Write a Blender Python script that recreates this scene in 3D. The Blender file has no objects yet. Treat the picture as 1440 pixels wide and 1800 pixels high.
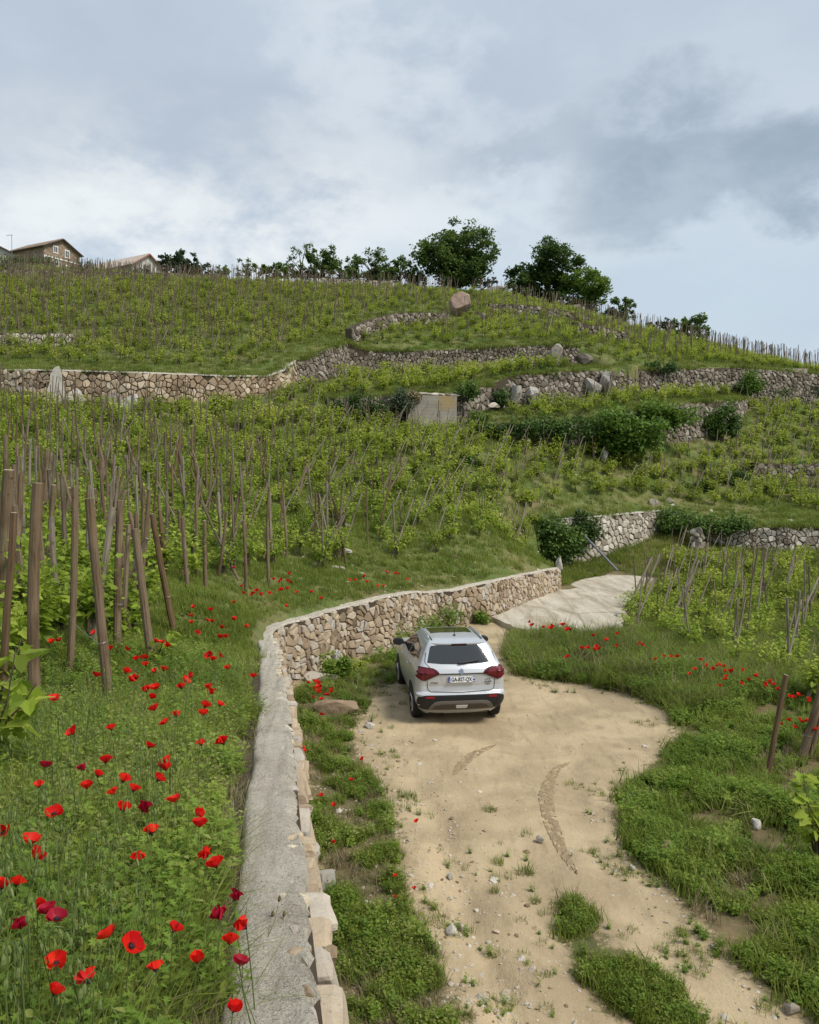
import bpy, bmesh, math, random
import numpy as np
from mathutils import Vector, Matrix, Quaternion
from mathutils.geometry import delaunay_2d_cdt

R = math.radians
rng = np.random.default_rng(11)
random.seed(11)
SC = bpy.context.scene
COL = SC.collection

# ------------------------------------------------------------------ camera, sky, sun, exposure
EYE = 4.9
PITCH = math.atan(67.0 / 1440.0)
cam_data = bpy.data.cameras.new('camera')
cam_data.sensor_fit = 'VERTICAL'
cam_data.angle = 2 * math.atan(900.0 / 1440.0)
cam_data.clip_start = 0.05
cam_data.clip_end = 3000
cam = bpy.data.objects.new('camera', cam_data)
COL.objects.link(cam)
cam.location = (0, 0, EYE)
cam.rotation_euler = (R(90) - PITCH, 0, 0)
SC.camera = cam

SKY_STRENGTH = 0.10
EXPOSURE = 1.3
SC.view_settings.view_transform = 'Standard'
SC.view_settings.look = 'None'
SC.view_settings.exposure = EXPOSURE
SC.view_settings.gamma = 1
SC.view_settings.use_curve_mapping = False

SUN_ELEV, SUN_AZ = R(50), R(120)          # azimuth clockwise from +Y: behind the camera, to the right
world = bpy.data.worlds.new('World')
SC.world = world
world.use_nodes = True


def NT(nt):
    """small helper that adds nodes with their inputs set or linked"""
    def n(kind, _props=None, **ins):
        nd = nt.nodes.new(kind)
        for k, v in (_props or {}).items():
            setattr(nd, k, v)
        for k, v in ins.items():
            key = int(k[1:]) if k[0] == '_' and k[1:].isdigit() else k.replace('_', ' ')
            s = nd.inputs[key]
            if isinstance(v, bpy.types.NodeSocket):
                nt.links.new(v, s)
            else:
                s.default_value = v
        return nd
    return n


def math_node(nt, op, a, b=None, c=None, clamp=False):
    nd = nt.nodes.new('ShaderNodeMath')
    nd.operation = op
    nd.use_clamp = clamp
    for i, v in enumerate((a, b, c)):
        if v is None:
            continue
        if isinstance(v, bpy.types.NodeSocket):
            nt.links.new(v, nd.inputs[i])
        else:
            nd.inputs[i].default_value = v
    return nd.outputs[0]


def mixc(nt, fac, a, b, mode='MIX'):
    nd = nt.nodes.new('ShaderNodeMix')
    nd.data_type = 'RGBA'
    nd.blend_type = mode
    for i, v in ((0, fac), (6, a), (7, b)):
        if isinstance(v, bpy.types.NodeSocket):
            nt.links.new(v, nd.inputs[i])
        else:
            if i and len(v) == 3:
                v = (*v, 1)
            nd.inputs[i].default_value = v
    return nd.outputs[2]


def maprange(nt, v, a, b, c=0.0, d=1.0, smooth=True):
    nd = nt.nodes.new('ShaderNodeMapRange')
    nd.interpolation_type = 'SMOOTHSTEP' if smooth else 'LINEAR'
    nt.links.new(v, nd.inputs[0])
    for i, x in enumerate((a, b, c, d)):
        nd.inputs[i + 1].default_value = x
    return nd.outputs[0]


def build_world():
    nt = world.node_tree
    nt.nodes.clear()
    n = NT(nt)
    out = n('ShaderNodeOutputWorld')
    bg = n('ShaderNodeBackground', Strength=SKY_STRENGTH)
    nt.links.new(bg.outputs[0], out.inputs[0])
    sky = n('ShaderNodeTexSky', dict(sky_type='NISHITA', sun_disc=False, sun_elevation=SUN_ELEV, sun_rotation=SUN_AZ))
    tc = n('ShaderNodeTexCoord')
    d = tc.outputs['Generated']
    sx = n('ShaderNodeSeparateXYZ', Vector=d)
    z = math_node(nt, 'MAXIMUM', sx.outputs[2], 0.0)
    zz = math_node(nt, 'ADD', z, 0.16)
    u = math_node(nt, 'DIVIDE', sx.outputs[0], zz)
    v = math_node(nt, 'DIVIDE', sx.outputs[1], zz)
    uv = n('ShaderNodeCombineXYZ', X=u, Y=v, Z=0.0).outputs[0]
    big = n('ShaderNodeTexNoise', Vector=uv, Scale=0.62, Detail=7.0, Roughness=0.5, Distortion=0.1)
    mid = n('ShaderNodeTexNoise', Vector=uv, Scale=1.5, Detail=9.0, Roughness=0.55, Distortion=0.15)
    fine = n('ShaderNodeTexNoise', Vector=n('ShaderNodeVectorMath', dict(operation='MULTIPLY'), _0=d, _1=(1.0, 1.0, 1.7)).outputs[0], Scale=6.5, Detail=10.0, Roughness=0.6, Distortion=0.1)
    wob = n('ShaderNodeVectorMath', dict(operation='MULTIPLY_ADD'), _0=fine.outputs['Color'], _1=(0.30, 0.16, 0.22), _2=d)
    wv = n('ShaderNodeVectorMath', dict(operation='SUBTRACT'), _0=wob.outputs[0], _1=(0.15, 0.08, 0.11)).outputs[0]

    def blob(px, py, rx, rz, soft):
        """0..1 around the direction of a cloud, ragged by the noise"""
        dx, dz = (px - 720) / 1440, (833 - py) / 1440
        L = math.sqrt(dx * dx + 1 + dz * dz)
        c = (dx / L, 1 / L, dz / L)
        df = n('ShaderNodeVectorMath', dict(operation='SUBTRACT'), _0=wv, _1=c).outputs[0]
        sc = n('ShaderNodeVectorMath', dict(operation='MULTIPLY'), _0=df, _1=(1 / rx, 0.6 / rx, 1 / rz)).outputs[0]
        ln = n('ShaderNodeVectorMath', dict(operation='LENGTH'), _0=sc).outputs['Value']
        return maprange(nt, ln, 1.0 + soft, 1.0 - soft)

    # cloud deck: soft grey blue sheets with brighter thin places
    t = math_node(nt, 'MULTIPLY_ADD', mid.outputs[0], 0.55, math_node(nt, 'MULTIPLY', big.outputs[0], 0.6))
    t = math_node(nt, 'MULTIPLY_ADD', fine.outputs[0], 0.16, t)
    deck = n('ShaderNodeValToRGB', Fac=maprange(nt, t, 0.42, 0.90, smooth=False))
    cr = deck.color_ramp
    cr.elements[0].position = 0.0
    cr.elements[0].color = (0.45, 0.52, 0.615, 1)
    cr.elements[1].position = 1.0
    cr.elements[1].color = (0.70, 0.765, 0.815, 1)
    e = cr.elements.new(0.5)
    e.color = (0.54, 0.62, 0.71, 1)
    c = deck.outputs[0]
    # bright bank low over the hill, left of the middle
    bank = blob(400, 375, 0.46, 0.075, 0.7)
    bank = math_node(nt, 'MULTIPLY', bank, maprange(nt, fine.outputs[0], 0.32, 0.55))
    c = mixc(nt, math_node(nt, 'MULTIPLY', bank, 1.0), c, (0.87, 0.905, 0.905))
    sheet = blob(300, 235, 0.55, 0.055, 0.8)
    c = mixc(nt, math_node(nt, 'MULTIPLY', sheet, 0.45), c, (0.45, 0.515, 0.60))
    gap = blob(720, 140, 0.14, 0.09, 0.8)
    c = mixc(nt, math_node(nt, 'MULTIPLY', gap, math_node(nt, 'MULTIPLY', maprange(nt, fine.outputs[0], 0.42, 0.62), 0.6)), c, (0.78, 0.84, 0.88))
    lowr = blob(1250, 470, 0.34, 0.10, 0.7)
    c = mixc(nt, math_node(nt, 'MULTIPLY', lowr, 0.55), c, (0.60, 0.71, 0.79))
    # dark cloud on the right with its paler rim
    rim = blob(1215, 300, 0.185, 0.105, 0.32)
    c = mixc(nt, math_node(nt, 'MULTIPLY', rim, 0.35), c, (0.62, 0.70, 0.77))
    dark = blob(1205, 300, 0.135, 0.066, 0.34)
    dark = math_node(nt, 'MULTIPLY', dark, maprange(nt, fine.outputs[0], 0.32, 0.62, 0.85, 0.5))
    c = mixc(nt, dark, c, (0.30, 0.375, 0.455))
    dark2 = blob(890, 285, 0.06, 0.018, 0.7)
    c = mixc(nt, math_node(nt, 'MULTIPLY', dark2, 0.5), c, (0.36, 0.44, 0.53))
    # cloud radiance stays physical: divided by the background strength and the exposure
    k = 1.0 / (SKY_STRENGTH * 2 ** EXPOSURE)
    c = mixc(nt, 1.0, c, (k, k, k), 'MULTIPLY')
    fin = mixc(nt, 0.93, sky.outputs[0], c)
    nt.links.new(fin, bg.inputs[0])


build_world()
sun_data = bpy.data.lights.new('sun', 'SUN')
sun_data.energy = 1.5
sun_data.angle = R(20)
sun_data.color = (1.0, 0.94, 0.84)
sun = bpy.data.objects.new('sun', sun_data)
COL.objects.link(sun)
sd = Vector((math.sin(SUN_AZ) * math.cos(SUN_ELEV), math.cos(SUN_AZ) * math.cos(SUN_ELEV), math.sin(SUN_ELEV)))
sun.rotation_euler = sd.to_track_quat('Z', 'Y').to_euler()
sun.location = sd * 60


# ------------------------------------------------------------------ helpers
def tag(o, label=None, cat=None, group=None, kind=None):
    if label: o['label'] = label
    if cat: o['category'] = cat
    if group: o['group'] = group
    if kind: o['kind'] = kind
    return o


def link(name, mesh, parent=None, loc=None):
    o = bpy.data.objects.new(name, mesh)
    COL.objects.link(o)
    if parent is not None:
        o.parent = parent
    if loc is not None:
        o.location = loc
    return o


def empty(name, loc=(0, 0, 0), rot=(0, 0, 0)):
    o = bpy.data.objects.new(name, None)
    o.empty_display_size = 0.2
    COL.objects.link(o)
    o.location = loc
    o.rotation_euler = rot
    return o


def mesh(name, verts, faces, mat=None, smooth=False, rnd=None):
    me = bpy.data.meshes.new(name)
    me.from_pydata([tuple(map(float, v)) for v in verts], [], faces)
    if mat is not None:
        me.materials.append(mat)
    if smooth and len(me.polygons):
        me.polygons.foreach_set('use_smooth', [True] * len(me.polygons))
    if rnd is not None:
        a = me.attributes.new('rnd', 'FLOAT', 'POINT')
        a.data.foreach_set('value', np.asarray(rnd, dtype=np.float32))
    me.update()
    return me


class MB:
    """collects pieces into one mesh"""
    def __init__(self):
        self.v, self.f, self.r, self.m = [], [], [], []

    def add(self, v, f, rnd=0.0, mi=0):
        o = len(self.v)
        self.v.extend(v)
        self.f.extend([tuple(i + o for i in q) for q in f])
        self.r.extend([rnd] * len(v))
        self.m.extend([mi] * len(f))

    def mesh(self, name, mats=None, smooth=False):
        ms = mats if isinstance(mats, (list, tuple)) else ([mats] if mats else [])
        me = mesh(name, self.v, self.f, None, smooth, self.r)
        for m in ms:
            me.materials.append(m)
        if len(ms) > 1:
            me.polygons.foreach_set('material_index', self.m)
        return me

    def box(self, c, s, rnd=0.0, mi=0, M=None):
        x, y, z = (q / 2 for q in s)
        vs = [Vector((sx * x, sy * y, sz * z)) for sz in (-1, 1) for sy in (-1, 1) for sx in (-1, 1)]
        if M is not None:
            vs = [M @ q for q in vs]
        vs = [(q[0] + c[0], q[1] + c[1], q[2] + c[2]) for q in vs]
        self.add(vs, [(0, 2, 3, 1), (4, 5, 7, 6), (0, 1, 5, 4), (2, 6, 7, 3), (0, 4, 6, 2), (1, 3, 7, 5)], rnd, mi)

    def tube(self, pts, rad, n=8, rnd=0.0, mi=0, caps=True):
        pts = [Vector(p) for p in pts]
        rad = [rad] * len(pts) if isinstance(rad, (int, float)) else rad
        vs, fs = [], []
        ref = None
        for i, p in enumerate(pts):
            t = (pts[min(i + 1, len(pts) - 1)] - pts[max(i - 1, 0)])
            if t.length < 1e-9: t = Vector((0, 0, 1))
            t.normalize()
            if ref is None:
                ref = t.orthogonal().normalized()
            a = (ref - t * ref.dot(t))
            if a.length < 1e-6: a = t.orthogonal()
            a.normalize()
            ref = a
            b = t.cross(a)
            for k in range(n):
                th = 2 * math.pi * k / n
                vs.append(p + (a * math.cos(th) + b * math.sin(th)) * rad[i])
        for i in range(len(pts) - 1):
            for k in range(n):
                k2 = (k + 1) % n
                fs.append((i * n + k, i * n + k2, (i + 1) * n + k2, (i + 1) * n + k))
        if caps:
            fs.append(tuple(range(n - 1, -1, -1)))
            fs.append(tuple((len(pts) - 1) * n + k for k in range(n)))
        self.add(vs, fs, rnd, mi)


def W(px, py, Y):
    """point of the place seen at a pixel of the photograph, Y metres ahead"""
    a = (px - 720) / 1440
    b = -(py - 900) / 1440
    cy, sy = math.cos(PITCH), math.sin(PITCH)
    y = cy + b * sy
    z = -sy + b * cy
    return np.array([a / y * Y, Y, EYE + z / y * Y])


def in_poly(X, Y, poly):
    X, Y = np.asarray(X), np.asarray(Y)
    r = np.zeros(X.shape, bool)
    n = len(poly)
    for i in range(n):
        x1, y1 = poly[i][:2]
        x2, y2 = poly[(i + 1) % n][:2]
        if y1 == y2:
            continue
        c = ((y1 > Y) != (y2 > Y)) & (X < (x2 - x1) * (Y - y1) / (y2 - y1) + x1)
        r ^= c
    return r


def dist_line(X, Y, line):
    X, Y = np.asarray(X, float), np.asarray(Y, float)
    d = np.full(X.shape, 1e9)
    for a, b in zip(line[:-1], line[1:]):
        ax, ay, bx, by = a[0], a[1], b[0], b[1]
        L = (bx - ax) ** 2 + (by - ay) ** 2 + 1e-12
        t = np.clip(((X - ax) * (bx - ax) + (Y - ay) * (by - ay)) / L, 0, 1)
        d = np.minimum(d, np.hypot(X - ax - t * (bx - ax), Y - ay - t * (by - ay)))
    return d


def resample(line, step):
    P = np.asarray(line, float)
    s = np.concatenate([[0], np.cumsum(np.hypot(np.diff(P[:, 0]), np.diff(P[:, 1])))])
    n = max(2, int(s[-1] / step) + 1)
    q = np.linspace(0, s[-1], n)
    return np.stack([np.interp(q, s, P[:, k]) for k in range(P.shape[1])], 1)


def wob(X, Y, f=1.0, seed=0.0):
    X, Y = np.asarray(X, float), np.asarray(Y, float)
    return (np.sin(X * 1.13 * f + 1.7 * np.sin(Y * .71 * f + seed) + seed) + np.sin(Y * 1.37 * f + 1.3 * np.sin(X * .93 * f + 2 * seed))
            + .6 * np.sin((X + Y) * 2.3 * f + seed * 3) + .5 * np.sin((X - 1.3 * Y) * 3.1 * f + seed)) / 3.1


class Surf:
    """smooth ground through measured points (thin plate spline)"""
    def __init__(self, pts, rough=0.05, f=1.0, seed=0.0):
        P = np.asarray(pts, float)
        _, ix = np.unique(np.round(P[:, :2], 2), axis=0, return_index=True)
        P = P[ix]
        self.c = P[:, :2].mean(0)
        self.s = 20.0
        self.P = (P[:, :2] - self.c) / self.s
        n = len(P)
        d = np.linalg.norm(self.P[:, None] - self.P[None], axis=2)
        K = self.phi(d) + np.eye(n) * 1e-4
        Q = np.c_[np.ones(n), self.P]
        A = np.block([[K, Q], [Q.T, np.zeros((3, 3))]])
        self.w = np.linalg.solve(A, np.r_[P[:, 2], np.zeros(3)])
        self.rough, self.f, self.seed = rough, f, seed
        self.extra = None

    @staticmethod
    def phi(d):
        return d ** 1.5

    def __call__(self, X, Y):
        X, Y = np.asarray(X, float), np.asarray(Y, float)
        sh = X.shape
        q = (np.c_[X.ravel(), Y.ravel()] - self.c) / self.s
        out = np.empty(len(q))
        n = len(self.P)
        for i in range(0, len(q), 20000):
            b = q[i:i + 20000]
            d = np.linalg.norm(b[:, None] - self.P[None], axis=2)
            out[i:i + 20000] = self.phi(d) @ self.w[:n] + self.w[n] + b @ self.w[n + 1:]
        out = out.reshape(sh) + self.rough * wob(X, Y, self.f, self.seed)
        if self.extra is not None:
            out = out + self.extra(X, Y)
        return out


def hit(S, px, py, h=0.0, y0=1.8, y1=120.0):
    """where the view ray of a pixel meets a ground raised by h"""
    Y = np.geomspace(y0, y1, 500)
    p0, p1 = W(px, py, 0.0), W(px, py, 1.0)
    X = (p1[0]) * Y
    Z = EYE + (p1[2] - EYE) * Y
    g = Z - S(X, Y) - h
    k = np.where(g <= 0)[0]
    if len(k) == 0:                     # the ray passes just over the ridge: the ground nearest below it
        k = int(np.argmin(g / Y))
        return np.array([X[k], Y[k], float(S(X[k], Y[k])) + h])
    k = k[0]
    y = Y[k] if k == 0 else Y[k - 1] + (Y[k] - Y[k - 1]) * g[k - 1] / (g[k - 1] - g[k])
    return np.array([p1[0] * y, y, EYE + (p1[2] - EYE) * y])


# ------------------------------------------------------------------ materials
def new_mat(name):
    m = bpy.data.materials.new(name)
    m.use_nodes = True
    m.node_tree.nodes.clear()
    return m, m.node_tree, NT(m.node_tree)


def finish(nt, n, color, rough=0.9, bump=None, bump_strength=0.4, bump_dist=0.02, metallic=0.0, spec=0.25, translucent=0.0, coat=0.0):
    out = n('ShaderNodeOutputMaterial')
    b = n('ShaderNodeBsdfPrincipled', Roughness=rough, Metallic=metallic)
    b.inputs['Specular IOR Level'].default_value = spec
    if coat:
        b.inputs['Coat Weight'].default_value = coat
        b.inputs['Coat Roughness'].default_value = 0.05
    if isinstance(color, bpy.types.NodeSocket):
        nt.links.new(color, b.inputs['Base Color'])
    else:
        b.inputs['Base Color'].default_value = (*color, 1)
    if bump is not None:
        bn = n('ShaderNodeBump', Strength=bump_strength, Distance=bump_dist, Height=bump)
        nt.links.new(bn.outputs[0], b.inputs['Normal'])
    sh = b.outputs[0]
    if translucent:
        tr = n('ShaderNodeBsdfTranslucent')
        if isinstance(color, bpy.types.NodeSocket):
            nt.links.new(color, tr.inputs[0])
        else:
            tr.inputs[0].default_value = (*color, 1)
        mx = n('ShaderNodeMixShader', _0=translucent)
        nt.links.new(sh, mx.inputs[1])
        nt.links.new(tr.outputs[0], mx.inputs[2])
        sh = mx.outputs[0]
    nt.links.new(sh, out.inputs[0])


def ramp(nt, n, fac, stops):
    r = n('ShaderNodeValToRGB', Fac=fac)
    cr = r.color_ramp
    cr.elements[0].position, cr.elements[0].color = stops[0][0], (*stops[0][1], 1)
    cr.elements[1].position, cr.elements[1].color = stops[-1][0], (*stops[-1][1], 1)
    for p, c in stops[1:-1]:
        cr.elements.new(p).color = (*c, 1)
    return r.outputs[0]


def simple_mat(name, color, rough=0.6, metallic=0.0, spec=0.4, coat=0.0, noise=0.0, scale=8.0):
    m, nt, n = new_mat(name)
    c = color
    if noise:
        tc = n('ShaderNodeTexCoord')
        t = n('ShaderNodeTexNoise', Vector=tc.outputs['Object'], Scale=scale, Detail=5.0)
        c = ramp(nt, n, t.outputs[0], [(0.3, tuple(x * (1 - noise) for x in color)), (0.7, tuple(min(1, x * (1 + noise)) for x in color))])
    finish(nt, n, c, rough, metallic=metallic, spec=spec, coat=coat)
    return m


def leaf_mat(name, dark, light, translucent=0.3, rough=0.55, tip=None, spec=0.3):
    """colour varies leaf by leaf (rnd), plant by plant (object random) and over the hillside"""
    m, nt, n = new_mat(name)
    a = n('ShaderNodeAttribute', dict(attribute_name='rnd')).outputs['Fac']
    oi = n('ShaderNodeObjectInfo')
    g = n('ShaderNodeNewGeometry')
    big = n('ShaderNodeTexNoise', Vector=g.outputs['Position'], Scale=0.35, Detail=4.0)
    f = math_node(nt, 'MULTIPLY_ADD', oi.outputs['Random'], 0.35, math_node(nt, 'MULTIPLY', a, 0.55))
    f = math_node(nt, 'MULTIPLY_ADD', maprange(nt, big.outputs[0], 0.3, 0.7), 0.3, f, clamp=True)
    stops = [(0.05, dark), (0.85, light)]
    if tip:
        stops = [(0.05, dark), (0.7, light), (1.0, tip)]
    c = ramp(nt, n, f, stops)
    finish(nt, n, c, rough, spec=spec, translucent=translucent)
    return m


def stone_mat(name, stops, lichen=None, scale=6.0, rough=0.92, bump=0.5):
    m, nt, n = new_mat(name)
    a = n('ShaderNodeAttribute', dict(attribute_name='rnd')).outputs['Fac']
    g = n('ShaderNodeNewGeometry').outputs['Position']
    t1 = n('ShaderNodeTexNoise', Vector=g, Scale=scale, Detail=8.0, Roughness=0.65)
    t2 = n('ShaderNodeTexNoise', Vector=g, Scale=scale * 7, Detail=6.0, Roughness=0.7)
    f = math_node(nt, 'MULTIPLY_ADD', t1.outputs[0], 0.35, math_node(nt, 'MULTIPLY_ADD', a, 0.85, -0.1), clamp=True)
    c = ramp(nt, n, f, stops)
    c = mixc(nt, maprange(nt, t2.outputs[0], 0.55, 0.75, 0, 0.45), c, tuple(x * 0.45 for x in stops[0][1]))
    if lichen:
        t3 = n('ShaderNodeTexNoise', Vector=g, Scale=scale * 2.2, Detail=6.0, Roughness=0.6)
        c = mixc(nt, maprange(nt, t3.outputs[0], 0.56, 0.66, 0, 0.7), c, lichen)
    h = math_node(nt, 'MULTIPLY_ADD', t2.outputs[0], 0.4, t1.outputs[0])
    finish(nt, n, c, rough, bump=h, bump_strength=bump, bump_dist=0.05, spec=0.2)
    return m


def soil_mat(name, soil, green, dry, green_bias=0.5, dirt_attr=False, dirt=None, dirt2=None):
    m, nt, n = new_mat(name)
    g = n('ShaderNodeNewGeometry').outputs['Position']
    a = n('ShaderNodeTexNoise', Vector=g, Scale=0.45, Detail=7.0, Roughness=0.6)
    b = n('ShaderNodeTexNoise', Vector=g, Scale=6.0, Detail=8.0, Roughness=0.7)
    f = math_node(nt, 'MULTIPLY_ADD', b.outputs[0], 0.5, math_node(nt, 'MULTIPLY', a.outputs[0], 0.8))
    c = ramp(nt, n, f, [(green_bias - 0.08, green), (green_bias + 0.06, dry), (green_bias + 0.2, soil)])
    sp = n('ShaderNodeTexNoise', Vector=g, Scale=38.0, Detail=6.0, Roughness=0.75)
    c = mixc(nt, maprange(nt, sp.outputs[0], 0.5, 0.7, 0, 0.5), c, tuple(x * 0.4 for x in soil))
    hh = math_node(nt, 'MULTIPLY_ADD', sp.outputs[0], 0.3, b.outputs[0])
    if dirt_attr:
        at = n('ShaderNodeAttribute', dict(attribute_name='dirt')).outputs['Fac']
        edge = math_node(nt, 'MULTIPLY_ADD', math_node(nt, 'SUBTRACT', b.outputs[0], 0.5), 1.3, at)
        edge = math_node(nt, 'MULTIPLY_ADD', math_node(nt, 'SUBTRACT', sp.outputs[0], 0.5), 0.8, edge)
        mk = maprange(nt, edge, 0.36, 0.62)
        v = n('ShaderNodeTexVoronoi', Vector=g, Scale=42.0)
        v2 = n('ShaderNodeTexVoronoi', Vector=g, Scale=17.0)
        big = n('ShaderNodeTexNoise', Vector=g, Scale=0.8, Detail=6.0, Roughness=0.62, Distortion=0.5)
        st = n('ShaderNodeTexNoise', Vector=n('ShaderNodeVectorMath', dict(operation='MULTIPLY'), _0=g, _1=(2.4, 0.7, 1.0)).outputs[0], Scale=2.2, Detail=8.0, Roughness=0.7)
        dc = mixc(nt, maprange(nt, big.outputs[0], 0.36, 0.66), dirt2, dirt)
        dc = mixc(nt, maprange(nt, st.outputs[0], 0.48, 0.72, 0, 0.55), dc, tuple(x * 0.62 for x in dirt2))
        dc = mixc(nt, maprange(nt, sp.outputs[0], 0.52, 0.74, 0, 0.6), dc, tuple(x * 0.6 for x in dirt))
        dc = mixc(nt, maprange(nt, v.outputs['Distance'], 0.20, 0.10, 0, 0.55), dc, (0.52, 0.46, 0.36))
        dc = mixc(nt, maprange(nt, v2.outputs['Distance'], 0.14, 0.07, 0, 0.6), dc, (0.56, 0.50, 0.42))
        c = mixc(nt, mk, c, dc)
        ph = maprange(nt, v.outputs['Distance'], 0.25, 0.05, 0, 0.35)
        hh = math_node(nt, 'ADD', hh, ph)
        hh = math_node(nt, 'MULTIPLY_ADD', st.outputs[0], 0.8, hh)
    finish(nt, n, c, 0.95, bump=hh, bump_strength=0.6, bump_dist=0.04, spec=0.12)
    return m


def wood_mat(name, brown, grey, greyness=0.5):
    m, nt, n = new_mat(name)
    tc = n('ShaderNodeTexCoord')
    oi = n('ShaderNodeObjectInfo')
    a = n('ShaderNodeAttribute', dict(attribute_name='rnd')).outputs['Fac']
    o3 = n('ShaderNodeVectorMath', dict(operation='ADD'), _0=tc.outputs['Object'], _1=n('ShaderNodeCombineXYZ', X=math_node(nt, 'MULTIPLY', oi.outputs['Random'], 37.0)).outputs[0])
    st = n('ShaderNodeVectorMath', dict(operation='MULTIPLY'), _0=o3.outputs[0], _1=(55.0, 55.0, 2.5)).outputs[0]
    g = n('ShaderNodeTexNoise', Vector=st, Scale=1.0, Detail=7.0, Roughness=0.65)
    b = n('ShaderNodeTexNoise', Vector=o3.outputs[0], Scale=3.0, Detail=5.0, Roughness=0.6)
    kn = n('ShaderNodeTexNoise', Vector=o3.outputs[0], Scale=11.0, Detail=3.0)
    f = math_node(nt, 'MULTIPLY_ADD', math_node(nt, 'ADD', a, oi.outputs['Random']), 0.5, math_node(nt, 'MULTIPLY_ADD', b.outputs[0], 0.7, greyness - 0.85), clamp=True)
    c = mixc(nt, f, brown, grey)
    c = mixc(nt, maprange(nt, g.outputs[0], 0.45, 0.7, 0, 0.75), c, tuple(x * 0.33 for x in brown))
    c = mixc(nt, maprange(nt, kn.outputs[0], 0.66, 0.76, 0, 0.8), c, tuple(x * 0.25 for x in brown))
    lo = n('ShaderNodeTexNoise', Vector=n('ShaderNodeVectorMath', dict(operation='MULTIPLY'), _0=o3.outputs[0], _1=(9.0, 9.0, 2.2)).outputs[0], Scale=1.0, Detail=5.0)
    c = mixc(nt, maprange(nt, lo.outputs[0], 0.5, 0.66, 0, 0.6), c, tuple(x * 0.4 for x in brown))
    finish(nt, n, c, 0.85, bump=g.outputs[0], bump_strength=0.6, bump_dist=0.008, spec=0.2)
    return m


MAT = {}
MAT['hill'] = soil_mat('hillside soil and turf', (0.19, 0.14, 0.08), (0.085, 0.125, 0.03), (0.165, 0.165, 0.065), 0.66)
MAT['yard'] = soil_mat('track dirt and turf', (0.19, 0.14, 0.08), (0.05, 0.08, 0.02), (0.14, 0.125, 0.06), 0.55, True, (0.475, 0.375, 0.235), (0.345, 0.268, 0.168))
MAT['stone_warm'] = stone_mat('warm granite rubble', [(0.0, (0.17, 0.12, 0.075)), (0.3, (0.33, 0.25, 0.17)), (0.6, (0.46, 0.37, 0.26)), (0.85, (0.40, 0.36, 0.31)), (1.0, (0.58, 0.50, 0.39))])
MAT['stone_far'] = stone_mat('tan wall stone', [(0.0, (0.20, 0.14, 0.09)), (0.35, (0.34, 0.255, 0.17)), (0.7, (0.46, 0.36, 0.25)), (1.0, (0.52, 0.45, 0.36))])
MAT['stone_grey'] = stone_mat('grey brown dry stone', [(0.0, (0.085, 0.068, 0.05)), (0.4, (0.18, 0.152, 0.118)), (0.8, (0.285, 0.25, 0.205)), (1.0, (0.43, 0.395, 0.34))])
MAT['stone_pale'] = stone_mat('pale rubble', [(0.0, (0.22, 0.18, 0.14)), (0.35, (0.36, 0.32, 0.26)), (0.7, (0.48, 0.43, 0.36)), (1.0, (0.62, 0.58, 0.51))])
MAT['mortar'] = stone_mat('earth and mortar joints', [(0.0, (0.06, 0.045, 0.03)), (0.5, (0.11, 0.085, 0.06)), (1.0, (0.17, 0.13, 0.09))], scale=4.0)
MAT['cap_far'] = stone_mat('lichen grey cement coping', [(0.0, (0.26, 0.235, 0.20)), (0.4, (0.40, 0.365, 0.32)), (1.0, (0.53, 0.49, 0.43))], lichen=(0.58, 0.55, 0.50), scale=9.0, bump=0.8)


def cap_mat():
    m, nt, n = new_mat('crusty cement coping')
    g = n('ShaderNodeNewGeometry').outputs['Position']
    a = n('ShaderNodeTexNoise', Vector=g, Scale=3.0, Detail=6.0, Roughness=0.6)
    b = n('ShaderNodeTexNoise', Vector=g, Scale=26.0, Detail=8.0, Roughness=0.7)
    f = n('ShaderNodeTexNoise', Vector=g, Scale=95.0, Detail=5.0, Roughness=0.7)
    v = n('ShaderNodeTexVoronoi', Vector=g, Scale=120.0)
    c = ramp(nt, n, math_node(nt, 'MULTIPLY_ADD', b.outputs[0], 0.6, math_node(nt, 'MULTIPLY', a.outputs[0], 0.5)), [(.38, (.37, .33, .26)), (.55, (.55, .50, .41)), (.7, (.66, .61, .51))])
    c = mixc(nt, maprange(nt, f.outputs[0], .54, .66, 0, .75), c, (.10, .085, .065))
    c = mixc(nt, maprange(nt, b.outputs[0], .60, .70, 0, .6), c, (.17, .135, .095))
    c = mixc(nt, maprange(nt, v.outputs['Distance'], .22, .08, 0, .6), c, (.62, .59, .53))
    h = math_node(nt, 'MULTIPLY_ADD', f.outputs[0], .6, math_node(nt, 'MULTIPLY_ADD', v.outputs['Distance'], -.25, b.outputs[0]))
    finish(nt, n, c, .95, bump=h, bump_strength=1.0, bump_dist=.03, spec=.15)
    return m


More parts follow.
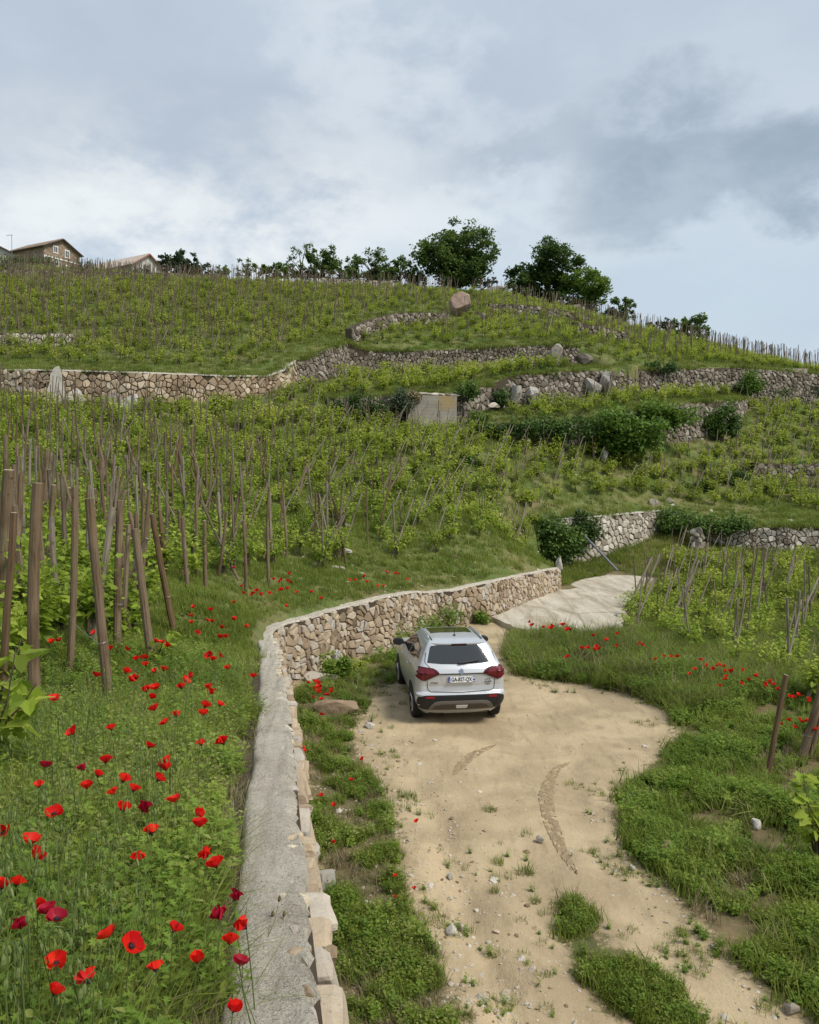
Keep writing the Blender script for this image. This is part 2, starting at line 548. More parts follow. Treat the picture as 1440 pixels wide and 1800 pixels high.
MAT['cap'] = cap_mat()
MAT['coping_stone'] = stone_mat('pale coping stones', [(0.0, (0.36, 0.31, 0.25)), (0.4, (0.50, 0.46, 0.39)), (0.75, (0.62, 0.53, 0.36)), (1.0, (0.68, 0.64, 0.57))], lichen=(0.20, 0.18, 0.15), scale=7.0, bump=0.7)
MAT['rock_white'] = stone_mat('white grey granite', [(0.0, (0.26, 0.24, 0.205)), (0.5, (0.41, 0.385, 0.34)), (1.0, (0.52, 0.50, 0.46))], lichen=(0.20, 0.18, 0.14), scale=2.2)
MAT['rock_pink'] = stone_mat('pinkish granite', [(0.0, (0.17, 0.13, 0.10)), (0.5, (0.33, 0.24, 0.19)), (1.0, (0.42, 0.34, 0.28))], lichen=(0.14, 0.11, 0.08), scale=1.2)
MAT['rock_grey'] = stone_mat('weathered grey rock', [(0.0, (0.13, 0.11, 0.09)), (0.5, (0.26, 0.23, 0.20)), (1.0, (0.42, 0.40, 0.36))], lichen=(0.12, 0.10, 0.07), scale=2.0)
MAT['concrete_lump'] = stone_mat('worn pale concrete', [(0.0, (0.24, 0.205, 0.15)), (0.5, (0.40, 0.36, 0.285)), (1.0, (0.58, 0.535, 0.45))], lichen=(0.24, 0.20, 0.145), scale=0.7, bump=0.3)


def pad_mat():
    m, nt, n = new_mat('worn cracked concrete')
    g = n('ShaderNodeNewGeometry').outputs['Position']
    st = n('ShaderNodeMapping', Vector=g, Rotation=(0, 0, -.55), Scale=(1.6, .28, 1.0)).outputs[0]
    a = n('ShaderNodeTexNoise', Vector=st, Scale=1.3, Detail=8.0, Roughness=0.65, Distortion=0.4)
    b = n('ShaderNodeTexNoise', Vector=g, Scale=9.0, Detail=8.0, Roughness=0.7)
    d = n('ShaderNodeTexNoise', Vector=g, Scale=.55, Detail=6.0, Roughness=0.6)
    c = ramp(nt, n, math_node(nt, 'MULTIPLY_ADD', b.outputs[0], .3, math_node(nt, 'MULTIPLY', a.outputs[0], .8)), [(.38, (.25, .21, .15)), (.52, (.40, .355, .275)), (.68, (.54, .495, .41))])
    c = mixc(nt, maprange(nt, d.outputs[0], .52, .68, 0, .6), c, (.27, .22, .15))
    wv = n('ShaderNodeVectorMath', dict(operation='MULTIPLY_ADD'), _0=b.outputs['Color'], _1=(.25, .25, .25), _2=g).outputs[0]
    v = n('ShaderNodeTexVoronoi', dict(feature='DISTANCE_TO_EDGE'), Vector=wv, Scale=.21)
    c = mixc(nt, maprange(nt, v.outputs['Distance'], .009, .003, 0, .6), c, (.14, .11, .075))
    h = math_node(nt, 'MULTIPLY_ADD', maprange(nt, v.outputs['Distance'], 0, .03), .5, b.outputs[0])
    finish(nt, n, c, .92, bump=h, bump_strength=.4, bump_dist=.03, spec=.15)
    return m


MAT['concrete'] = pad_mat()
MAT['wood'] = wood_mat('weathered stake wood', (0.145, 0.092, 0.050), (0.29, 0.24, 0.175), 0.33)
MAT['wood_far'] = wood_mat('grey brown stake wood', (0.12, 0.088, 0.056), (0.33, 0.29, 0.225), 0.48)
MAT['wood_grey'] = wood_mat('silvery old stake wood', (0.15, 0.115, 0.08), (0.33, 0.29, 0.23), 0.5)
MAT['cut'] = simple_mat('cut wood end', (0.42, 0.35, 0.25), 0.9, noise=0.25, scale=40)
MAT['bark'] = wood_mat('vine bark', (0.09, 0.06, 0.04), (0.17, 0.13, 0.10), 0.3)
MAT['vine'] = leaf_mat('young vine leaf', (0.105, 0.17, 0.018), (0.31, 0.41, 0.045), 0.5, tip=(0.48, 0.53, 0.10))
MAT['vine_far'] = leaf_mat('vine leaf on the hill', (0.135, 0.20, 0.022), (0.35, 0.43, 0.05), 0.5, tip=(0.50, 0.54, 0.10))
MAT['grass'] = leaf_mat('meadow grass', (0.070, 0.108, 0.016), (0.225, 0.28, 0.045), 0.46, tip=(0.40, 0.41, 0.15), spec=0.2)
MAT['grass_hill'] = leaf_mat('hill grass', (0.078, 0.118, 0.020), (0.21, 0.26, 0.045), 0.44, tip=(0.35, 0.34, 0.12), spec=0.2)
MAT['weed'] = leaf_mat('leafy weeds', (0.056, 0.115, 0.015), (0.18, 0.29, 0.036), 0.46, tip=(0.31, 0.40, 0.065))
MAT['dry'] = leaf_mat('dry grass', (0.12, 0.095, 0.045), (0.26, 0.22, 0.12), 0.2)
MAT['ivy'] = leaf_mat('ivy leaf', (0.026, 0.060, 0.014), (0.080, 0.145, 0.030), 0.35, tip=(0.15, 0.24, 0.045))
MAT['bush_light'] = leaf_mat('fig bush leaf', (0.034, 0.08, 0.014), (0.12, 0.21, 0.032), 0.4, tip=(0.20, 0.31, 0.05))
MAT['tree'] = leaf_mat('dark tree leaf', (0.036, 0.072, 0.020), (0.105, 0.17, 0.040), 0.45, tip=(0.17, 0.24, 0.055))
MAT['tree_mid'] = leaf_mat('tree leaf', (0.050, 0.090, 0.027), (0.135, 0.205, 0.052), 0.45, tip=(0.20, 0.28, 0.07))
MAT['tree_light'] = leaf_mat('light tree leaf', (0.055, 0.108, 0.02), (0.16, 0.25, 0.042), 0.46, tip=(0.24, 0.34, 0.06))
MAT['olive'] = leaf_mat('olive leaf', (0.036, 0.058, 0.032), (0.10, 0.135, 0.075), 0.35)
MAT['poppy'] = None
MAT['stem'] = simple_mat('flower stem', (0.085, 0.125, 0.03), 0.7)
MAT['bud'] = simple_mat('poppy bud', (0.15, 0.19, 0.055), 0.7)
MAT['heart'] = simple_mat('poppy heart', (0.012, 0.010, 0.012), 0.8)


def poppy_mat():
    m, nt, n = new_mat('poppy petal')
    oi = n('ShaderNodeObjectInfo')
    a = n('ShaderNodeAttribute', dict(attribute_name='rnd')).outputs['Fac']
    c = ramp(nt, n, math_node(nt, 'MULTIPLY_ADD', oi.outputs['Random'], 0.6, math_node(nt, 'MULTIPLY', a, 0.4)), [(0.05, (0.50, 0.008, 0.014)), (0.4, (0.68, 0.012, 0.008)), (0.85, (0.80, 0.035, 0.012))])
    finish(nt, n, c, 0.55, spec=0.2, translucent=0.35)
    return m


MAT['poppy'] = poppy_mat()
MAT['poppy_dark'] = leaf_mat('fading poppy petal', (0.22, 0.004, 0.02), (0.40, 0.008, 0.03), 0.25)
# ------------------------------------------------------------------ the lie of the land
def pts(*L):
    return [W(*p) for p in L]


# tops of the retaining walls (pixel of the photograph + distance)
leg1 = [W(px, py, Y) for px, py, Y in ((575, 1760, 2.52), (545, 1530, 3.61), (530, 1400, 4.79), (518, 1280, 6.84), (510, 1230, 8.33), (500, 1180, 10.6), (490, 1140, 13.7), (480, 1118, 16.2))]
d0 = (leg1[0] - leg1[2]) / np.linalg.norm((leg1[0] - leg1[2])[:2])
W0_top = [leg1[0] + d0 * 3.4] + leg1 + pts((487, 1106, 17.3), (504, 1098, 18.2), (530, 1091, 18.8), (600, 1070, 20.8), (690, 1048, 22.5), (735, 1041, 24.6), (762, 1042, 26.0), (800, 1038, 26.5), (865, 1023, 27.8), (925, 1010, 30.8), (985, 999, 34.0))
WI_top = pts((940, 922, 40.5), (985, 912, 41.2), (1050, 908, 42.5), (1110, 902, 44.2), (1160, 898, 46), (1215, 905, 46.5))
WR_top = pts((1240, 925, 45.5), (1300, 930, 44.6), (1380, 926, 44), (1440, 928, 44), (1620, 936, 44))
W1_top = pts((-320, 640, 47), (0, 650, 45.5), (100, 651, 44.5), (250, 655, 44.5), (400, 661, 46.5), (470, 661, 48.5), (500, 651, 49.6), (520, 634, 51), (545, 626, 52.2), (575, 611, 54), (610, 601, 58))
W2_top = pts((610, 601, 58), (640, 616, 58.3), (700, 618, 59), (850, 612, 60.5), (980, 606, 62), (1018, 612, 62.6))
W3_top = pts((575, 700, 48.5), (640, 699, 49), (720, 692, 50), (800, 690, 51), (865, 676, 53.5), (900, 660, 55), (1000, 652, 58), (1100, 650, 60.5), (1200, 648, 63.5), (1300, 646, 66.5), (1440, 657, 70.5), (1640, 670, 76))
W4_top = pts((800, 748, 50.3), (900, 752, 49.4), (1000, 747, 50.6), (1100, 724, 52.5), (1180, 711, 55), (1290, 704, 60), (1312, 700, 64.5))

A_pts = pts((600, 1180, 19.5), (900, 1300, 15), (720, 1700, 8.1), (1000, 1250, 16.9), (900, 1130, 24), (1000, 1060, 31.5), (1100, 1025, 37.5),
            (1440, 1790, 7.5), (1000, 1790, 7.4), (1250, 1500, 10.6), (1440, 1400, 12.5), (870, 1085, 28), (985, 1031, 34.5), (1050, 990, 41.5), (1160, 944, 45.3),
            (1240, 962, 44.8), (1440, 972, 43.7), (1620, 978, 43.7), (1150, 985, 41), (1220, 945, 46), (1180, 960, 44.5))
A_pts += [np.array(p, float) for p in ((0, 1, .05), (5, 1, 0), (10, 3, 0), (9, 20, -.05), (14, 24, -.2), (20, 30, -.1), (14, 32, 0.05), (-2.2, 10, .15), (-2.7, 15, .15), (-1.0, 5, .2), (5.8, 20.5, .28), (7.2, 17.0, .25), (4.2, 23.3, .2), (30, 40, .5), (24, 20, -.6), (4, 10, 0))]

B_pts = [p for p in W0_top] + [p for p in WI_top] + [p for p in WR_top]
B_pts += [np.array([x, y, 3.57 - .116 * y]) for x, y in ((-2, 2), (-5, 2), (-3, 6), (-2.2, 9.5), (-4.5, 8), (-3.6, 13), (-9, 4))]
B_pts += pts((100, 1150, 9.5), (100, 1050, 14), (100, 950, 19), (100, 850, 27), (100, 780, 34), (100, 716, 43.5), (-250, 1100, 11), (-250, 900, 24), (-250, 700, 45), (0, 694, 44.5),
             (400, 1060, 16), (400, 1000, 20.5), (400, 900, 28), (400, 800, 37), (250, 717, 43.8), (400, 714, 45.8), (480, 702, 47.5), (530, 690, 49),
             (650, 1030, 23.5), (650, 950, 29), (650, 860, 36), (650, 780, 43), (620, 748, 47), (720, 750, 49.2), (800, 748, 50),
             (860, 995, 29.5), (860, 930, 34), (860, 850, 40), (860, 795, 45), (900, 786, 48), (1000, 803, 48.8), (1100, 812, 50.2), (1180, 782, 54), (1290, 768, 58.5), (1330, 712, 66),
             (930, 992, 37), (1000, 890, 43.5), (1100, 858, 47.3), (1300, 890, 48.3), (1300, 846, 53.5), (1200, 872, 49.5), (1300, 828, 54.3), (1440, 816, 56), (1440, 842, 54.8), (1440, 900, 48.5), (1440, 712, 70), (1640, 720, 75), (1640, 900, 49), (1640, 820, 57), (1200, 800, 53.5))
C_pts = list(W1_top) + list(W2_top[1:]) + list(W3_top[6:])
C_pts += pts((100, 590, 54), (100, 530, 66), (100, 503, 77), (400, 600, 56), (400, 543, 68), (650, 543, 71), (650, 514, 84), (800, 517, 86), (620, 603, 59), (700, 566, 67), (780, 566, 70.5), (700, 590, 62), (800, 590, 64),
             (900, 545, 77), (900, 527, 87), (1000, 562, 76), (1000, 549, 88), (1100, 597, 76), (1100, 576, 88), (1250, 615, 80), (1440, 657, 80),
             (400, 501, 84), (500, 503, 86), (650, 508, 88), (740, 510, 90), (880, 519, 92), (1000, 546, 92), (1100, 574, 92), (1250, 610, 95), (1440, 664, 92),
             (500, 520, 122), (740, 540, 122), (1000, 590, 122), (1250, 650, 122), (1440, 710, 122),
             (0, 498, 80), (100, 499, 80), (250, 500, 81), (0, 477, 100), (150, 481, 100), (280, 491, 98), (0, 468, 125), (150, 477, 125), (250, 489, 112), (300, 495, 112), (0, 468, 165), (130, 475, 150), (280, 496, 150), (-320, 468, 110), (-320, 562, 62), (400, 515, 130), (0, 484, 93), (150, 489, 93), (1640, 700, 90))
D_pts = [p for p in W3_top[:7]] + pts((610, 654, 58), (700, 655, 58.8), (850, 650, 60.2), (980, 641, 61.8), (575, 668, 53.6), (600, 662, 56), (1018, 640, 62.4), (560, 690, 51))
E_pts = [p for p in W4_top] + pts((865, 722, 53), (900, 716, 54.7), (1000, 702, 57.7), (1100, 692, 60.2), (1200, 690, 63.2), (1300, 690, 66))

def along(L, step=1.5):
    return list(resample([tuple(p) for p in L], step))


A_pts += []
B_pts += along(W0_top, 1.2) + along(WI_top) + along(WR_top)
C_pts += along(W1_top) + along(W2_top) + along(W3_top[6:])
D_pts += along(W3_top[:7])
E_pts += along(W4_top)
SA, SB, SC_, SD, SE = Surf(A_pts, .025, 1.3, 1), Surf(B_pts, .05, .9, 2), Surf(C_pts, .10, .5, 3), Surf(D_pts, .06, .8, 4), Surf(E_pts, .06, .8, 5)


def off(line, d):
    """shift a polyline to its right-hand side (the side that a wall's face looks to)"""
    P = np.asarray(line, float)[:, :2]
    out = []
    for i in range(len(P)):
        t = P[min(i + 1, len(P) - 1)] - P[max(i - 1, 0)]
        t /= np.linalg.norm(t) + 1e-9
        out.append(P[i] + np.array([t[1], -t[0]]) * d)
    return [tuple(p) for p in out]


rev = lambda L: list(reversed(L))
polyA = [(16, 0.2), (40, 20), (62, 48)] + rev(off(WR_top, -.3)) + rev(off(WI_top, -.3)) + rev(off(W0_top, -.18))
polyB = off(W0_top, -.2) + [(6.0, 36.5)] + off(WI_top, -.15) + off(WR_top, -.15) + [(60, 47), (58, 72)] + rev(off(W3_top, -.35)[8:]) + rev(off(W4_top, -.4)) + rev(off(W3_top, -.35)[:4]) + rev(off(W1_top, -.35)[:-1]) + [(-44, 47), (-30, 20), (-12, 3), (-6, -1)]
polyC = off(W1_top, -.15) + off(W2_top, -.15)[1:] + off(W3_top, -.15)[7:] + [(70, 110), (60, 172), (-115, 175), (-75, 80)]
polyD = off(W3_top, -.15)[:7] + [(17, 60.9), (17, 66)] + rev(off(W2_top, -.4)) + [(-5.9, 54.5), (-6.2, 51.5)]
polyE = off(W4_top, -.15) + rev(off(W3_top, -.4)[3:10])

# dirt of the track (on the flat ground), seen from the photograph
A0 = lambda L: [tuple(hit(SA, x, y, 0, 3)[:2]) for x, y in L]
dirt_poly = A0(((870, 1085), (800, 1105), (715, 1180), (660, 1225), (612, 1290), (640, 1350), (672, 1400), (690, 1450), (700, 1500), (705, 1560), (720, 1620), (770, 1690), (795, 1799)))
dirt_poly += [(.3, 5.5), (6, 5.5)] + A0(((1439, 1795), (1340, 1715), (1225, 1640), (1195, 1560), (1100, 1500), (1088, 1395), (1195, 1300), (1180, 1250), (1100, 1217), (1000, 1200), (905, 1188), (888, 1150), (900, 1108)))
turf_strip = A0(((975, 1560), (1030, 1580), (1065, 1640), (1130, 1690), (1200, 1750), (1235, 1799))) + [(2.6, 6.2), (1.9, 6.2)] + A0(((1080, 1799), (1010, 1720), (985, 1650)))
slab_poly = A0(((868, 1092), (925, 1064), (985, 1036), (1020, 1022), (1083, 1004), (1150, 1018), (1122, 1047), (1098, 1082), (1106, 1112), (1040, 1118), (905, 1112)))
rut = A0(((735, 1390), (775, 1450), (790, 1520), (815, 1580), (850, 1680), (905, 1799)))


rut2 = A0(((1000, 1330), (1010, 1420), (1075, 1560), (1160, 1650), (1300, 1790)))
dirt_ring = dirt_poly + [dirt_poly[0]]


def a_extra(X, Y):
    d = dist_line(X, Y, rut)
    d2 = dist_line(X, Y, rut2)
    bank = np.clip((dist_line(X, Y, dirt_ring) - .2) / .8, 0, 1) * (~in_poly(X, Y, dirt_poly)) * (np.asarray(X) > .8) * (np.asarray(Y) < 19)
    yard = in_poly(X, Y, dirt_poly)
    return (-.06 * np.exp(-(d / .16) ** 2) + .03 * np.exp(-((d - .45) / .25) ** 2) - .035 * np.exp(-(d2 / .2) ** 2)
            + bank * .13 * (wob(X, Y, 2.0, 8) + .3) + yard * .018 * wob(X, Y, 3.1, 6))


SA.extra = a_extra


def b_extra(X, Y):
    return -.10 * np.exp(-(dist_line(X, Y, W0_line) / .55) ** 2)


W0_line = [tuple(p[:2]) for p in W0_top]
SB.extra = b_extra


def region(name, poly, S, mat, ys, nx=150, xr=(-420, 1900), attr=None, inset=0.12):
    """ground sheet: triangles that get finer towards the camera"""
    ring = resample(list(poly) + [poly[0]], 0.6)[:-1]
    ring = [tuple(p) for p in ring]
    V = [Vector(p) for p in ring]
    nring = len(V)
    P = []
    for j, y in enumerate(ys):
        px = np.linspace(*xr, nx) + (j % 2) * (xr[1] - xr[0]) / nx / 2
        P.append(np.stack([(px - 720) / 1440 * y, np.full(nx, y)], 1))
    P = np.concatenate(P)
    P = P[in_poly(P[:, 0], P[:, 1], poly)]
    P = P[dist_line(P[:, 0], P[:, 1], list(poly) + [poly[0]]) > inset]
    V += [Vector(p) for p in P]
    E = [(i, (i + 1) % nring) for i in range(nring)]
    v2, _, f2, *_ = delaunay_2d_cdt(V, E, [], 1, 1e-5)
    XY = np.array([tuple(v) for v in v2])
    Z = S(XY[:, 0], XY[:, 1])
    F = [tuple(f) for f in f2]
    cnt = {}
    for f in F:
        for i in range(len(f)):
            e = (f[i], f[(i + 1) % len(f)])
            cnt[e] = 1
    vs = [tuple(p) for p in np.c_[XY, Z]]
    low = {}
    for (a, b) in list(cnt):
        if (b, a) not in cnt:                       # the sheet's rim turns down into the ground
            for q in (a, b):
                if q not in low:
                    low[q] = len(vs)
                    vs.append((vs[q][0], vs[q][1], vs[q][2] - .9))
            F.append((b, a, low[a], low[b]))
    me = mesh(name, vs, F, mat, True)
    if me.polygons[0].normal.z < 0:
        me.flip_normals()
    if attr is not None:
        a = me.attributes.new('dirt', 'FLOAT', 'POINT')
        at_ = attr(XY[:, 0], XY[:, 1])
        a.data.foreach_set('value', np.r_[at_, np.zeros(len(vs) - len(at_))].astype(np.float32))
    return tag(link(name, me), kind='structure')


def dirt_attr(X, Y):
    d = dist_line(X, Y, dirt_poly + [dirt_poly[0]])
    ins = in_poly(X, Y, dirt_poly)
    a = np.clip(.5 + np.where(ins, d, -d) * .9, 0, 1)
    d2 = dist_line(X, Y, turf_strip + [turf_strip[0]])
    b = np.clip(.5 + np.where(in_poly(X, Y, turf_strip), d2, -d2) * 1.6, 0, 1)
    left = dist_line(X, Y, W0_top)          # bare earth under the wall's foot
    c = np.clip(.62 - left * .5, 0, 1) * (Y > 4)
    return np.maximum(np.minimum(a, 1 - b * .85), c)


region('track_ground', polyA, SA, MAT['yard'], np.geomspace(3.2, 50, 120), 150, (0, 1700), dirt_attr)
region('terrace_ground', polyB, SB, MAT['hill'], np.geomspace(1.5, 75, 130), 120)
region('upper_hillside', polyC, SC_, MAT['hill'], np.concatenate([np.geomspace(45, 100, 60), np.geomspace(103, 170, 14)]), 120)
region('middle_terrace', polyD, SD, MAT['hill'], np.linspace(47, 66, 28), 140)
region('lower_terrace', polyE, SE, MAT['hill'], np.linspace(48, 67, 30), 140)
# far land out to the horizon, below everything in view
fm = MB()
fm.add([(-1500, -300, -14), (1500, -300, -14), (1500, 2000, -14), (-1500, 2000, -14)], [(0, 1, 2, 3)])
tag(link('valley_ground', fm.mesh('valley_ground', MAT['hill'])), kind='structure')


# ------------------------------------------------------------------ dry stone walls
def clip_poly(P, a, b, c):
    """keep the part of a polygon where a*x+b*y <= c"""
    out = []
    n = len(P)
    for i in range(n):
        p, q = P[i], P[(i + 1) % n]
        dp, dq = a * p[0] + b * p[1] - c, a * q[0] + b * q[1] - c
        if dp <= 0:
            out.append(p)
        if (dp < 0 < dq) or (dq < 0 < dp):
            t = dp / (dp - dq)
            out.append((p[0] + (q[0] - p[0]) * t, p[1] + (q[1] - p[1]) * t))
    return out


class Frame:
    """coordinates on a wall's face: s along, t up from the foot, out of the face"""
    def __init__(self, path, low, batter=.08, sink=.25, ztop=None):
        P = resample([(p[0], p[1], p[2]) for p in path], .12)
        # rounded corners
        for _ in range(3):
            P[1:-1, :2] = (P[:-2, :2] + 2 * P[1:-1, :2] + P[2:, :2]) / 4
        self.P = P
        self.s = np.concatenate([[0], np.cumsum(np.hypot(np.diff(P[:, 0]), np.diff(P[:, 1])))])
        self.L = self.s[-1]
        t = np.gradient(P[:, :2], axis=0)
        t /= np.linalg.norm(t, axis=1)[:, None] + 1e-9
        self.nx, self.ny = t[:, 1], -t[:, 0]
        self.bat = batter
        zb = low(P[:, 0] + self.nx * .15, P[:, 1] + self.ny * .15) - sink
        self.zb = np.minimum(zb, P[:, 2] - .1)
        self.H = P[:, 2] - self.zb

    def at(self, s, t, d):
        s = min(max(s, 0), self.L)
        f = lambda a: float(np.interp(s, self.s, a))
        H = f(self.H)
        o = self.bat * (H - t) + d
        return (f(self.P[:, 0]) + f(self.nx) * o, f(self.P[:, 1]) + f(self.ny) * o, f(self.zb) + t)

    def h(self, s):
        return float(np.interp(s, self.s, self.H))


def stone_geo(F, poly, r, gap, proud):
    """one rubble stone filling a cell of the wall's face"""
    cx = sum(p[0] for p in poly) / len(poly)
    cy = sum(p[1] for p in poly) / len(poly)
    # round the corners
    Q = []
    n = len(poly)
    for i in range(n):
        p, a, b = poly[i], poly[i - 1], poly[(i + 1) % n]
        k = .07 + .13 * r.random()
        Q.append((p[0] + (a[0] - p[0]) * k, p[1] + (a[1] - p[1]) * k))
        Q.append((p[0] + (b[0] - p[0]) * k, p[1] + (b[1] - p[1]) * k))
    rad = sum(math.hypot(q[0] - cx, q[1] - cy) for q in Q) / len(Q)
    k0 = max(.5, 1 - gap / max(rad, .01))
    tx, ty = (r.random() - .5) * .5, (r.random() - .5) * .5
    d1 = proud * (.45 + .8 * r.random())
    vs, fs = [], []
    rings = [(k0 * 1.0, -.06, 0), (k0 * .97, d1 * .55, .04), (k0 * (.74 + .12 * r.random()), d1, .08)]
    m = len(Q)
    for k, d, j in rings:
        for q in Q:
            x, y = (q[0] - cx) * k, (q[1] - cy) * k
            jj = 1 + (r.random() - .5) * 2 * j
            dd = d + (x * tx + y * ty) * (1 if d > 0 else 0) + (r.random() - .5) * .25 * max(d, 0)
            vs.append(F.at(cx + x * jj, cy + y * jj, dd))
    vs.append(F.at(cx, cy, d1 * (1.02 + .25 * (r.random() - .3))))
    for i in range(2):
        for a in range(m):
            b = (a + 1) % m
            fs.append((i * m + a, i * m + b, (i + 1) * m + b, (i + 1) * m + a))
    for a in range(m):
        fs.append((2 * m + a, 2 * m + (a + 1) % m, 3 * m))
    return vs, fs, F.at(cx, cy, d1)


def build_wall(name, label, path, low, sw, sh, single, stone, mortar='mortar', batter=.08, sink=.25, gap=.014, proud=.05, seed=1, cap=None, depth=.45, skip=None, group=None, cap_mat='cap', cap_over=.03, cat='stone wall'):
    r = random.Random(seed)
    F = Frame(path, low, batter, sink)
    ox, oy, oz = F.at(F.L / 2, 0, 0)
    root = empty(name, (ox, oy, oz))
    tag(root, label, cat, group)
    loc = lambda vs: [(x - ox, y - oy, z - oz) for x, y, z in vs]
    # seeds in courses
    seeds = []
    Hmax = float(F.H.max())
    t = sh * .5
    row = 0
    while t < Hmax + sh:
        s = r.random() * sw
        while s < F.L + sw:
            seeds.append((s + (r.random() - .5) * sw * .6, t + (r.random() - .5) * sh * .95))
            if r.random() < .22:
                seeds.append((s + (r.random() - .5) * sw * .9, t + (r.random() - .5) * sh * 1.1))
            s += sw * (.45 + 1.25 * r.random() ** 1.3)
        t += sh
        row += 1
    cell = {}
    g = max(sw, sh) * 1.3
    for i, (s, t) in enumerate(seeds):
        cell.setdefault((int(s // g), int(t // g)), []).append(i)
    stones = []
    for i, (s, t) in enumerate(seeds):
        if s < 0 or s > F.L:
            continue
        top = F.h(s)
        if t > top - sh * .18:
            continue
        if skip and skip(s, t, F):
            continue
        P = [(s - sw * 1.2, t - sh * 1.4), (s + sw * 1.2, t - sh * 1.4), (s + sw * 1.2, t + sh * 1.4), (s - sw * 1.2, t + sh * 1.4)]
        P = clip_poly(P, 0, 1, top - .01)
        P = clip_poly(P, 1, 0, F.L)
        P = clip_poly(P, -1, 0, 0)
        ci, cj = int(s // g), int(t // g)
        for a in range(ci - 2, ci + 3):
            for b in range(cj - 2, cj + 3):
                for k in cell.get((a, b), ()):
                    if k == i:
                        continue
                    dx, dy = seeds[k][0] - s, seeds[k][1] - t
                    if abs(dx) > sw * 2.4 or abs(dy) > sh * 2.8:
                        continue
                    P = clip_poly(P, dx, dy, dx * (s + dx / 2) + dy * (t + dy / 2))
                    if len(P) < 3:
                        break
                if len(P) < 3: break
            if len(P) < 3: break
        if len(P) < 3:
            continue
        vs, fs, c = stone_geo(F, P, r, gap, proud)
        area = abs(sum(P[k - 1][0] * P[k][1] - P[k][0] * P[k - 1][1] for k in range(len(P)))) / 2
        stones.append((math.sqrt(area) / max(c[1], 1), vs, fs, r.random(), c))
    # the 'single' stones that show largest are separate parts
    def seen(st):
        c = st[4]
        px = 720 + 1440 * c[0] / c[1]
        py = 833 - 1440 * (c[2] - EYE) / c[1]
        return st[0] if -10 < px < 1450 and py < 1815 and c[1] > 1.5 else st[0] * .001
    stones.sort(key=lambda q: -seen(q))
    for sz, vs, fs, rn, c in stones[:single]:
        v = loc(vs)
        link('stone', mesh('stone', v, fs, stone, False, [rn] * len(v)), root)
    if len(stones) > single:
        mb = MB()
        for sz, vs, fs, rn, c in stones[single:]:
            mb.add(loc(vs), fs, rn)
        o = link('stonework', mb.mesh('stonework', stone), root)
        tag(o, kind='stuff')
    # body of the wall behind the stones
    vs, fs = [], []
    S = np.arange(0, F.L + .15, .15)
    for s in S:
        H = F.h(s)
        vs += [F.at(s, -.1, -.015), F.at(s, H * .5, -.015), F.at(s, H - .012, -.02), F.at(s, H - .012, -depth), F.at(s, -.1, -depth)]
    for i in range(len(S) - 1):
        for k in range(4):
            fs.append((i * 5 + k, (i + 1) * 5 + k, (i + 1) * 5 + k + 1, i * 5 + k + 1))
    fs += [(0, 1, 2, 3, 4), tuple((len(S) - 1) * 5 + k for k in (4, 3, 2, 1, 0))]
    link('mortar', mesh('mortar', loc(vs), fs, MAT[mortar]), root)
    if cap:
        wcap, th = cap
        S = np.arange(0, F.L + .1, .07)
        K = 12
        vs, fs = [], []
        for i, s in enumerate(S):
            H = F.h(s)
            for k in range(K):
                u = k / (K - 1)
                d = cap_over - u * (wcap + cap_over)
                hh = th * (1 - (2 * u - 1) ** 6 * .5) + .006 * math.sin(s * 5.1 + k * 2.2) + .020 * (r.random() - .5) + .006 * math.sin(s * 1.9 + k)
                if k in (0, K - 1):
                    hh = -.03
                vs.append(F.at(s, H + hh, d + .04 * (r.random() - .5) * (k in (0, 1)) + .010 * math.sin(s * 3.1)))
        for i in range(len(S) - 1):
            for k in range(K - 1):
                fs.append((i * K + k, i * K + k + 1, (i + 1) * K + k + 1, (i + 1) * K + k))
        link('coping', mesh('coping', loc(vs), fs, MAT[cap_mat], True, [.5] * len(vs)), root)
    return root, F, loc


def rock_mesh(name, size, seed, mat, sub=3, cuts=7, rough=.12, flat=False):
    """boulder: a ball with planes knocked off it and a broken surface"""
    r = np.random.default_rng(seed)
    bm = bmesh.new()
    bmesh.ops.create_icosphere(bm, subdivisions=sub, radius=1)
    P = np.array([v.co[:] for v in bm.verts])
    for _ in range(cuts):
        nrm = r.normal(size=3); nrm /= np.linalg.norm(nrm)
        lim = r.uniform(.38, .8)
        dd = P @ nrm
        P = np.where((dd > lim)[:, None], P - np.outer(np.maximum(dd - lim, 0) * .93, nrm), P)
    q = P * 2.2 + r.uniform(0, 20, 3)
    nn = np.sin(q[:, 0] * 1.7 + 1.3 * np.sin(q[:, 1] * 2.1)) + np.sin(q[:, 1] * 2.3 + q[:, 2]) + .6 * np.sin(q[:, 2] * 4.7 + q[:, 0] * 3.1) + .4 * np.sin(q[:, 0] * 9 + q[:, 1] * 7) + .3 * r.normal(size=len(P))
    P = P * (1 + rough * nn[:, None] / 2.5)
    P = P * np.asarray(size)
    fs = [tuple(v.index for v in f.verts) for f in bm.faces]
    bm.free()
    return mesh(name, P, fs, mat, not flat, [float(r.random())] * len(P))



def gone(th):
    """stretches where the top courses have fallen"""
    return lambda s, t, F: t > F.h(s) - .30 - .25 * math.sin(s * 2.1) and math.sin(s * .83 + 1) + .7 * math.sin(s * .31 + 2) > th


W0, F0, loc0 = build_wall('stone_wall', 'long rubble stone wall with a grey cement top curving from the foreground behind the car', W0_top, lambda x, y: SA(x, y), .26, .185, 300, MAT['stone_warm'], seed=3, cap=(.33, .03), depth=.4, batter=.035, proud=.05, gap=.012, cap_over=-.02)
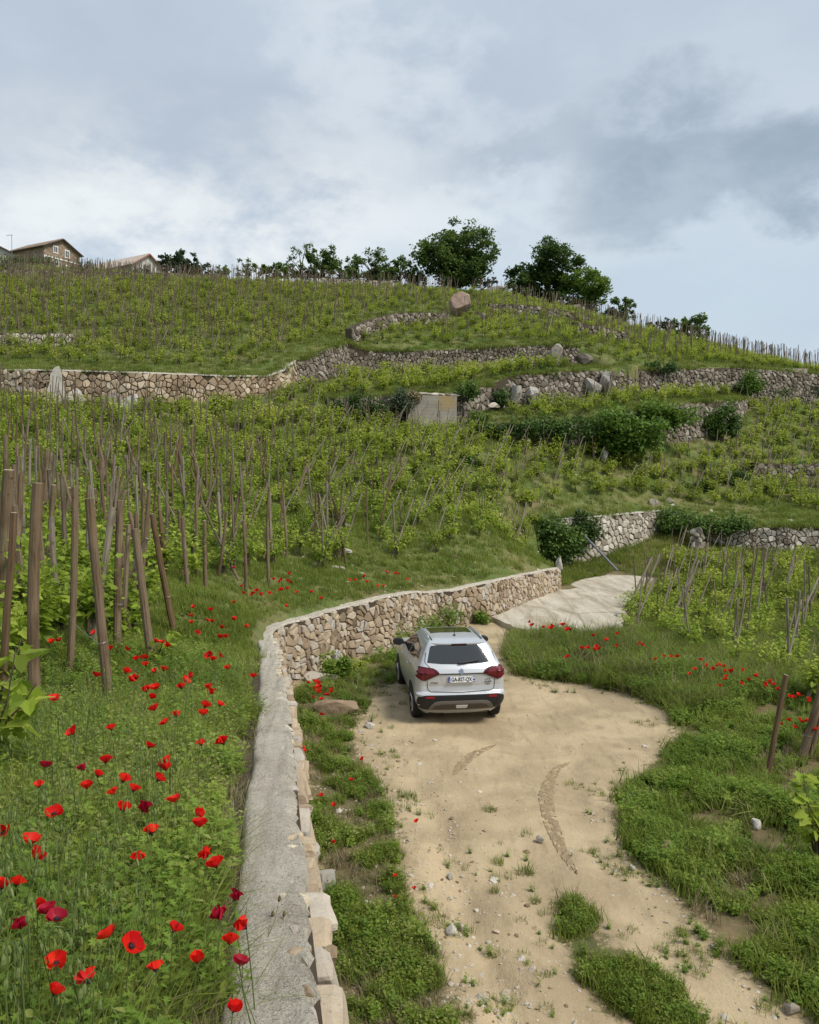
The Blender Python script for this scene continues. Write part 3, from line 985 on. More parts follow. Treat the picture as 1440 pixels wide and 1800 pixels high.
# pale coping stones set along the front edge of the coping
r_ = random.Random(5)
s = 2.6
while s < F0.L - .2:
    ln = (.08 + .13 * r_.random() + (.05 if s > 6 else 0)) * (1.0 if s < 9 else 1.35)
    wd = (.05 + .045 * r_.random()) * (.85 if s < 7 else 1)
    H = F0.h(s)
    x, y, z = F0.at(s + ln / 2, H - .012, -.065 - .03 * r_.random())
    x2, y2, z2 = F0.at(s + ln / 2 + .1, F0.h(s + ln / 2 + .1), 0)
    x1, y1, z1 = F0.at(s + ln / 2 - .1, F0.h(s + ln / 2 - .1), 0)
    me = rock_mesh('coping_stone', (ln * .62, wd * 1.05, .040 + .012 * r_.random()), int(s * 1000), MAT['coping_stone'] if r_.random() < .8 else MAT['stone_warm'], 3, 14, .10, True)
    o = link('coping_stone', me, W0, (x - W0.location.x, y - W0.location.y, z - W0.location.z - .004))
    o.rotation_euler = ((r_.random() - .5) * .25, -math.atan2(z2 - z1, .2) + (r_.random() - .5) * .15, math.atan2(y2 - y1, x2 - x1) + (r_.random() - .5) * .3)
    s += ln + .015 + .06 * r_.random()

build_wall('stone_wall', 'rubble stone wall half hidden by ivy behind the concrete pad', WI_top, lambda x, y: SA(x, y), .36, .26, 150, MAT['stone_pale'], seed=8, cap=(.4, .05), proud=.06, gap=.02, cap_mat='cap_far')
build_wall('stone_wall', 'low grey stone wall closing the lower plot of vines', WR_top, lambda x, y: SA(x, y), .42, .22, 120, MAT['stone_pale'], seed=9, proud=.08, gap=.02)
build_wall('stone_wall', 'long tan stone wall with two white boulders in it across the hillside', W1_top[:8], lambda x, y: SB(x, y), .44, .30, 300, MAT['stone_far'], seed=10, cap=(.4, .05), proud=.07, gap=.02, cap_mat='cap_far')
build_wall('stone_wall', 'dark brown stone wall climbing from the white topped wall end to the upper terrace', W1_top[7:], lambda x, y: SB(x, y) if True else 0, .42, .26, 60, MAT['stone_grey'], seed=11, proud=.09, gap=.025)
build_wall('stone_wall', 'grey dry stone wall below the yellow green upper terrace', W2_top, lambda x, y: SD(x, y), .38, .21, 120, MAT['stone_grey'], seed=12, proud=.11, gap=.02, skip=gone(.9))


def low3(x, y):
    k = np.asarray(x) / np.asarray(y) * 1440 + 720
    return np.where(k < 800, SB(x, y), np.where(k < 1300, SE(x, y), SB(x, y)))


build_wall('stone_wall', 'dry stone wall around the grey concrete panel', W3_top[:5], low3, .5, .3, 70, MAT['stone_grey'], seed=13, proud=.1, gap=.025)
build_wall('stone_wall', 'long dry stone wall with pale bedrock showing through on the upper right slope', W3_top[4:], low3, .48, .27, 200, MAT['stone_grey'], seed=14, proud=.14, gap=.025, skip=gone(.8))
build_wall('stone_wall', 'overgrown terrace wall under the dark fig bush', W4_top, lambda x, y: SB(x, y), .5, .3, 60, MAT['stone_grey'], seed=15, proud=.12, gap=.03, skip=gone(.5))
# low walls that stand in the slope
def slope_wall(label, L, S, h, sw, sh, mat, n, seed):
    P = pts(*L)
    P = [np.array([p[0], p[1], float(S(p[0], p[1])) + h]) for p in P]
    build_wall('stone_wall', label, P, lambda x, y: S(x, y), sw, sh, n, mat, seed=seed, proud=.1, gap=.025, depth=.5)


slope_wall('short stone wall with tumbled stones at the left end of the upper vineyard', ((-60, 607, 51.5), (60, 605, 51.6), (130, 600, 52)), SC_, .75, .4, .25, MAT['stone_pale'], 30, 21)
slope_wall('curved dry stone wall left of the pink boulder', ((618, 606, 59), (650, 590, 62), (700, 578, 65.5), (750, 576, 67.5), (790, 578, 69)), SC_, 1.0, .45, .25, MAT['stone_grey'], 60, 22)
slope_wall('low dark stone wall below the two tree crowns', ((860, 563, 75), (930, 562, 75.5), (1000, 566, 76), (1050, 574, 76)), SC_, .8, .5, .28, MAT['stone_grey'], 20, 23)
slope_wall('short stone wall above the grey rock on the upper right', ((1008, 608, 70), (1050, 606, 70.5), (1105, 612, 71)), SC_, .9, .5, .28, MAT['stone_grey'], 20, 24)
slope_wall('low stone wall under the skyline on the upper left', ((-100, 480, 88), (40, 480, 88), (140, 483, 88), (260, 487, 88), (400, 491, 90)), SC_, .9, .55, .3, MAT['stone_grey'], 10, 25)
slope_wall('low broken stone wall across the vines near the edge', ((1325, 850, 54.1), (1380, 846, 54.4), (1440, 842, 55), (1500, 838, 56)), SB, .9, .5, .28, MAT['stone_grey'], 30, 26)
slope_wall('pale stone retaining wall high beside the trees', ((560, 496, 90), (620, 496, 90.5), (700, 499, 91)), SC_, .9, .6, .3, MAT['stone_pale'], 10, 27)
# ------------------------------------------------------------------ plants: building blocks
LIB = {}          # collections of small plants that the ground cover is made of (not part of the scene by themselves)


def lib(name, meshes):
    c = bpy.data.collections.new(name)
    for i, me in enumerate(meshes):
        c.objects.link(bpy.data.objects.new('%s_%02d' % (name, i), me))
    LIB[name] = c
    return c


def blade(mb, base, az, h, w, bend, rnd, mi=0, seg=3):
    d = np.array([math.cos(az), math.sin(az), 0])
    sdir = np.array([-d[1], d[0], 0])
    vs = []
    for k in range(seg):
        u = k / seg
        c = np.array(base) + d * bend * h * u * u + np.array([0, 0, h * (u - .25 * bend * u * u)])
        ww = w * (1 - .75 * u)
        vs += [c - sdir * ww, c + sdir * ww]
    vs.append(np.array(base) + d * bend * h + np.array([0, 0, h * (1 - .25 * bend)]))
    fs = [(2 * k, 2 * k + 1, 2 * k + 3, 2 * k + 2) for k in range(seg - 1)] + [(2 * seg - 2, 2 * seg - 1, 2 * seg)]
    mb.add([tuple(v) for v in vs], fs, rnd, mi)


LOBED = [(0, -.02), (.30, -.16), (.34, .12), (.52, .30), (.30, .46), (.24, .72), (0, 1.0), (-.24, .72), (-.30, .46), (-.52, .30), (-.34, .12), (-.30, -.16)]
OVAL = [(0, 0), (.26, .25), (.30, .55), (0, 1), (-.30, .55), (-.26, .25)]
QUADL = [(0, 0), (.42, .45), (0, 1), (-.42, .45)]
FERN = [(0, 0), (.10, .25), (.42, .38), (.12, .48), (.36, .72), (.08, .74), (0, 1), (-.08, .74), (-.36, .72), (-.12, .48), (-.42, .38), (-.10, .25)]


def leaf(mb, p, az, pitch, size, rnd, shape=QUADL, cup=.15, mi=0, roll=0.0):
    """one leaf: its stalk at p, pointing along az and raised by pitch"""
    f = np.array([math.cos(az) * math.cos(pitch), math.sin(az) * math.cos(pitch), math.sin(pitch)])
    s = np.array([-math.sin(az), math.cos(az), 0.0])
    u = np.cross(f, s)
    if roll:
        s, u = s * math.cos(roll) + u * math.sin(roll), u * math.cos(roll) - s * math.sin(roll)
    p = np.asarray(p, float)
    vs = [tuple(p + (f * (y) + s * x + u * (cup * (abs(x) * 1.1 - y * y * .45))) * size) for x, y in shape]
    if len(shape) <= 6:
        mb.add(vs, [tuple(range(len(shape)))] if len(shape) == 4 else [(0, 1, 2, 3), (0, 3, 4, 5)], rnd, mi)
    else:
        c = tuple(p + (f * .4 - u * cup * .25) * size)
        n = len(vs)
        mb.add(vs + [c], [(i, (i + 1) % n, n) for i in range(n)], rnd, mi)


def grass_clump(r, n, h, rad, w, mat, bend=.5, up=False):
    mb = MB()
    for _ in range(n):
        a = r.random() * 6.283
        q = math.sqrt(r.random()) * rad
        hh = h * (.45 + .75 * r.random())
        blade(mb, (q * math.cos(a), q * math.sin(a), -.02), r.random() * 6.283, hh, w * (.7 + .6 * r.random()), bend * (.15 + 1.2 * r.random()), min(1, r.random() * .75 + (.3 if r.random() < .12 else 0)))
    return mb.mesh('grass_clump', mat)


def herb(r, n, h, rad, size, mat, shape=OVAL, stems=True):
    """low leafy plant: stems that rise and spread with leaves all along"""
    mb = MB()
    ns = max(3, n // 7)
    for k in range(ns):
        a = r.random() * 6.283
        ln = h * (.6 + .6 * r.random())
        lean = rad * (.2 + .9 * r.random())
        m = max(3, n // ns)
        for i in range(m):
            u = (i + .6) / m
            p = (math.cos(a) * lean * u ** 1.3, math.sin(a) * lean * u ** 1.3, ln * u * (1 - .15 * u))
            aa = a + i * 2.4 + r.random()
            leaf(mb, p, aa, .5 * (r.random() - .35) + .35 * u, size * (1.1 - .55 * u) * (.75 + .5 * r.random()), min(1, .12 + .55 * u + .3 * r.random()), shape, .2)
    return mb.mesh('herb', mat)


def scatter(name, coll, P, scale, pick=None, tilt=.12, label=None):
    """ground cover that nobody could count: one object, small plants set on its points"""
    P = np.asarray(P, np.float32)
    n = len(P)
    me = bpy.data.meshes.new(name)
    me.vertices.add(n)
    me.vertices.foreach_set('co', P.ravel())
    rot = np.stack([rng.normal(0, tilt, n), rng.normal(0, tilt, n), rng.uniform(0, 6.283, n)], 1).astype(np.float32)
    me.attributes.new('rot', 'FLOAT_VECTOR', 'POINT').data.foreach_set('vector', rot.ravel())
    me.attributes.new('scl', 'FLOAT', 'POINT').data.foreach_set('value', np.broadcast_to(np.asarray(scale, np.float32), (n,)).copy())
    k = len(coll.objects)
    pk = rng.integers(0, k, n) if pick is None else pick
    me.attributes.new('pick', 'INT', 'POINT').data.foreach_set('value', np.asarray(pk, np.int32))
    o = link(name, me)
    ng = bpy.data.node_groups.new(name, 'GeometryNodeTree')
    ng.interface.new_socket('Geometry', in_out='INPUT', socket_type='NodeSocketGeometry')
    ng.interface.new_socket('Geometry', in_out='OUTPUT', socket_type='NodeSocketGeometry')
    gi, go = ng.nodes.new('NodeGroupInput'), ng.nodes.new('NodeGroupOutput')
    ci = ng.nodes.new('GeometryNodeCollectionInfo')
    ci.inputs['Collection'].default_value = coll
    ci.inputs['Separate Children'].default_value = True
    ci.inputs['Reset Children'].default_value = True
    ip = ng.nodes.new('GeometryNodeInstanceOnPoints')
    ip.inputs['Pick Instance'].default_value = True

    def attr(nm, t):
        a = ng.nodes.new('GeometryNodeInputNamedAttribute')
        a.data_type = t
        a.inputs['Name'].default_value = nm
        return a.outputs[0]
    ng.links.new(gi.outputs[0], ip.inputs['Points'])
    ng.links.new(ci.outputs[0], ip.inputs['Instance'])
    ng.links.new(attr('pick', 'INT'), ip.inputs['Instance Index'])
    ng.links.new(attr('rot', 'FLOAT_VECTOR'), ip.inputs['Rotation'])
    ng.links.new(attr('scl', 'FLOAT'), ip.inputs['Scale'])
    ng.links.new(ip.outputs[0], go.inputs[0])
    md = o.modifiers.new('cover', 'NODES')
    md.node_group = ng
    return tag(o, kind='stuff')


def spread(n, poly, S, y0, y1, px=(-120, 1560), power=1.0, keep=None):
    """points over a piece of ground, closer together near the camera"""
    u = rng.random(n)
    if abs(power - 1) < 1e-6:
        Y = y0 * (y1 / y0) ** u
    else:
        q = 1 - power
        Y = (y0 ** q + u * (y1 ** q - y0 ** q)) ** (1 / q)
    X = (rng.uniform(px[0], px[1], n) - 720) / 1440 * Y
    ok = in_poly(X, Y, poly)
    X, Y = X[ok], Y[ok]
    if keep is not None:
        k = keep(X, Y)
        X, Y = X[k], Y[k]
    return np.c_[X, Y, S(X, Y)]


# ------------------------------------------------------------------ ground cover
rr = random.Random(77)
lib('grass_near', [grass_clump(rr, 24, .26, .10, .0035, MAT['grass'], 1.1) for _ in range(4)] + [grass_clump(rr, 20, .40, .09, .0028, MAT['grass'], .8) for _ in range(3)] + [grass_clump(rr, 16, .30, .11, .0028, MAT['dry'], 1.0)])
lib('grass_mid', [grass_clump(rr, 26, .22, .16, .006, MAT['grass'], .6) for _ in range(4)])
lib('grass_hill', [grass_clump(rr, 26, .20, .22, .011, MAT['grass_hill'], .6) for _ in range(5)])
lib('herb_near', [herb(rr, 34, .22, .12, .05, MAT['grass'], OVAL) for _ in range(3)] + [herb(rr, 30, .26, .10, .06, MAT['weed'], FERN) for _ in range(3)])
lib('herb_mound', [herb(rr, 70, .26, .20, .075, MAT['weed'], FERN) for _ in range(5)])
lib('herb_small', [herb(rr, 36, .16, .14, .05, MAT['weed'], OVAL) for _ in range(4)])
lib('herb_mixed', [herb(rr, 36, .16, .14, .05, MAT['weed'], OVAL) for _ in range(2)] + [herb(rr, 60, .24, .2, .07, MAT['weed'], FERN) for _ in range(2)] + [herb(rr, 30, .3, .12, .06, MAT['grass'], OVAL) for _ in range(2)])
lib('dry_tuft', [grass_clump(rr, 18, .22, .10, .004, MAT['dry'], .8) for _ in range(3)])


def bud_stem(r):
    mb = MB()
    for _ in range(3):
        x, y = r.gauss(0, .05), r.gauss(0, .05)
        h = .32 + .16 * r.random()
        a = r.random() * 6.28
        dx, dy = math.cos(a), math.sin(a)
        mb.tube([(x, y, 0), (x + .01, y, h * .6), (x, y + .01, h), (x + dx * .02, y + dy * .02, h + .022), (x + dx * .038, y + dy * .038, h + .01), (x + dx * .042, y + dy * .042, h - .012)], .0016, 3, caps=False)
        c = Vector((x + dx * .043, y + dy * .043, h - .025))
        mb.tube([c + Vector((0, 0, .016)), c + Vector((0, 0, .006)), c - Vector((0, 0, .006)), c - Vector((0, 0, .017))], [.002, .0052, .0055, .0015], 5, mi=1)
    return mb.mesh('bud_stem', [MAT['stem'], MAT['bud']])


lib('bud_stem', [bud_stem(rr) for _ in range(4)])

near_wall = lambda X, Y: dist_line(X, Y, W0_line)


def cap_free(X, Y):
    """ragged edge where the growth meets the wall's cement top"""
    return near_wall(X, Y) > .43 + .15 * wob(X, Y, 2.5, 4) + .10 * wob(X, Y, 9, 1)


terr = lambda X, Y: cap_free(X, Y)
P = spread(26000, polyB, SB, 1.5, 13, (-150, 900), 1.0, terr)
m = rng.random(len(P)) < .46
scatter('meadow_grass', LIB['grass_near'], P[m], rng.uniform(.4, .95, m.sum()), tilt=.32)
Q = P[~m]
scatter('meadow_herbs', LIB['herb_near'], Q, rng.uniform(.45, 1.15, len(Q)) * (1 + .25 * wob(Q[:, 0], Q[:, 1], 2, 3)), tilt=.2)
P = spread(420, polyB, SB, 1.6, 9, (-100, 560), 1.0, lambda X, Y: near_wall(X, Y) > .6)
scatter('poppy_buds', LIB['bud_stem'], P, rng.uniform(.7, 1.05, len(P)))
P = spread(5200, polyB, SB, 1.6, 30, (200, 1000), 1.0, lambda X, Y: (near_wall(X, Y) < .62) & (near_wall(X, Y) > .33))
scatter('dry_grass', LIB['dry_tuft'], P, rng.uniform(.35, .8, len(P)))
P = spread(42000, polyB, SB, 11, 75, (-60, 1560), 1.15, terr)
bare = wob(P[:, 0], P[:, 1], .8, 7) + .6 * wob(P[:, 0], P[:, 1], 2.6, 2)
P = P[(bare < .62) | (rng.random(len(P)) < .35)]
scatter('terrace_grass', LIB['grass_mid'], P, np.clip(P[:, 1] / 24, .8, 1.55) * rng.uniform(.7, 1.2, len(P)))
P = spread(9000, polyB, SB, 12, 70, (-60, 1560), 1.2, terr)
scatter('terrace_herbs', LIB['herb_small'], P, np.clip(P[:, 1] / 26, .9, 2.2) * rng.uniform(.6, 1.2, len(P)))
P = np.concatenate([spread(30000, polyC, SC_, 44, 105, (-60, 1560), 1.2), spread(5000, polyD, SD, 46, 64, (500, 1100)), spread(6000, polyE, SE, 48, 68, (760, 1340))])
bare = wob(P[:, 0], P[:, 1], .5, 3) + .6 * wob(P[:, 0], P[:, 1], 1.7, 5)
P = P[(bare < .55) | (rng.random(len(P)) < .3)]
scatter('hill_grass', LIB['grass_hill'], P, np.clip(P[:, 1] / 60, .8, 1.7) * rng.uniform(.8, 1.5, len(P)))

# beside the track
off_dirt = lambda X, Y: (~in_poly(X, Y, dirt_poly)) & (~in_poly(X, Y, slab_poly))
dd = lambda X, Y: dist_line(X, Y, dirt_poly + [dirt_poly[0]])
slabd = lambda X, Y: dist_line(X, Y, slab_poly + [slab_poly[0]])
leftside = lambda X, Y: X < .8 + (Y - 8) * .05
# left strip under the wall
L1 = lambda X, Y: off_dirt(X, Y) & leftside(X, Y) & (near_wall(X, Y) > .35) & (Y < 26)
P = spread(26000, polyA, SA, 5, 27, (480, 900), 1.0, L1)
dens = wob(P[:, 0], P[:, 1], 2.2, 1) + .8 * wob(P[:, 0], P[:, 1], 6, 3)
k = dens > -.12
P, dens = P[k], dens[k]
m = rng.random(len(P)) < .46
scatter('verge_grass', LIB['grass_mid'], P[m], rng.uniform(.4, 1.0, m.sum()) * np.clip(.8 + dens[m] * .5, .5, 1.4), tilt=.25)
scatter('verge_herbs', LIB['herb_mixed'], P[~m], rng.uniform(.35, 1.0, (~m).sum()) * np.clip(.8 + dens[~m] * .5, .5, 1.5), tilt=.2)
P = spread(2500, polyA, SA, 5, 24, (480, 900), 1.0, L1)
scatter('dry_grass', LIB['dry_tuft'], P, rng.uniform(.4, 1.1, len(P)), tilt=.3)
# scattered tufts that creep on to the dirt
P = spread(9000, polyA, SA, 5.5, 24, (520, 1440), 1.0, lambda X, Y: in_poly(X, Y, dirt_poly) & ((dd(X, Y) < .6 + .45 * wob(X, Y, 3, 2)) | ((Y < 11.5) & (rng.random(len(X)) < .16))))
P = P[wob(P[:, 0], P[:, 1], 3.2, 9) > .10]
m = rng.random(len(P)) < .5
scatter('verge_grass', LIB['grass_mid'], P[m], rng.uniform(.22, .6, m.sum()))
scatter('verge_herbs', LIB['herb_mixed'], P[~m], rng.uniform(.2, .55, (~m).sum()))
# strip of turf in the middle of the track
P = spread(30000, turf_strip, SA, 5.5, 12, (900, 1440), 1.0, lambda X, Y: dist_line(X, Y, turf_strip + [turf_strip[0]]) > .12 + .22 * wob(X, Y, 4, 5))
P = P[wob(P[:, 0], P[:, 1], 3, 4) + .6 * wob(P[:, 0], P[:, 1], 7, 2) > -.25][:950]
m = rng.random(len(P)) < .55
scatter('track_turf', LIB['grass_mid'], P[m], rng.uniform(.35, 1.05, m.sum()), tilt=.35)
scatter('track_herbs', LIB['herb_mixed'], P[~m], rng.uniform(.3, .85, (~m).sum()), tilt=.2)
# right bank: leafy mounds near the camera, tall grass further off
R1 = lambda X, Y: off_dirt(X, Y) & (X > .8 + (Y - 8) * .05)
P = spread(15000, polyA, SA, 5, 19, (900, 1560), 1.0, lambda X, Y: R1(X, Y) & (X < 8.2))
dens = wob(P[:, 0], P[:, 1], 2.0, 8) + .5 * wob(P[:, 0], P[:, 1], 5, 8)
k = dens > -.40
P, dens = P[k], dens[k]
m = rng.random(len(P)) < .70
scatter('bank_weeds', LIB['herb_mound'], P[m], rng.uniform(.4, 1.0, m.sum()) * np.clip(.85 + .6 * dens[m], .5, 1.6), tilt=.25)
scatter('bank_grass', LIB['grass_mid'], P[~m], rng.uniform(.7, 1.5, (~m).sum()), tilt=.3)
P = spread(700, polyA, SA, 5, 24, (900, 1560), 1.0, lambda X, Y: R1(X, Y))
scatter('dry_grass', LIB['dry_tuft'], P, rng.uniform(.6, 1.5, len(P)), tilt=.3)
P = spread(8000, polyA, SA, 14.5, 25.5, (880, 1560), 1.0, lambda X, Y: R1(X, Y) & (slabd(X, Y) > .15) & (Y > 15 + .2 * X) & (wob(X, Y, 1.6, 2) > -.75))
scatter('bank_grass', LIB['grass_near'], P, rng.uniform(.6, 1.9, len(P)) * (1 + .3 * wob(P[:, 0], P[:, 1], 1.8, 4)), tilt=.3)
P = spread(900, polyA, SA, 17, 25.5, (880, 1560), 1.0, lambda X, Y: R1(X, Y) & (slabd(X, Y) > .15) & (Y > 15 + .2 * X))
scatter('dry_grass', LIB['dry_tuft'], P, rng.uniform(1.2, 2.8, len(P)), tilt=.2)
P = spread(3000, polyA, SA, 16.5, 25, (880, 1560), 1.0, lambda X, Y: R1(X, Y) & (slabd(X, Y) > .15))
scatter('bank_weeds', LIB['herb_mound'], P, rng.uniform(.6, 1.4, len(P)))
P = spread(15000, polyA, SA, 19, 49, (860, 1560), 1.1, lambda X, Y: R1(X, Y) & (slabd(X, Y) > .12) & (Y > 19))
scatter('plot_grass', LIB['grass_mid'], P, np.clip(P[:, 1] / 24, .8, 1.8) * rng.uniform(.6, 1.1, len(P)))


# pebbles and grit on the track
def pebbles(r, k):
    out = []
    for i in range(k):
        out.append(rock_mesh('pebble', (1, .8 + .3 * r.random(), .55), 400 + i, MAT['stone_pale'] if i % 2 else MAT['stone_warm'], 1, 5, .12, True))
    return out


lib('pebble', pebbles(rr, 6))
inn = lambda X, Y: in_poly(X, Y, dirt_poly) & ((Y > 18.2) | (Y < 15) | (X < -.6) | (X > 2.3))
P = spread(16000, polyA, SA, 5.5, 26, (520, 1500), 1.0, inn)
edge = dd(P[:, 0], P[:, 1])
lm = dist_line(P[:, 0], P[:, 1], rut)
P = P[(rng.random(len(P)) < .10 + .6 * np.exp(-(edge / .5) ** 2) + .9 * np.exp(-(lm / .5) ** 2) + .5 * ((P[:, 0] < .35 + .02 * P[:, 1]) & (P[:, 1] < 15)))]
scatter('gravel', LIB['pebble'], P, np.exp(rng.normal(-4.45, .6, len(P))), tilt=.3)
P = spread(2600, polyA, SA, 5, 24, (520, 900), 1.0, lambda X, Y: off_dirt(X, Y) & leftside(X, Y))
scatter('gravel', LIB['pebble'], P, np.exp(rng.normal(-4.1, .5, len(P))), tilt=.3)
P = spread(900, polyB, SB, 22, 70, (300, 1500), 1.2)
scatter('field_stones', LIB['pebble'], P, np.exp(rng.normal(-2.6, .45, len(P))), tilt=.4)

# grass and weeds that hang over the tops of the terrace walls
Q = []
for L, cnt in ((W1_top, 500), (W2_top, 520), (W3_top, 900), (W4_top, 420), (WR_top, 420), (WI_top, 120)):
    P_ = resample([tuple(p) for p in L], .05)
    k = rng.integers(0, len(P_), cnt)
    a = P_[k] + np.c_[rng.normal(0, .1, cnt), rng.uniform(-.05, .45, cnt), np.zeros(cnt)]
    keep_ = wob(a[:, 0], a[:, 1], .9, 4) > -.25
    Q.append(a[keep_])
Q = np.concatenate(Q)
scatter('wall_grass', LIB['grass_hill'], Q, rng.uniform(.7, 1.8, len(Q)), tilt=.5)
# ------------------------------------------------------------------ stakes
def stake_mesh(seed, ln, r0, n=10, ring=True, mat='wood'):
    r = random.Random(seed)
    mb = MB()
    k = 7
    P, rad = [], []
    bx, by = r.gauss(0, .008) * ln, r.gauss(0, .008) * ln
    for i in range(k + 1):
        u = i / k
        P.append((bx * math.sin(u * 3.1) + r.gauss(0, .0015), by * math.sin(u * 2.6) + r.gauss(0, .0015), -.15 + (ln + .15) * u))
        rad.append(r0 * (1.06 - .14 * u) * (1 + r.gauss(0, .02)))
    P.append((P[-1][0], P[-1][1], ln + r0 * .12))
    rad.append(r0 * .84)
    mb.tube(P, rad, n, r.random() * .6, 0, caps=False)
    m = (len(P) - 1) * n
    top = len(mb.v)
    mb.v.append((P[-1][0], P[-1][1], ln + r0 * .14)); mb.r.append(.5)
    for i in range(n):
        mb.f.append((m + i, m + (i + 1) % n, top)); mb.m.append(1)
    return mb.mesh('stake', [MAT[mat], MAT['cut']])


def wire_ring(seed, r0, z):
    mb = MB()
    mb.tube([(math.cos(a) * r0, math.sin(a) * r0, z + .008 * math.sin(a * 2 + seed)) for a in np.linspace(0, 6.283, 13)], .0022, 4)
    return mb


MAT['wire'] = simple_mat('galvanised wire', (0.42, 0.42, 0.42), 0.45, metallic=0.8)
STAKES = []


def place_stake(base, top, rad, label, group, seed=0, me=None, rings=0):
    base, top = Vector(base), Vector(top)
    ln = (top - base).length
    if me is None:
        me = stake_mesh(seed, ln, rad)
    o = link('vineyard_stake', me, None, base)
    q = Vector((0, 0, 1)).rotation_difference((top - base).normalized())
    o.rotation_mode = 'QUATERNION'
    o.rotation_quaternion = q @ Quaternion((0, 0, 1), seed * 1.7)
    tag(o, label, 'stake', group)
    STAKES.append(o)
    for k in range(rings):
        link('wire_tie', wire_ring(seed, rad * 1.07, ln * (.32 + .12 * k)).mesh('wire_tie', MAT['wire']), o)
    return o


G1 = 'wooden stakes of the vines on the poppy terrace'
front = [
    ((18, 827), (0, 1145), 20, 'thick grey brown stake cut by the edge, taller than its neighbours', 1),
    ((67, 850), (66, 1282), 20, 'thick dark barked stake standing upright nearest the poppies with pale cut top', 1),
    ((37, 834), (28, 990), 11, 'brown stake just behind the thick one at the edge', 0),
    ((95, 853), (79, 1060), 10, 'brown stake leaning over behind the thick dark one', 0),
    ((130, 856), (122, 1188), 12, 'slim straight brown stake between the dark stake and the leaning one', 1),
    ((122, 858), (115, 970), 8, 'pale weathered stake behind the slim straight brown one', 0),
    ((156, 877), (192, 1246), 17, 'thick brown stake leaning with its top towards the edge, foot among poppies', 1),
    ((214, 880), (207, 1146), 14, 'straight greyish stake with a wire tie, behind the thick leaning stake', 1),
    ((228, 900), (252, 1050), 8, 'thin dark stake crossing behind the orange brown leaning one', 0),
    ((238, 930), (266, 1166), 14, 'orange brown stake leaning, shorter, with vine leaves at its foot', 0),
    ((268, 904), (308, 1116), 11, 'slender stake with the strongest lean, last of the front row', 1),
    ((262, 885), (257, 992), 7, 'thin brown stake behind the slender leaning one', 0),
    ((281, 898), (293, 1012), 8, 'thin grey stake beside the slender leaning one', 0),
    ((315, 898), (319, 1015), 7, 'pale thin stake, one of the close pair past the front row', 0),
    ((321, 910), (330, 1037), 8, 'brown thin stake, the other of the close pair past the front row', 0),
    ((360, 915), (362, 1041), 7, 'dark straight stake at the corner of the vines over the grass', 0),
    ((428, 915), (432, 1041), 6, 'pale bent stake alone over the poppies by the wall turn', 0),
    ((398, 900), (384, 1015), 6, 'whitish stake leaning away from the dark straight stake', 0),
    ((420, 865), (402, 985), 6, 'brown stake leaning over the whitish one', 0),
    ((470, 925), (473, 1032), 6, 'thin stake above the wall turn with poppies at its foot', 0),
    ((166, 860), (170, 960), 8, 'grey stake top showing behind the thick leaning stake', 0),
    ((83, 790), (75, 950), 8, 'tall brown stake behind the front row with crooked top', 0),
    ((9, 765), (3, 900), 8, 'dark stake rising behind the thick one at the edge', 0),
]
for i, (t, b, w, lab, rg) in enumerate(front):
    p = hit(SB, b[0], b[1], 0.0, 3)
    if b[0] < 5:
        p = hit(SB, b[0], b[1] + 25, 0, 3)
    Y = p[1]
    q = W(t[0], t[1], Y + .08 * ((i * 7) % 5 - 2) / 2)
    place_stake(p, q, w * Y / 1440 / 2, lab, G1, i + 1, rings=rg)
pr = [((1383, 1187), (1350, 1366), 10, 'pale grey leaning stake standing in leafy weeds beside the track'),
      ((1446, 1205), (1408, 1335), 15, 'reddish brown stake leaning at the edge beside red poppies'),
      ((1452, 1225), (1424, 1330), 8, 'thin grey stake crossing behind the reddish brown one'),
      ((1446, 1385), (1436, 1470), 9, 'short brown stake in the vine at the edge')]
for i, (t, b, w, lab) in enumerate(pr):
    p = hit(SA, b[0], b[1], 0.0, 3)
    place_stake(p, W(t[0], t[1], p[1] + .1), w * p[1] / 1440 / 2, lab, 'stakes beside the leafy bank', 60 + i, rings=1 if i < 2 else 0)

# ------------------------------------------------------------------ vines
def vine_parts(seed, n, size, shape, mat, h=.95, spreadw=.34):
    r = random.Random(seed)
    tr = MB()
    th = .25 + .15 * r.random()
    P = [(0, 0, -.1)]
    for k in range(5):
        P.append((r.gauss(0, .02), r.gauss(0, .02), th * (k + 1) / 5))
    tr.tube(P, [.028, .026, .022, .024, .022, .026], 6, r.random())
    cr = MB()
    ns = 6 + r.randrange(3)
    per = n // ns
    for s in range(ns):
        a = r.random() * 6.283
        out = spreadw * (.35 + .8 * r.random())
        hh = th + (h - th) * (.35 + .65 * r.random())
        q = []
        for k in range(5):
            u = k / 4
            q.append(Vector((P[-1][0] + math.cos(a) * out * (u ** .8) + r.gauss(0, .02), P[-1][1] + math.sin(a) * out * (u ** .8) + r.gauss(0, .02), th + (hh - th) * u)))
        tr.tube(q, [.008, .006, .005, .004, .002], 3, .9, 1, caps=False)
        for i in range(per):
            u = ((i + r.random()) / per) ** .85
            k = min(3, int(u * 4))
            c = q[k].lerp(q[k + 1], u * 4 - k)
            aa = r.random() * 6.283
            pl = size * (.5 + .9 * r.random()) * (1 - .3 * u)
            p = c + Vector((math.cos(aa) * pl, math.sin(aa) * pl, r.gauss(0, .03)))
            leaf(cr, p, aa + r.gauss(0, .5), -.25 + r.gauss(0, .5) + .3 * u, size * (1.15 - .5 * u) * (.75 + .5 * r.random()), min(1, .05 + .4 * u + .5 * r.random()), shape, .22, roll=r.gauss(0, .35))
    return tr.mesh('trunk', [MAT['bark'], MAT['stem']]), cr.mesh('foliage', MAT[mat])


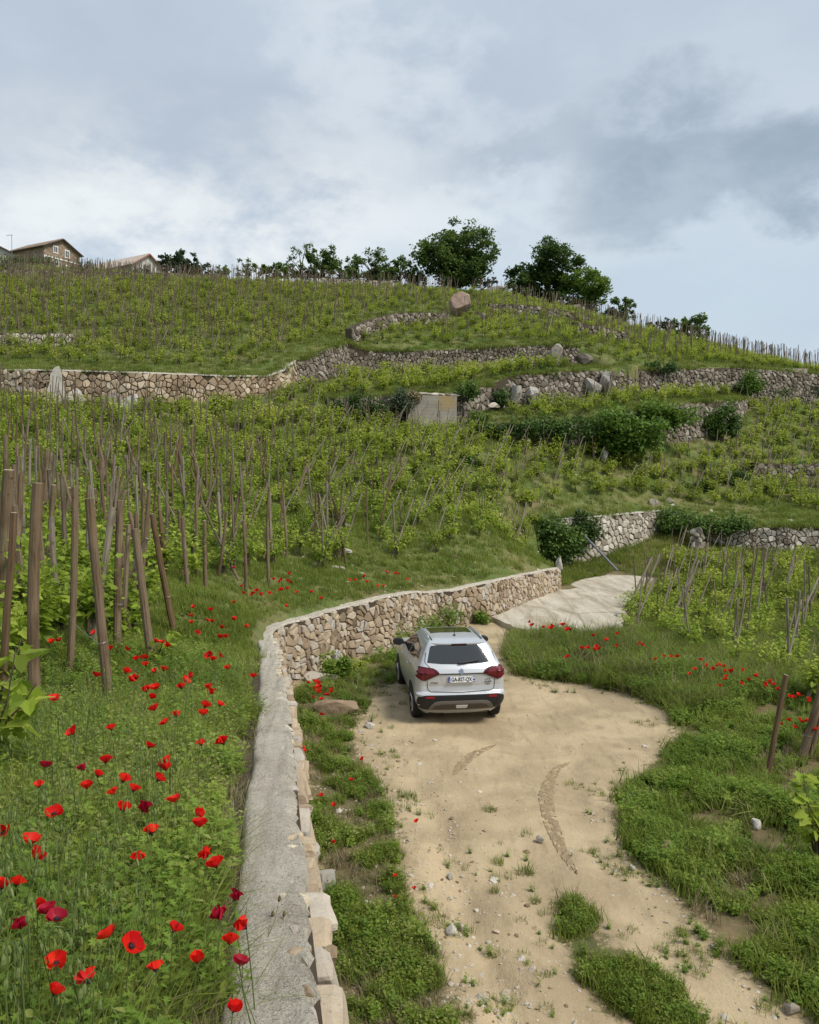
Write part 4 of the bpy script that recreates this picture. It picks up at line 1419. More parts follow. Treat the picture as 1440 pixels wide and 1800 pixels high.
NEARV = [vine_parts(200 + i, 190, .115, LOBED, 'vine', 1.08, .42) for i in range(6)]
MIDV = [vine_parts(230 + i, 150, .125, OVAL, 'vine', 1.02, .42) for i in range(6)]
FARV = []
for i in range(6):
    t, c = vine_parts(260 + i, 120, .16, QUADL, 'vine_far', .98, .44)
    mb = MB()
    for me, mi in ((t, 0), (c, 1)):
        mb.add([v.co[:] for v in me.vertices], [tuple(p.vertices) for p in me.polygons], 0, mi)
        o = len(mb.r) - len(me.vertices)
        for k, d in enumerate(me.attributes['rnd'].data):
            mb.r[o + k] = d.value
    FARV.append(mb.mesh('vine', [MAT['bark'], MAT['vine_far']]))
lib('vine_far', FARV)

# plots: where the vines stand (plan), row direction, spacing
plot_B = [(-30, 3.6), (-5.2, 4.6), (-3.05, 6.6), (-3.2, 10), (-4.1, 14.5), (-3.9, 17.5), (-2.4, 21.6), (-.6, 25.6), (3.0, 30.0), (4.8, 33), (5.0, 37.5), (7.8, 43.4), (12.4, 46.6), (17.5, 48.4), (24, 48.4), (34, 50), (42, 70)] + rev(off(W3_top, 1.3)[8:]) + rev(off(W4_top, 1.2)) + rev(off(W3_top, 1.3)[:4]) + rev(off(W1_top, 1.3)[:-3]) + [(-38, 44)]
plot_A = [(5.8, 23.6), (7.6, 19.0), (8.2, 15.5), (30, 22), (40, 41), (21, 42.3), (14.2, 42.6), (12.3, 39), (10.9, 36), (8.4, 30.5), (7.1, 27.2)]
plot_D = off(W3_top, -.8)[:7] + [(12.5, 60.8)] + rev(off(W2_top, 1.2))[1:-1] + [(-4.8, 55)]
plot_E = off(W4_top, -1.0)[1:] + rev(off(W3_top, 1.5)[4:9])
plot_C = off(W1_top, -2.0)[:-1] + [(-4.6, 61), (-2, 69), (3, 73), (5, 84)] + [(4, 89), (-60, 90), (-60, 60)]
plot_C2 = off(W2_top, -1.2) + off(W3_top, -1.2)[7:] + [(50, 96), (22, 93), (12, 91), (6.5, 88), (6, 78), (4, 71), (-2.5, 63.5)]
plot_top = [(-80, 96), (-32, 96), (-24, 99), (-24, 112), (-80, 118)]


def rows(poly, S, sp, row, ang, jit=.18):
    """plants in rows, as the slope was planted"""
    P = np.array(poly)[:, :2]
    c = P.mean(0)
    Rr = np.hypot(*(P.max(0) - P.min(0))) / 2 + 2
    a = np.arange(-Rr, Rr, sp)
    b = np.arange(-Rr, Rr, row)
    A, Bb = np.meshgrid(a, b)
    A = A + rng.normal(0, jit, A.shape)
    Bb = Bb + rng.normal(0, jit, A.shape)
    X = c[0] + A * math.cos(ang) - Bb * math.sin(ang)
    Y = c[1] + A * math.sin(ang) + Bb * math.cos(ang)
    X, Y = X.ravel(), Y.ravel()
    k = in_poly(X, Y, poly)
    X, Y = X[k], Y[k]
    px = 720 + 1440 * X / np.maximum(Y, .1)
    k = (px > -70) & (px < 1510) & (Y > 3)
    X, Y = X[k], Y[k]
    return np.c_[X, Y, S(X, Y)]


# (plot, surface, spacing in the row, between rows, row direction, share that grows, lean kind, label stem)
plots = [
    (plot_B, SB, .9, 1.0, 1.32, .95, 'B'),
    (plot_A, SA, .98, 1.12, 1.05, .97, 'A'),
    (plot_D, SD, .95, 1.0, 1.2, .95, 'D'),
    (plot_E, SE, .95, 1.05, 1.2, .95, 'E'),
    (plot_C, SC_, .98, 1.08, 1.45, .95, 'C'),
    (plot_C2, SC_, .98, 1.1, 1.25, .95, 'C2'),
    (plot_top, SC_, 1.0, 1.4, 1.5, .98, 'T'),
]
vines, stk = [], []
for poly, S, sp, rw, ang, share, kind in plots:
    P = rows(poly, S, sp, rw, ang)
    hole = wob(P[:, 0], P[:, 1], .33, 5) + .5 * wob(P[:, 0], P[:, 1], 1.1, 6)
    for (x, y, z), hl in zip(P, hole):
        if kind == 'B' and (dist_line([x], [y], W0_line)[0] < 2.2):
            continue
        if rng.random() > share or (hl > 1.25 and rng.random() < .5):
            continue
        px = 720 + 1440 * x / y
        sc = rng.uniform(.72, 1.12) * (1.12 if kind in ('B', 'A') and y < 26 else 1.0)
        if kind in ('C', 'C2', 'T'):
            sc *= .84
        elif kind == 'A':
            sc *= .95
        elif y > 26:
            sc *= 1.08
        if rng.random() < .9:
            vines.append((x, y, z, sc, kind))
        # one to three stakes per vine
        right = max(0.0, min(1.0, (px - 380) / 400)) if kind == 'B' else 1.0
        ln = rng.uniform(1.7, 2.15)
        if kind in ('A', 'E', 'D') or (kind == 'B' and rng.random() < right):
            dx, dy = rng.normal(.42, .16), rng.normal(.30, .15)
            if rng.random() < (.58 if kind == 'A' else .72):
                stk.append((x - dx * .45 + rng.normal(0, .05), y - dy * .3, z, dx, dy, ln * rng.uniform(.95, 1.15), kind))
            if rng.random() < .42:
                stk.append((x + rng.normal(0, .06), y, z, rng.normal(0, .06), rng.normal(.02, .05), ln * .92, kind))
        else:
            if kind in ('C2', 'T') and rng.random() < .3:
                continue
            stk.append((x + rng.normal(0, .06), y + .08, z, rng.normal(.0, .06), rng.normal(.02, .05), ln, kind))
            if kind == 'B' and rng.random() < .3 and px > 120:
                sgn = 1 if rng.random() < .6 else -1
                stk.append((x - sgn * .3, y, z, sgn * rng.normal(.34, .1), .1, ln, kind))
            if kind in ('C', 'C2') and rng.random() < .3:
                stk.append((x - .2, y - .2, z, rng.normal(.22, .15), rng.normal(.2, .1), ln * .95, kind))

WHERE_S = {'B': ('stakes of the vines on the middle slope', ['brown wooden stake standing upright among the vines of the middle slope', 'grey stake leaning uphill over a vine of the middle slope', 'brown stake leaning sideways against a vine of the middle slope']),
           'A': ('stakes of the lower vine plot', ['grey stake standing upright in the lower vine plot beyond the poppy bank', 'pale grey stake leaning far over in the lower vine plot beyond the poppy bank', 'grey stake tilted slightly in the lower vine plot beyond the poppy bank'])}
WHERE_V = {'B': ('vines on the middle slope', 'bushy green grapevine tied to stakes on the middle slope'),
           'A': ('vines of the lower plot', 'bushy green grapevine in the lower plot beyond the poppy bank')}
vines.sort(key=lambda v: v[1] / v[3])
stk.sort(key=lambda v: v[1] / v[5])
N_ONE_STAKE = 300 - len(STAKES)
GREY = [stake_mesh(520 + i, 1.7, .021 + .003 * i, 7, mat='wood_grey') for i in range(4)]
LONG = [stake_mesh(500 + i, 1.7, .027 + .005 * (i % 3), 7, mat='wood' if i % 2 else 'wood_far') for i in range(8)]
for i, (x, y, z, dx, dy, ln, kind) in enumerate(stk[:N_ONE_STAKE]):
    o = link('vineyard_stake', GREY[int(rng.integers(0, 4))] if kind == 'A' or (dx > .25 and y > 20) else LONG[int(rng.integers(0, 8))], None, (x, y, z))
    d = Vector((dx, dy, 1.0)).normalized()
    o.rotation_mode = 'QUATERNION'
    o.rotation_quaternion = Vector((0, 0, 1)).rotation_difference(d) @ Quaternion((0, 0, 1), rng.uniform(0, 6))
    f = ln / 1.7
    o.scale = (f * (1.15 if y < 16 else .92), f * (1.15 if y < 16 else .92), f)
    lean = math.hypot(dx, dy)
    g, L = WHERE_S[kind if kind in WHERE_S else 'B']
    tag(o, L[0] if lean < .14 else (L[1] if dy > .12 else L[2]), 'stake', g)
    STAKES.append(o)
mb = MB()
for (x, y, z, dx, dy, ln, kind) in stk[N_ONE_STAKE:]:
    d = Vector((dx, dy, 1.0)).normalized() * ln
    r0 = rng.uniform(.018, .027) * (1 + max(0, y - 40) / 220)
    mb.tube([(x, y, z - .1), (x + d.x, y + d.y, z + d.z)], [r0, r0 * .9], 4, float(rng.uniform(.55, 1.5) if dx > .2 else rng.uniform(-.5, .75)))
tag(link('vineyard_stakes', mb.mesh('vineyard_stakes', MAT['wood_far'])), kind='stuff')

def put_vine(x, y, z, sc, protos, label, group):
    t, c = protos[int(rng.integers(0, len(protos)))]
    v = empty('grape_vine', (x, y, z), (0, 0, rng.uniform(0, 6.283)))
    v.scale = (sc, sc, sc * rng.uniform(.9, 1.12))
    tag(v, label, 'grapevine', group)
    link('trunk', t, v)
    tag(link('foliage', c, v), kind='stuff')
    return v


for px_, py_ in ((62, 1150), (112, 1120), (160, 1105), (208, 1085), (246, 1075), (30, 1200), (92, 1060), (185, 1045), (140, 1035), (20, 1090), (330, 1030)):
    p = hit(SB, px_, py_, 0, 3)
    put_vine(p[0], p[1], p[2], 1.05, NEARV, WHERE_V['B'][1], WHERE_V['B'][0])
for (x, y, z, sc, kind) in vines[:284]:
    g, L = WHERE_V[kind if kind in WHERE_V else 'B']
    put_vine(x, y, z, sc * (1.1 if y < 14 else 1), NEARV if y < 17 else MIDV, L, g)
P = np.array([v[:3] for v in vines[284:]])
scl = np.array([v[3] for v in vines[284:]])
scatter('grape_vines', LIB['vine_far'], P, scl * rng.uniform(.85, 1.15, len(P)), tilt=.08)

# two vines close enough to tell their leaves apart
LEAFM = []
for i in range(4):
    mb = MB()
    leaf(mb, (0, 0, 0), 0, 0, 1.0, .35 + .2 * i, LOBED, .2)
    LEAFM.append(mb.mesh('leaf', MAT['vine']))


def leafy_vine(base, h, w, n, size, label, seed, front=None):
    r = random.Random(seed)
    v = empty('grape_vine', base)
    tag(v, label, 'grapevine')
    tr = MB()
    tips = []
    for s in range(5):
        a = r.random() * 6.28
        q = [Vector((0, 0, -.05)), Vector((r.gauss(0, .03), r.gauss(0, .03), h * .3))]
        for k in range(3):
            u = (k + 1) / 3
            q.append(q[1] + Vector((math.cos(a) * w * u * .8, math.sin(a) * w * u * .8, h * .7 * u * (.6 + .5 * r.random()))))
        tr.tube(q, [.02, .014, .007, .005, .003], 5, .5, 0, caps=False)
        tips.append(q)
    link('trunk', tr.mesh('trunk', [MAT['bark']]), v)
    for i in range(n):
        q = tips[i % 5]
        u = r.random() * 2.9
        k = 1 + int(u)
        c = q[k].lerp(q[min(k + 1, 4)], u % 1)
        a = r.random() * 6.28
        o = link('leaf', LEAFM[r.randrange(4)], v, c + Vector((math.cos(a), math.sin(a), r.gauss(0, .3))) * .06)
        sz = size * (.6 + .6 * r.random())
        o.scale = (sz, sz, sz)
        o.rotation_euler = (r.gauss(-.2, .45), r.gauss(.3, .4), a)


p = hit(SB, 20, 1395, 0, 2)
leafy_vine((p[0] - .12, p[1], p[2]), .85, .30, 60, .15, 'large leaved vine shoot at the edge in front of the thick dark stake', 31)
p = hit(SB, 275, 1170, 0, 3)
leafy_vine(p, .42, .25, 26, .13, 'small young vine at the foot of the orange brown leaning stake', 32)
p = hit(SA, 1422, 1525, 0, 3)
leafy_vine((p[0] + .1, p[1], p[2]), 1.25, .34, 85, .15, 'yellow green vine at the edge above the leafy weeds', 33)

# tie wires between the front stakes
def wire(a, b, sag, label):
    a, b = Vector(a), Vector(b)
    mb = MB()
    o = a
    mb.tube([a.lerp(b, t) - o - Vector((0, 0, sag * 4 * t * (1 - t))) for t in np.linspace(0, 1, 9)], .0025, 4)
    tag(link('trellis_wire', mb.mesh('trellis_wire', MAT['wire']), None, o), label, 'wire')


def on_stake(i, f):
    o = STAKES[i]
    b = Vector(o.location)
    d = o.rotation_quaternion @ Vector((0, 0, 1))
    return b + d * f


wire(on_stake(6, .12), W(-40, 1288, 6.6), .02, 'low tie wire from the thick leaning stake to the edge')
wire(on_stake(4, .62), on_stake(6, .62), .03, 'tie wire between the slim straight stake and the thick leaning stake')
wire(on_stake(15, .35), on_stake(16, .2), .05, 'thin wire from the corner stake to the pale bent stake')

# ------------------------------------------------------------------ poppies
def petal_mesh(seed, mat='poppy'):
    r = random.Random(seed)
    mb = MB()
    NU, NV = 6, 4
    vs = []
    for j in range(NV):
        v = j / (NV - 1)
        for i in range(NU):
            u = i / (NU - 1) * 2 - 1
            wdt = 1.15 * math.sin(min(1, .12 + v * .95) * math.pi * .56)
            rad = v * (1 - .16 * u * u)
            ang = u * wdt * .85
            zc = .55 * v ** 1.5 + .05 * math.sin(u * 7 + seed) * v + r.gauss(0, .018) * v
            vs.append((rad * math.cos(ang) * (1 - .25 * v), rad * math.sin(ang) * 1.05, zc))
    fs = [(j * NU + i, j * NU + i + 1, (j + 1) * NU + i + 1, (j + 1) * NU + i) for j in range(NV - 1) for i in range(NU - 1)]
    mb.add(vs, fs, r.random())
    me = mb.mesh('petal', MAT[mat], True)
    return me


PETAL = [petal_mesh(700 + i) for i in range(5)]
PETAL_D = [petal_mesh(720 + i, 'poppy_dark') for i in range(2)]
mb = MB()
mb.tube([(0, 0, -.05), (0, 0, .10), (0, 0, .28), (0, 0, .30)], [.05, .15, .17, .05], 7)
for k in range(14):
    a = k * 2.4
    mb.tube([(0, 0, .05), (.28 * math.cos(a), .28 * math.sin(a), .26)], [.02, .035], 3, 0)
HEART = mb.mesh('heart', MAT['heart'])


def stem_mesh(h, seed):
    r = random.Random(seed)
    mb = MB()
    bx, by = r.gauss(0, .05), r.gauss(0, .05)
    mb.tube([(bx, by, -h), (bx * .7 + .01, by * .7, -h * .6), (bx * .25, by * .25, -h * .25), (0, 0, 0)], [.0022, .002, .0018, .0016], 4)
    return mb.mesh('stem', MAT['stem'])


STEM = [stem_mesh(.42, 800 + i) for i in range(5)]


def corolla(seed):
    """a whole flower in one piece, for those too small to show their petals"""
    r = random.Random(seed)
    mb = MB()
    cup = .7 + .6 * r.random()
    for k in range(4):
        me = PETAL[r.randrange(5)]
        a = k * math.pi / 2 + r.gauss(0, .2)
        f = (1 if k % 2 else .92) * (1 + r.gauss(0, .08))
        M = Matrix.Rotation(a, 4, 'Z') @ Matrix.Rotation(-r.gauss(.15, .25) - (0 if k % 2 else .12), 4, 'Y')
        mb.add([tuple((M @ (v.co * f)) * Vector((1, 1, cup)) if False else tuple(M @ (v.co * f))) for v in me.vertices], [tuple(p.vertices) for p in me.polygons], r.random(), 0)
    mb.add([v.co[:] for v in HEART.vertices], [tuple(p.vertices) for p in HEART.polygons], 0, 1)
    return mb.mesh('corolla', [MAT['poppy'], MAT['heart']], True)


COROLLA = [corolla(900 + i) for i in range(8)]
POPPIES = []


def poppy(p, size, label, group, detailed, seed, dark=False):
    r = random.Random(seed)
    e = empty('poppy', p)
    tag(e, label, 'poppy', group)
    e.rotation_euler = (0, 0, r.random() * 6.28)
    st = link('stem', STEM[seed % 5], e)
    tilt = (r.gauss(.1, .35) + (.25 if r.random() < .5 else 0), r.gauss(0, .35), 0)
    rad = size / 2
    if detailed:
        openness = r.choice((.05, .3, .55, .8))
        for k in range(4):
            pt = link('petal', (PETAL_D if dark else PETAL)[r.randrange(2 if dark else 5)], e)
            M = Matrix.Rotation(tilt[0], 4, 'X') @ Matrix.Rotation(tilt[1], 4, 'Y') @ Matrix.Rotation(k * math.pi / 2 + r.gauss(0, .15), 4, 'Z') @ Matrix.Rotation(-openness - (.16 if k % 2 else 0) + r.gauss(0, .12), 4, 'Y')
            pt.matrix_local = M @ Matrix.Diagonal((rad * (1.12 if k % 2 else 1.2),) * 3 + (1,))
        h = link('heart', HEART, e)
        h.matrix_local = Matrix.Rotation(tilt[0], 4, 'X') @ Matrix.Rotation(tilt[1], 4, 'Y') @ Matrix.Diagonal((rad,) * 3 + (1,))
    else:
        c = link('corolla', COROLLA[r.randrange(8)], e)
        c.rotation_euler = tilt
        c.scale = (rad * 1.15,) * 3
    POPPIES.append(e)


def plist(sx, x0, y0, L):
    return [(x0 + a * sx, y0 + b * sx) for a, b in L]


pL = plist(.4167, 0, 1280, [(472, 10), (312, 25), (850, 75), (945, 70), (628, 85), (410, 207), (445, 150), (355, 178), (190, 168), (367, 257), (166, 253), (515, 230), (560, 270), (482, 280), (700, 180), (662, 225), (740, 312), (517, 354), (600, 353), (832, 368), (840, 418), (642, 452), (228, 368), (18, 444), (125, 487), (145, 550), (580, 565), (872, 545), (915, 590), (66, 668), (5, 680), (157, 762), (90, 845), (240, 812), (205, 785), (462, 880), (550, 925), (935, 805), (988, 725), (1040, 845), (967, 913), (832, 992), (658, 1030), (1010, 1000), (238, 1000), (377, 1076), (226, 1130), (982, 1200), (730, 862), (705, 150)])
pL += plist(.3472, 0, 780, [(275, 1300), (768, 1292), (745, 1258), (788, 1245), (1028, 1375), (1035, 1340), (1075, 1265), (1058, 1240), (1110, 1330), (920, 1243), (935, 1205), (975, 1180), (485, 1180), (635, 1160), (655, 1203), (690, 1190), (738, 1128), (690, 1098), (730, 1088), (790, 1160), (828, 1150), (1060, 1075), (1075, 1100), (1112, 1078), (1155, 1143), (1283, 1185), (785, 1008), (825, 1010), (848, 1030), (260, 1010), (305, 998), (140, 990), (42, 992), (130, 1050), (120, 1090), (78, 1325), (480, 960), (998, 958), (968, 910), (970, 872), (980, 830), (1050, 898), (1075, 905), (1065, 845), (1122, 935), (1112, 985), (1145, 982), (1250, 932), (1185, 805), (1190, 893), (1225, 725), (1230, 760), (1280, 765), (1300, 748), (1365, 760), (1420, 700), (1425, 740), (1385, 690), (560, 1045), (640, 1045), (1182, 632), (1265, 450), (155, 245), (420, 165), (395, 258), (430, 268), (455, 265), (315, 268), (10, 295), (785, 1350), (895, 1385), (838, 1418)])
pL += plist(.2083, 440, 1000, [(320, 45), (265, 95), (310, 105), (335, 118), (262, 182), (315, 172), (392, 203), (55, 188), (20, 210), (165, 208), (90, 225), (525, 200), (600, 255), (310, 320), (835, 97), (890, 100), (985, 115), (1075, 148), (1132, 148), (1150, 30), (1328, 92), (965, 65), (1225, 45), (1250, 45)])
dark_at = {(355, 178), (190, 168), (90, 845), (205, 785), (240, 812), (935, 805), (988, 725), (1010, 1000), (600, 353)}
dk = set(plist(.4167, 0, 1280, dark_at))
for i, (px, py) in enumerate(pL):
    hh = .36 if py > 1100 else .30
    p = hit(SB, px, py, hh, 1.3)
    if p is None:
        continue
    Y = p[1]
    want = np.interp(py, (1000, 1060, 1150, 1270, 1480, 1600, 1750), (9, 10, 15, 25, 34, 37, 44))
    size = float(np.clip(want * Y / 1440 * rng.uniform(.82, 1.22), .05, .125))
    if py > 1250:
        lab, g = 'red poppy with wide open petals in the meadow beside the wall', 'poppies in the meadow beside the wall'
        if (px, py) in dk: lab = 'dark crimson fading poppy low in the meadow beside the wall'
        elif i % 4 == 1: lab = 'red poppy with cupped petals in the meadow beside the wall'
    elif py > 1120:
        lab, g = 'small red poppy in the grass around the feet of the front stakes', 'poppies around the front stakes'
    else:
        lab, g = 'small red poppy in the grass along the edge of the vines above the wall', 'poppies along the edge of the vines'
    poppy(p, size, lab, g, py > 1140, 1000 + i, (px, py) in dk)
pA = plist(.2083, 440, 1000, [(545, 950), (580, 975), (595, 1000), (485, 965), (535, 1015), (575, 1045), (590, 1025), (680, 1040), (650, 1070), (528, 1088), (600, 1105), (600, 1235), (560, 962), (690, 1028), (572, 1000)])
for i, (px, py) in enumerate(pA):
    p = hit(SA, px, py, .42, 5)
    poppy(p, 10.5 * p[1] / 1440 * rng.uniform(.85, 1.2), 'red poppy in the clump growing at the foot of the wall corner', 'poppies at the foot of the wall corner', False, 1300 + i)
pS = plist(.3472, 400, 1300, [(380, 45), (390, 60), (685, 102), (625, 208), (475, 288), (537, 335), (533, 522), (958, 418), (847, 693), (946, 758), (848, 800)])
for i, (px, py) in enumerate(pS):
    p = hit(SA, px, py, .25, 4)
    poppy(p, 10.5 * p[1] / 1440, 'single red poppy in the weeds between the wall and the track', 'poppies in the weeds between wall and track', False, 1340 + i)
pR = plist(.375, 900, 860, [(85, 625), (95, 640), (150, 650), (185, 645), (185, 655), (240, 640), (258, 662), (275, 662), (330, 750), (358, 748), (385, 690), (445, 712), (400, 740), (390, 757), (408, 752), (495, 738), (495, 680), (608, 732), (600, 725), (673, 800), (713, 785), (745, 788), (777, 788), (832, 868), (860, 848), (885, 803), (912, 828), (945, 845), (960, 830), (972, 825), (995, 833), (1003, 855), (1020, 855), (1035, 855), (1080, 850), (1005, 880), (1000, 895), (1075, 912), (1115, 895), (1150, 880), (1180, 912), (1190, 925), (1215, 905), (1222, 918), (1250, 940), (1298, 975), (1320, 980), (1345, 968), (1395, 1000), (1390, 985), (1270, 1105), (1300, 1088), (1325, 1115), (1345, 1080), (1360, 1095), (1385, 1090), (1420, 1100), (1330, 1120), (262, 788), (975, 925), (1425, 1130), (1432, 1110), (1438, 1150)])
for i, (px, py) in enumerate(pR):
    far = py < 1112
    p = hit(SA, px, py, .62 if far else .5, 8)
    if p is None:
        continue
    lab, g = ('red poppy in the tall grass in front of the concrete pad', 'poppies in front of the concrete pad') if px < 1100 else ('red poppy in the long grass between track and lower vines', 'poppies along the bank of the lower vines')
    poppy(p, 9.5 * p[1] / 1440 * rng.uniform(.85, 1.25), lab, g, False, 1400 + i)
# ------------------------------------------------------------------ concrete pad, panel, rocks
from mathutils.bvhtree import BVHTree

GR = simple_mat('grey galvanised pipe', (0.20, 0.21, 0.22), 0.5, metallic=0.4)


def slab():
    ring = resample(slab_poly + [slab_poly[0]], .28)[:-1]
    ring[:, 0] += .10 * wob(ring[:, 0], ring[:, 1], 5, 2)
    ring[:, 1] += .12 * wob(ring[:, 0], ring[:, 1], 4, 5)
    n = len(ring)
    V = [Vector(p[:2]) for p in ring]
    X, Y = np.meshgrid(np.arange(0, 14, .3), np.arange(24, 42, .4))
    X, Y = X.ravel(), Y.ravel()
    rl = [tuple(p[:2]) for p in ring]
    k = in_poly(X, Y, rl) & (dist_line(X, Y, rl + [rl[0]]) > .15)
    V += [Vector(p) for p in zip(X[k], Y[k])]
    v2, _, f2, *_ = delaunay_2d_cdt(V, [(i, (i + 1) % n) for i in range(n)], [], 1, 1e-5)
    XY = np.array([tuple(v) for v in v2])
    AA = np.c_[np.ones(len(XY)), XY]
    co = np.linalg.lstsq(AA, SA(XY[:, 0], XY[:, 1]), rcond=None)[0]
    Z = AA @ co + .11 + .006 * wob(XY[:, 0], XY[:, 1], 1.4, 3)
    vs = [tuple(p) for p in np.c_[XY, Z]]
    fs = [tuple(f) for f in f2]
    m = len(vs)
    for i in range(n):
        vs.append((rl[i][0], rl[i][1], float(SA(rl[i][0], rl[i][1])) - .25))
    for i in range(n):
        j = (i + 1) % n
        fs.append((i, j, m + j, m + i))
    me = mesh('concrete_pad', vs, fs, MAT['concrete'], False, [.6] * len(vs))
    bm = bmesh.new(); bm.from_mesh(me); bmesh.ops.recalc_face_normals(bm, faces=bm.faces); bm.to_mesh(me); bm.free()
    tag(link('concrete_pad', me), 'worn pale concrete pad at the end of the dirt track', 'concrete pad')


slab()


def rock(px, py, S, size, mat, label, seed, sink=.3, h=0.0, sub=3, rot=None, rough=.10, cuts=13, Y=None):
    p = hit(S, px, py, h, 3) if Y is None else W(px, py, Y)
    me = rock_mesh('boulder', size, seed, MAT[mat], sub, cuts, rough, True)
    o = link('boulder' if max(size) > .25 else 'rock', me, None, (p[0], p[1], p[2] + size[2] * (1 - 2 * sink)))
    o.rotation_euler = rot or (0, 0, seed * 1.3)
    return tag(o, label, 'rock')


rock(100, 716, SB, (.75, .6, 1.35), 'rock_white', 'tall white boulder standing in the long tan wall, nearer the edge', 301, .22, rot=(0, .12, .4), sub=4, cuts=6, Y=43.6)
rock(128, 718, SB, (.6, .5, .8), 'rock_white', 'grey shoulder of rock against the tall white boulder in the wall', 302, .25, rot=(0, -.2, .9), cuts=7, Y=43.9)
rock(196, 736, SB, (.62, .6, 1.0), 'rock_grey', 'mossy brown boulder beside the second white one under the wall', 303, .25, rot=(.1, .1, 2.1), cuts=7, Y=43.3)
rock(222, 738, SB, (.7, .55, 1.05), 'rock_white', 'broad white boulder under the tan wall with a notch in it', 304, .25, rot=(0, .25, .3), sub=4, cuts=8, Y=43.4)
rock(40, 700, SB, (.6, .4, .55), 'rock_grey', 'grey boulder built into the tan wall near the edge', 311, .25, Y=43.8)
rock(813, 556, SC_, (1.25, 1.0, 1.15), 'rock_pink', 'big pinkish boulder with a flat sloping face on the upper slope', 305, .1, rot=(.15, .35, .5), sub=4, cuts=5, rough=.06)
rock(845, 562, SC_, (.8, .6, .5), 'rock_grey', 'small grey rock beside the big pinkish boulder', 306, .3)
rock(1012, 534, SC_, (1.5, 1.0, .75), 'rock_grey', 'grey bedrock hump at the foot of the skyline trees', 307, .2)
rock(985, 526, SC_, (.8, .7, .6), 'rock_grey', 'low grey rock beside the bedrock hump under the trees', 308, .3)
rock(872, 508, SC_, (1.7, 1.0, .75), 'rock_grey', 'dark rock on the skyline between the two trees', 309, .3)
rock(1028, 640, SD, (1.05, .8, .6), 'rock_grey', 'weathered grey boulder at the end of the terrace wall', 310, .2, Y=61.5)
rock(975, 634, SD, (.9, .6, .95), 'rock_grey', 'upright grey rock closing the terrace wall', 312, .3, Y=61.3)
rock(1062, 690, SE, (1.3, .5, 1.0), 'rock_grey', 'pale bedrock face inside the long upper wall', 313, .22, Y=58.7)
rock(1040, 692, SE, (.8, .5, .85), 'rock_grey', 'grey bedrock beside the pale face in the long upper wall', 314, .25, Y=58.2)
rock(935, 706, SE, (1.0, .55, .7), 'rock_grey', 'grey bedrock under the long upper wall above the small vines', 315, .25, Y=55.7)
rock(905, 700, SE, (.55, .45, .8), 'rock_grey', 'narrow grey bedrock at the corner of the upper wall', 316, .25, Y=54.6)
rock(868, 716, SE, (.55, .3, .28), 'stone_pale', 'whitish tumbled rock between the two ivy cushions', 317, .3, Y=52.6)
rock(1200, 692, SE, (.42, .35, .75), 'rock_grey', 'upright white stone in the long upper wall', 318, .2, Y=62.8)
rock(1062, 812, SB, (.35, .3, .55), 'rock_white', 'pale stone under the dark fig bush', 319, .2)
pier = rock(1226, 966, SA, (.50, .42, .5), 'stone_pale', 'pale rubble pier of loose stones at the end of the lower wall', 320, .25, cuts=14)
for i in range(14):
    a_, z_ = i * 2.4, .15 + .95 * i / 14
    so_ = link('stone', rock_mesh('stone', (.24, .2, .17), 380 + i, MAT['stone_pale'], 2, 10, .1, True), pier, (.30 * (1.15 - z_ * .6) * math.cos(a_), .30 * (1.15 - z_ * .6) * math.sin(a_), z_ - .2))
    so_.rotation_euler = (i, i * 2, i * 3)
rock(1178, 884, SB, (.34, .3, .26), 'stone_pale', 'pale stones above the ivy covered wall', 321, .3)
rock(1152, 886, SB, (.45, .3, .3), 'rock_grey', 'small grey stone above the ivy covered wall', 322, .3)
rock(604, 972, SB, (.85, .3, .14), 'rock_white', 'flat whitish stones in the grass of the middle slope', 323, .3)
rock(1171, 1500, SA, (.105, .09, .10), 'stone_warm', 'squared brown stone block at the weeds beside the track', 324, .1, cuts=3, rough=.03, rot=(.3, .2, .5))
rock(1112, 1529, SA, (.09, .05, .035), 'rock_white', 'small white stone on the dirt below the brown block', 325, .2, sub=2)
rock(1147, 1449, SA, (.12, .07, .04), 'stone_pale', 'flat tan stone at the edge of the weeds', 326, .2, sub=2)
rock(1329, 1458, SA, (.15, .09, .10), 'rock_white', 'white stone lying among the leafy weeds', 327, .05, h=.12, sub=2)
rock(949, 1481, SA, (.09, .07, .06), 'rock_white', 'white stone at the end of the tyre print', 328, .2, sub=2)
rock(1389, 1781, SA, (.11, .09, .07), 'stone_pale', 'tan stone at the lower corner beside the weeds', 329, .2, sub=2)
rock(793, 1640, SA, (.10, .08, .07), 'rock_white', 'pair stone, pale, in the wheel rut of the track', 330, .2, sub=2)
rock(811, 1637, SA, (.07, .06, .06), 'stone_pale', 'smaller tan stone beside the pale one in the rut', 331, .2, sub=2)
rock(792, 1546, SA, (.07, .05, .05), 'rock_white', 'white stone on the edge of the rut', 332, .2, sub=2)
rock(650, 1280, SA, (.16, .10, .10), 'rock_white', 'sharp white stone at the margin of the dirt near the car', 333, .2, sub=2)
rock(566, 1196, SA, (.46, .3, .20), 'stone_pale', 'pale slab of rock at the foot of the wall corner', 334, .3)
rock(592, 1186, SA, (.16, .14, .42), 'rock_white', 'upright white stone leaning on the foot of the wall', 335, .1, rot=(0, .15, .3))
rock(600, 1252, SA, (.62, .45, .30), 'stone_warm', 'low brown mound of rock between the poppy clump and the dirt', 336, .45, rough=.08)
rock(560, 1568, SA, (.30, .24, .20), 'rock_white', 'pale jutting stone against the wall foot in the foreground', 337, .3)
rock(868, 1062, SA, (.5, .45, .22), 'stone_pale', 'block step at the wall beside the concrete pad', 338, .1, cuts=4, rough=.04)
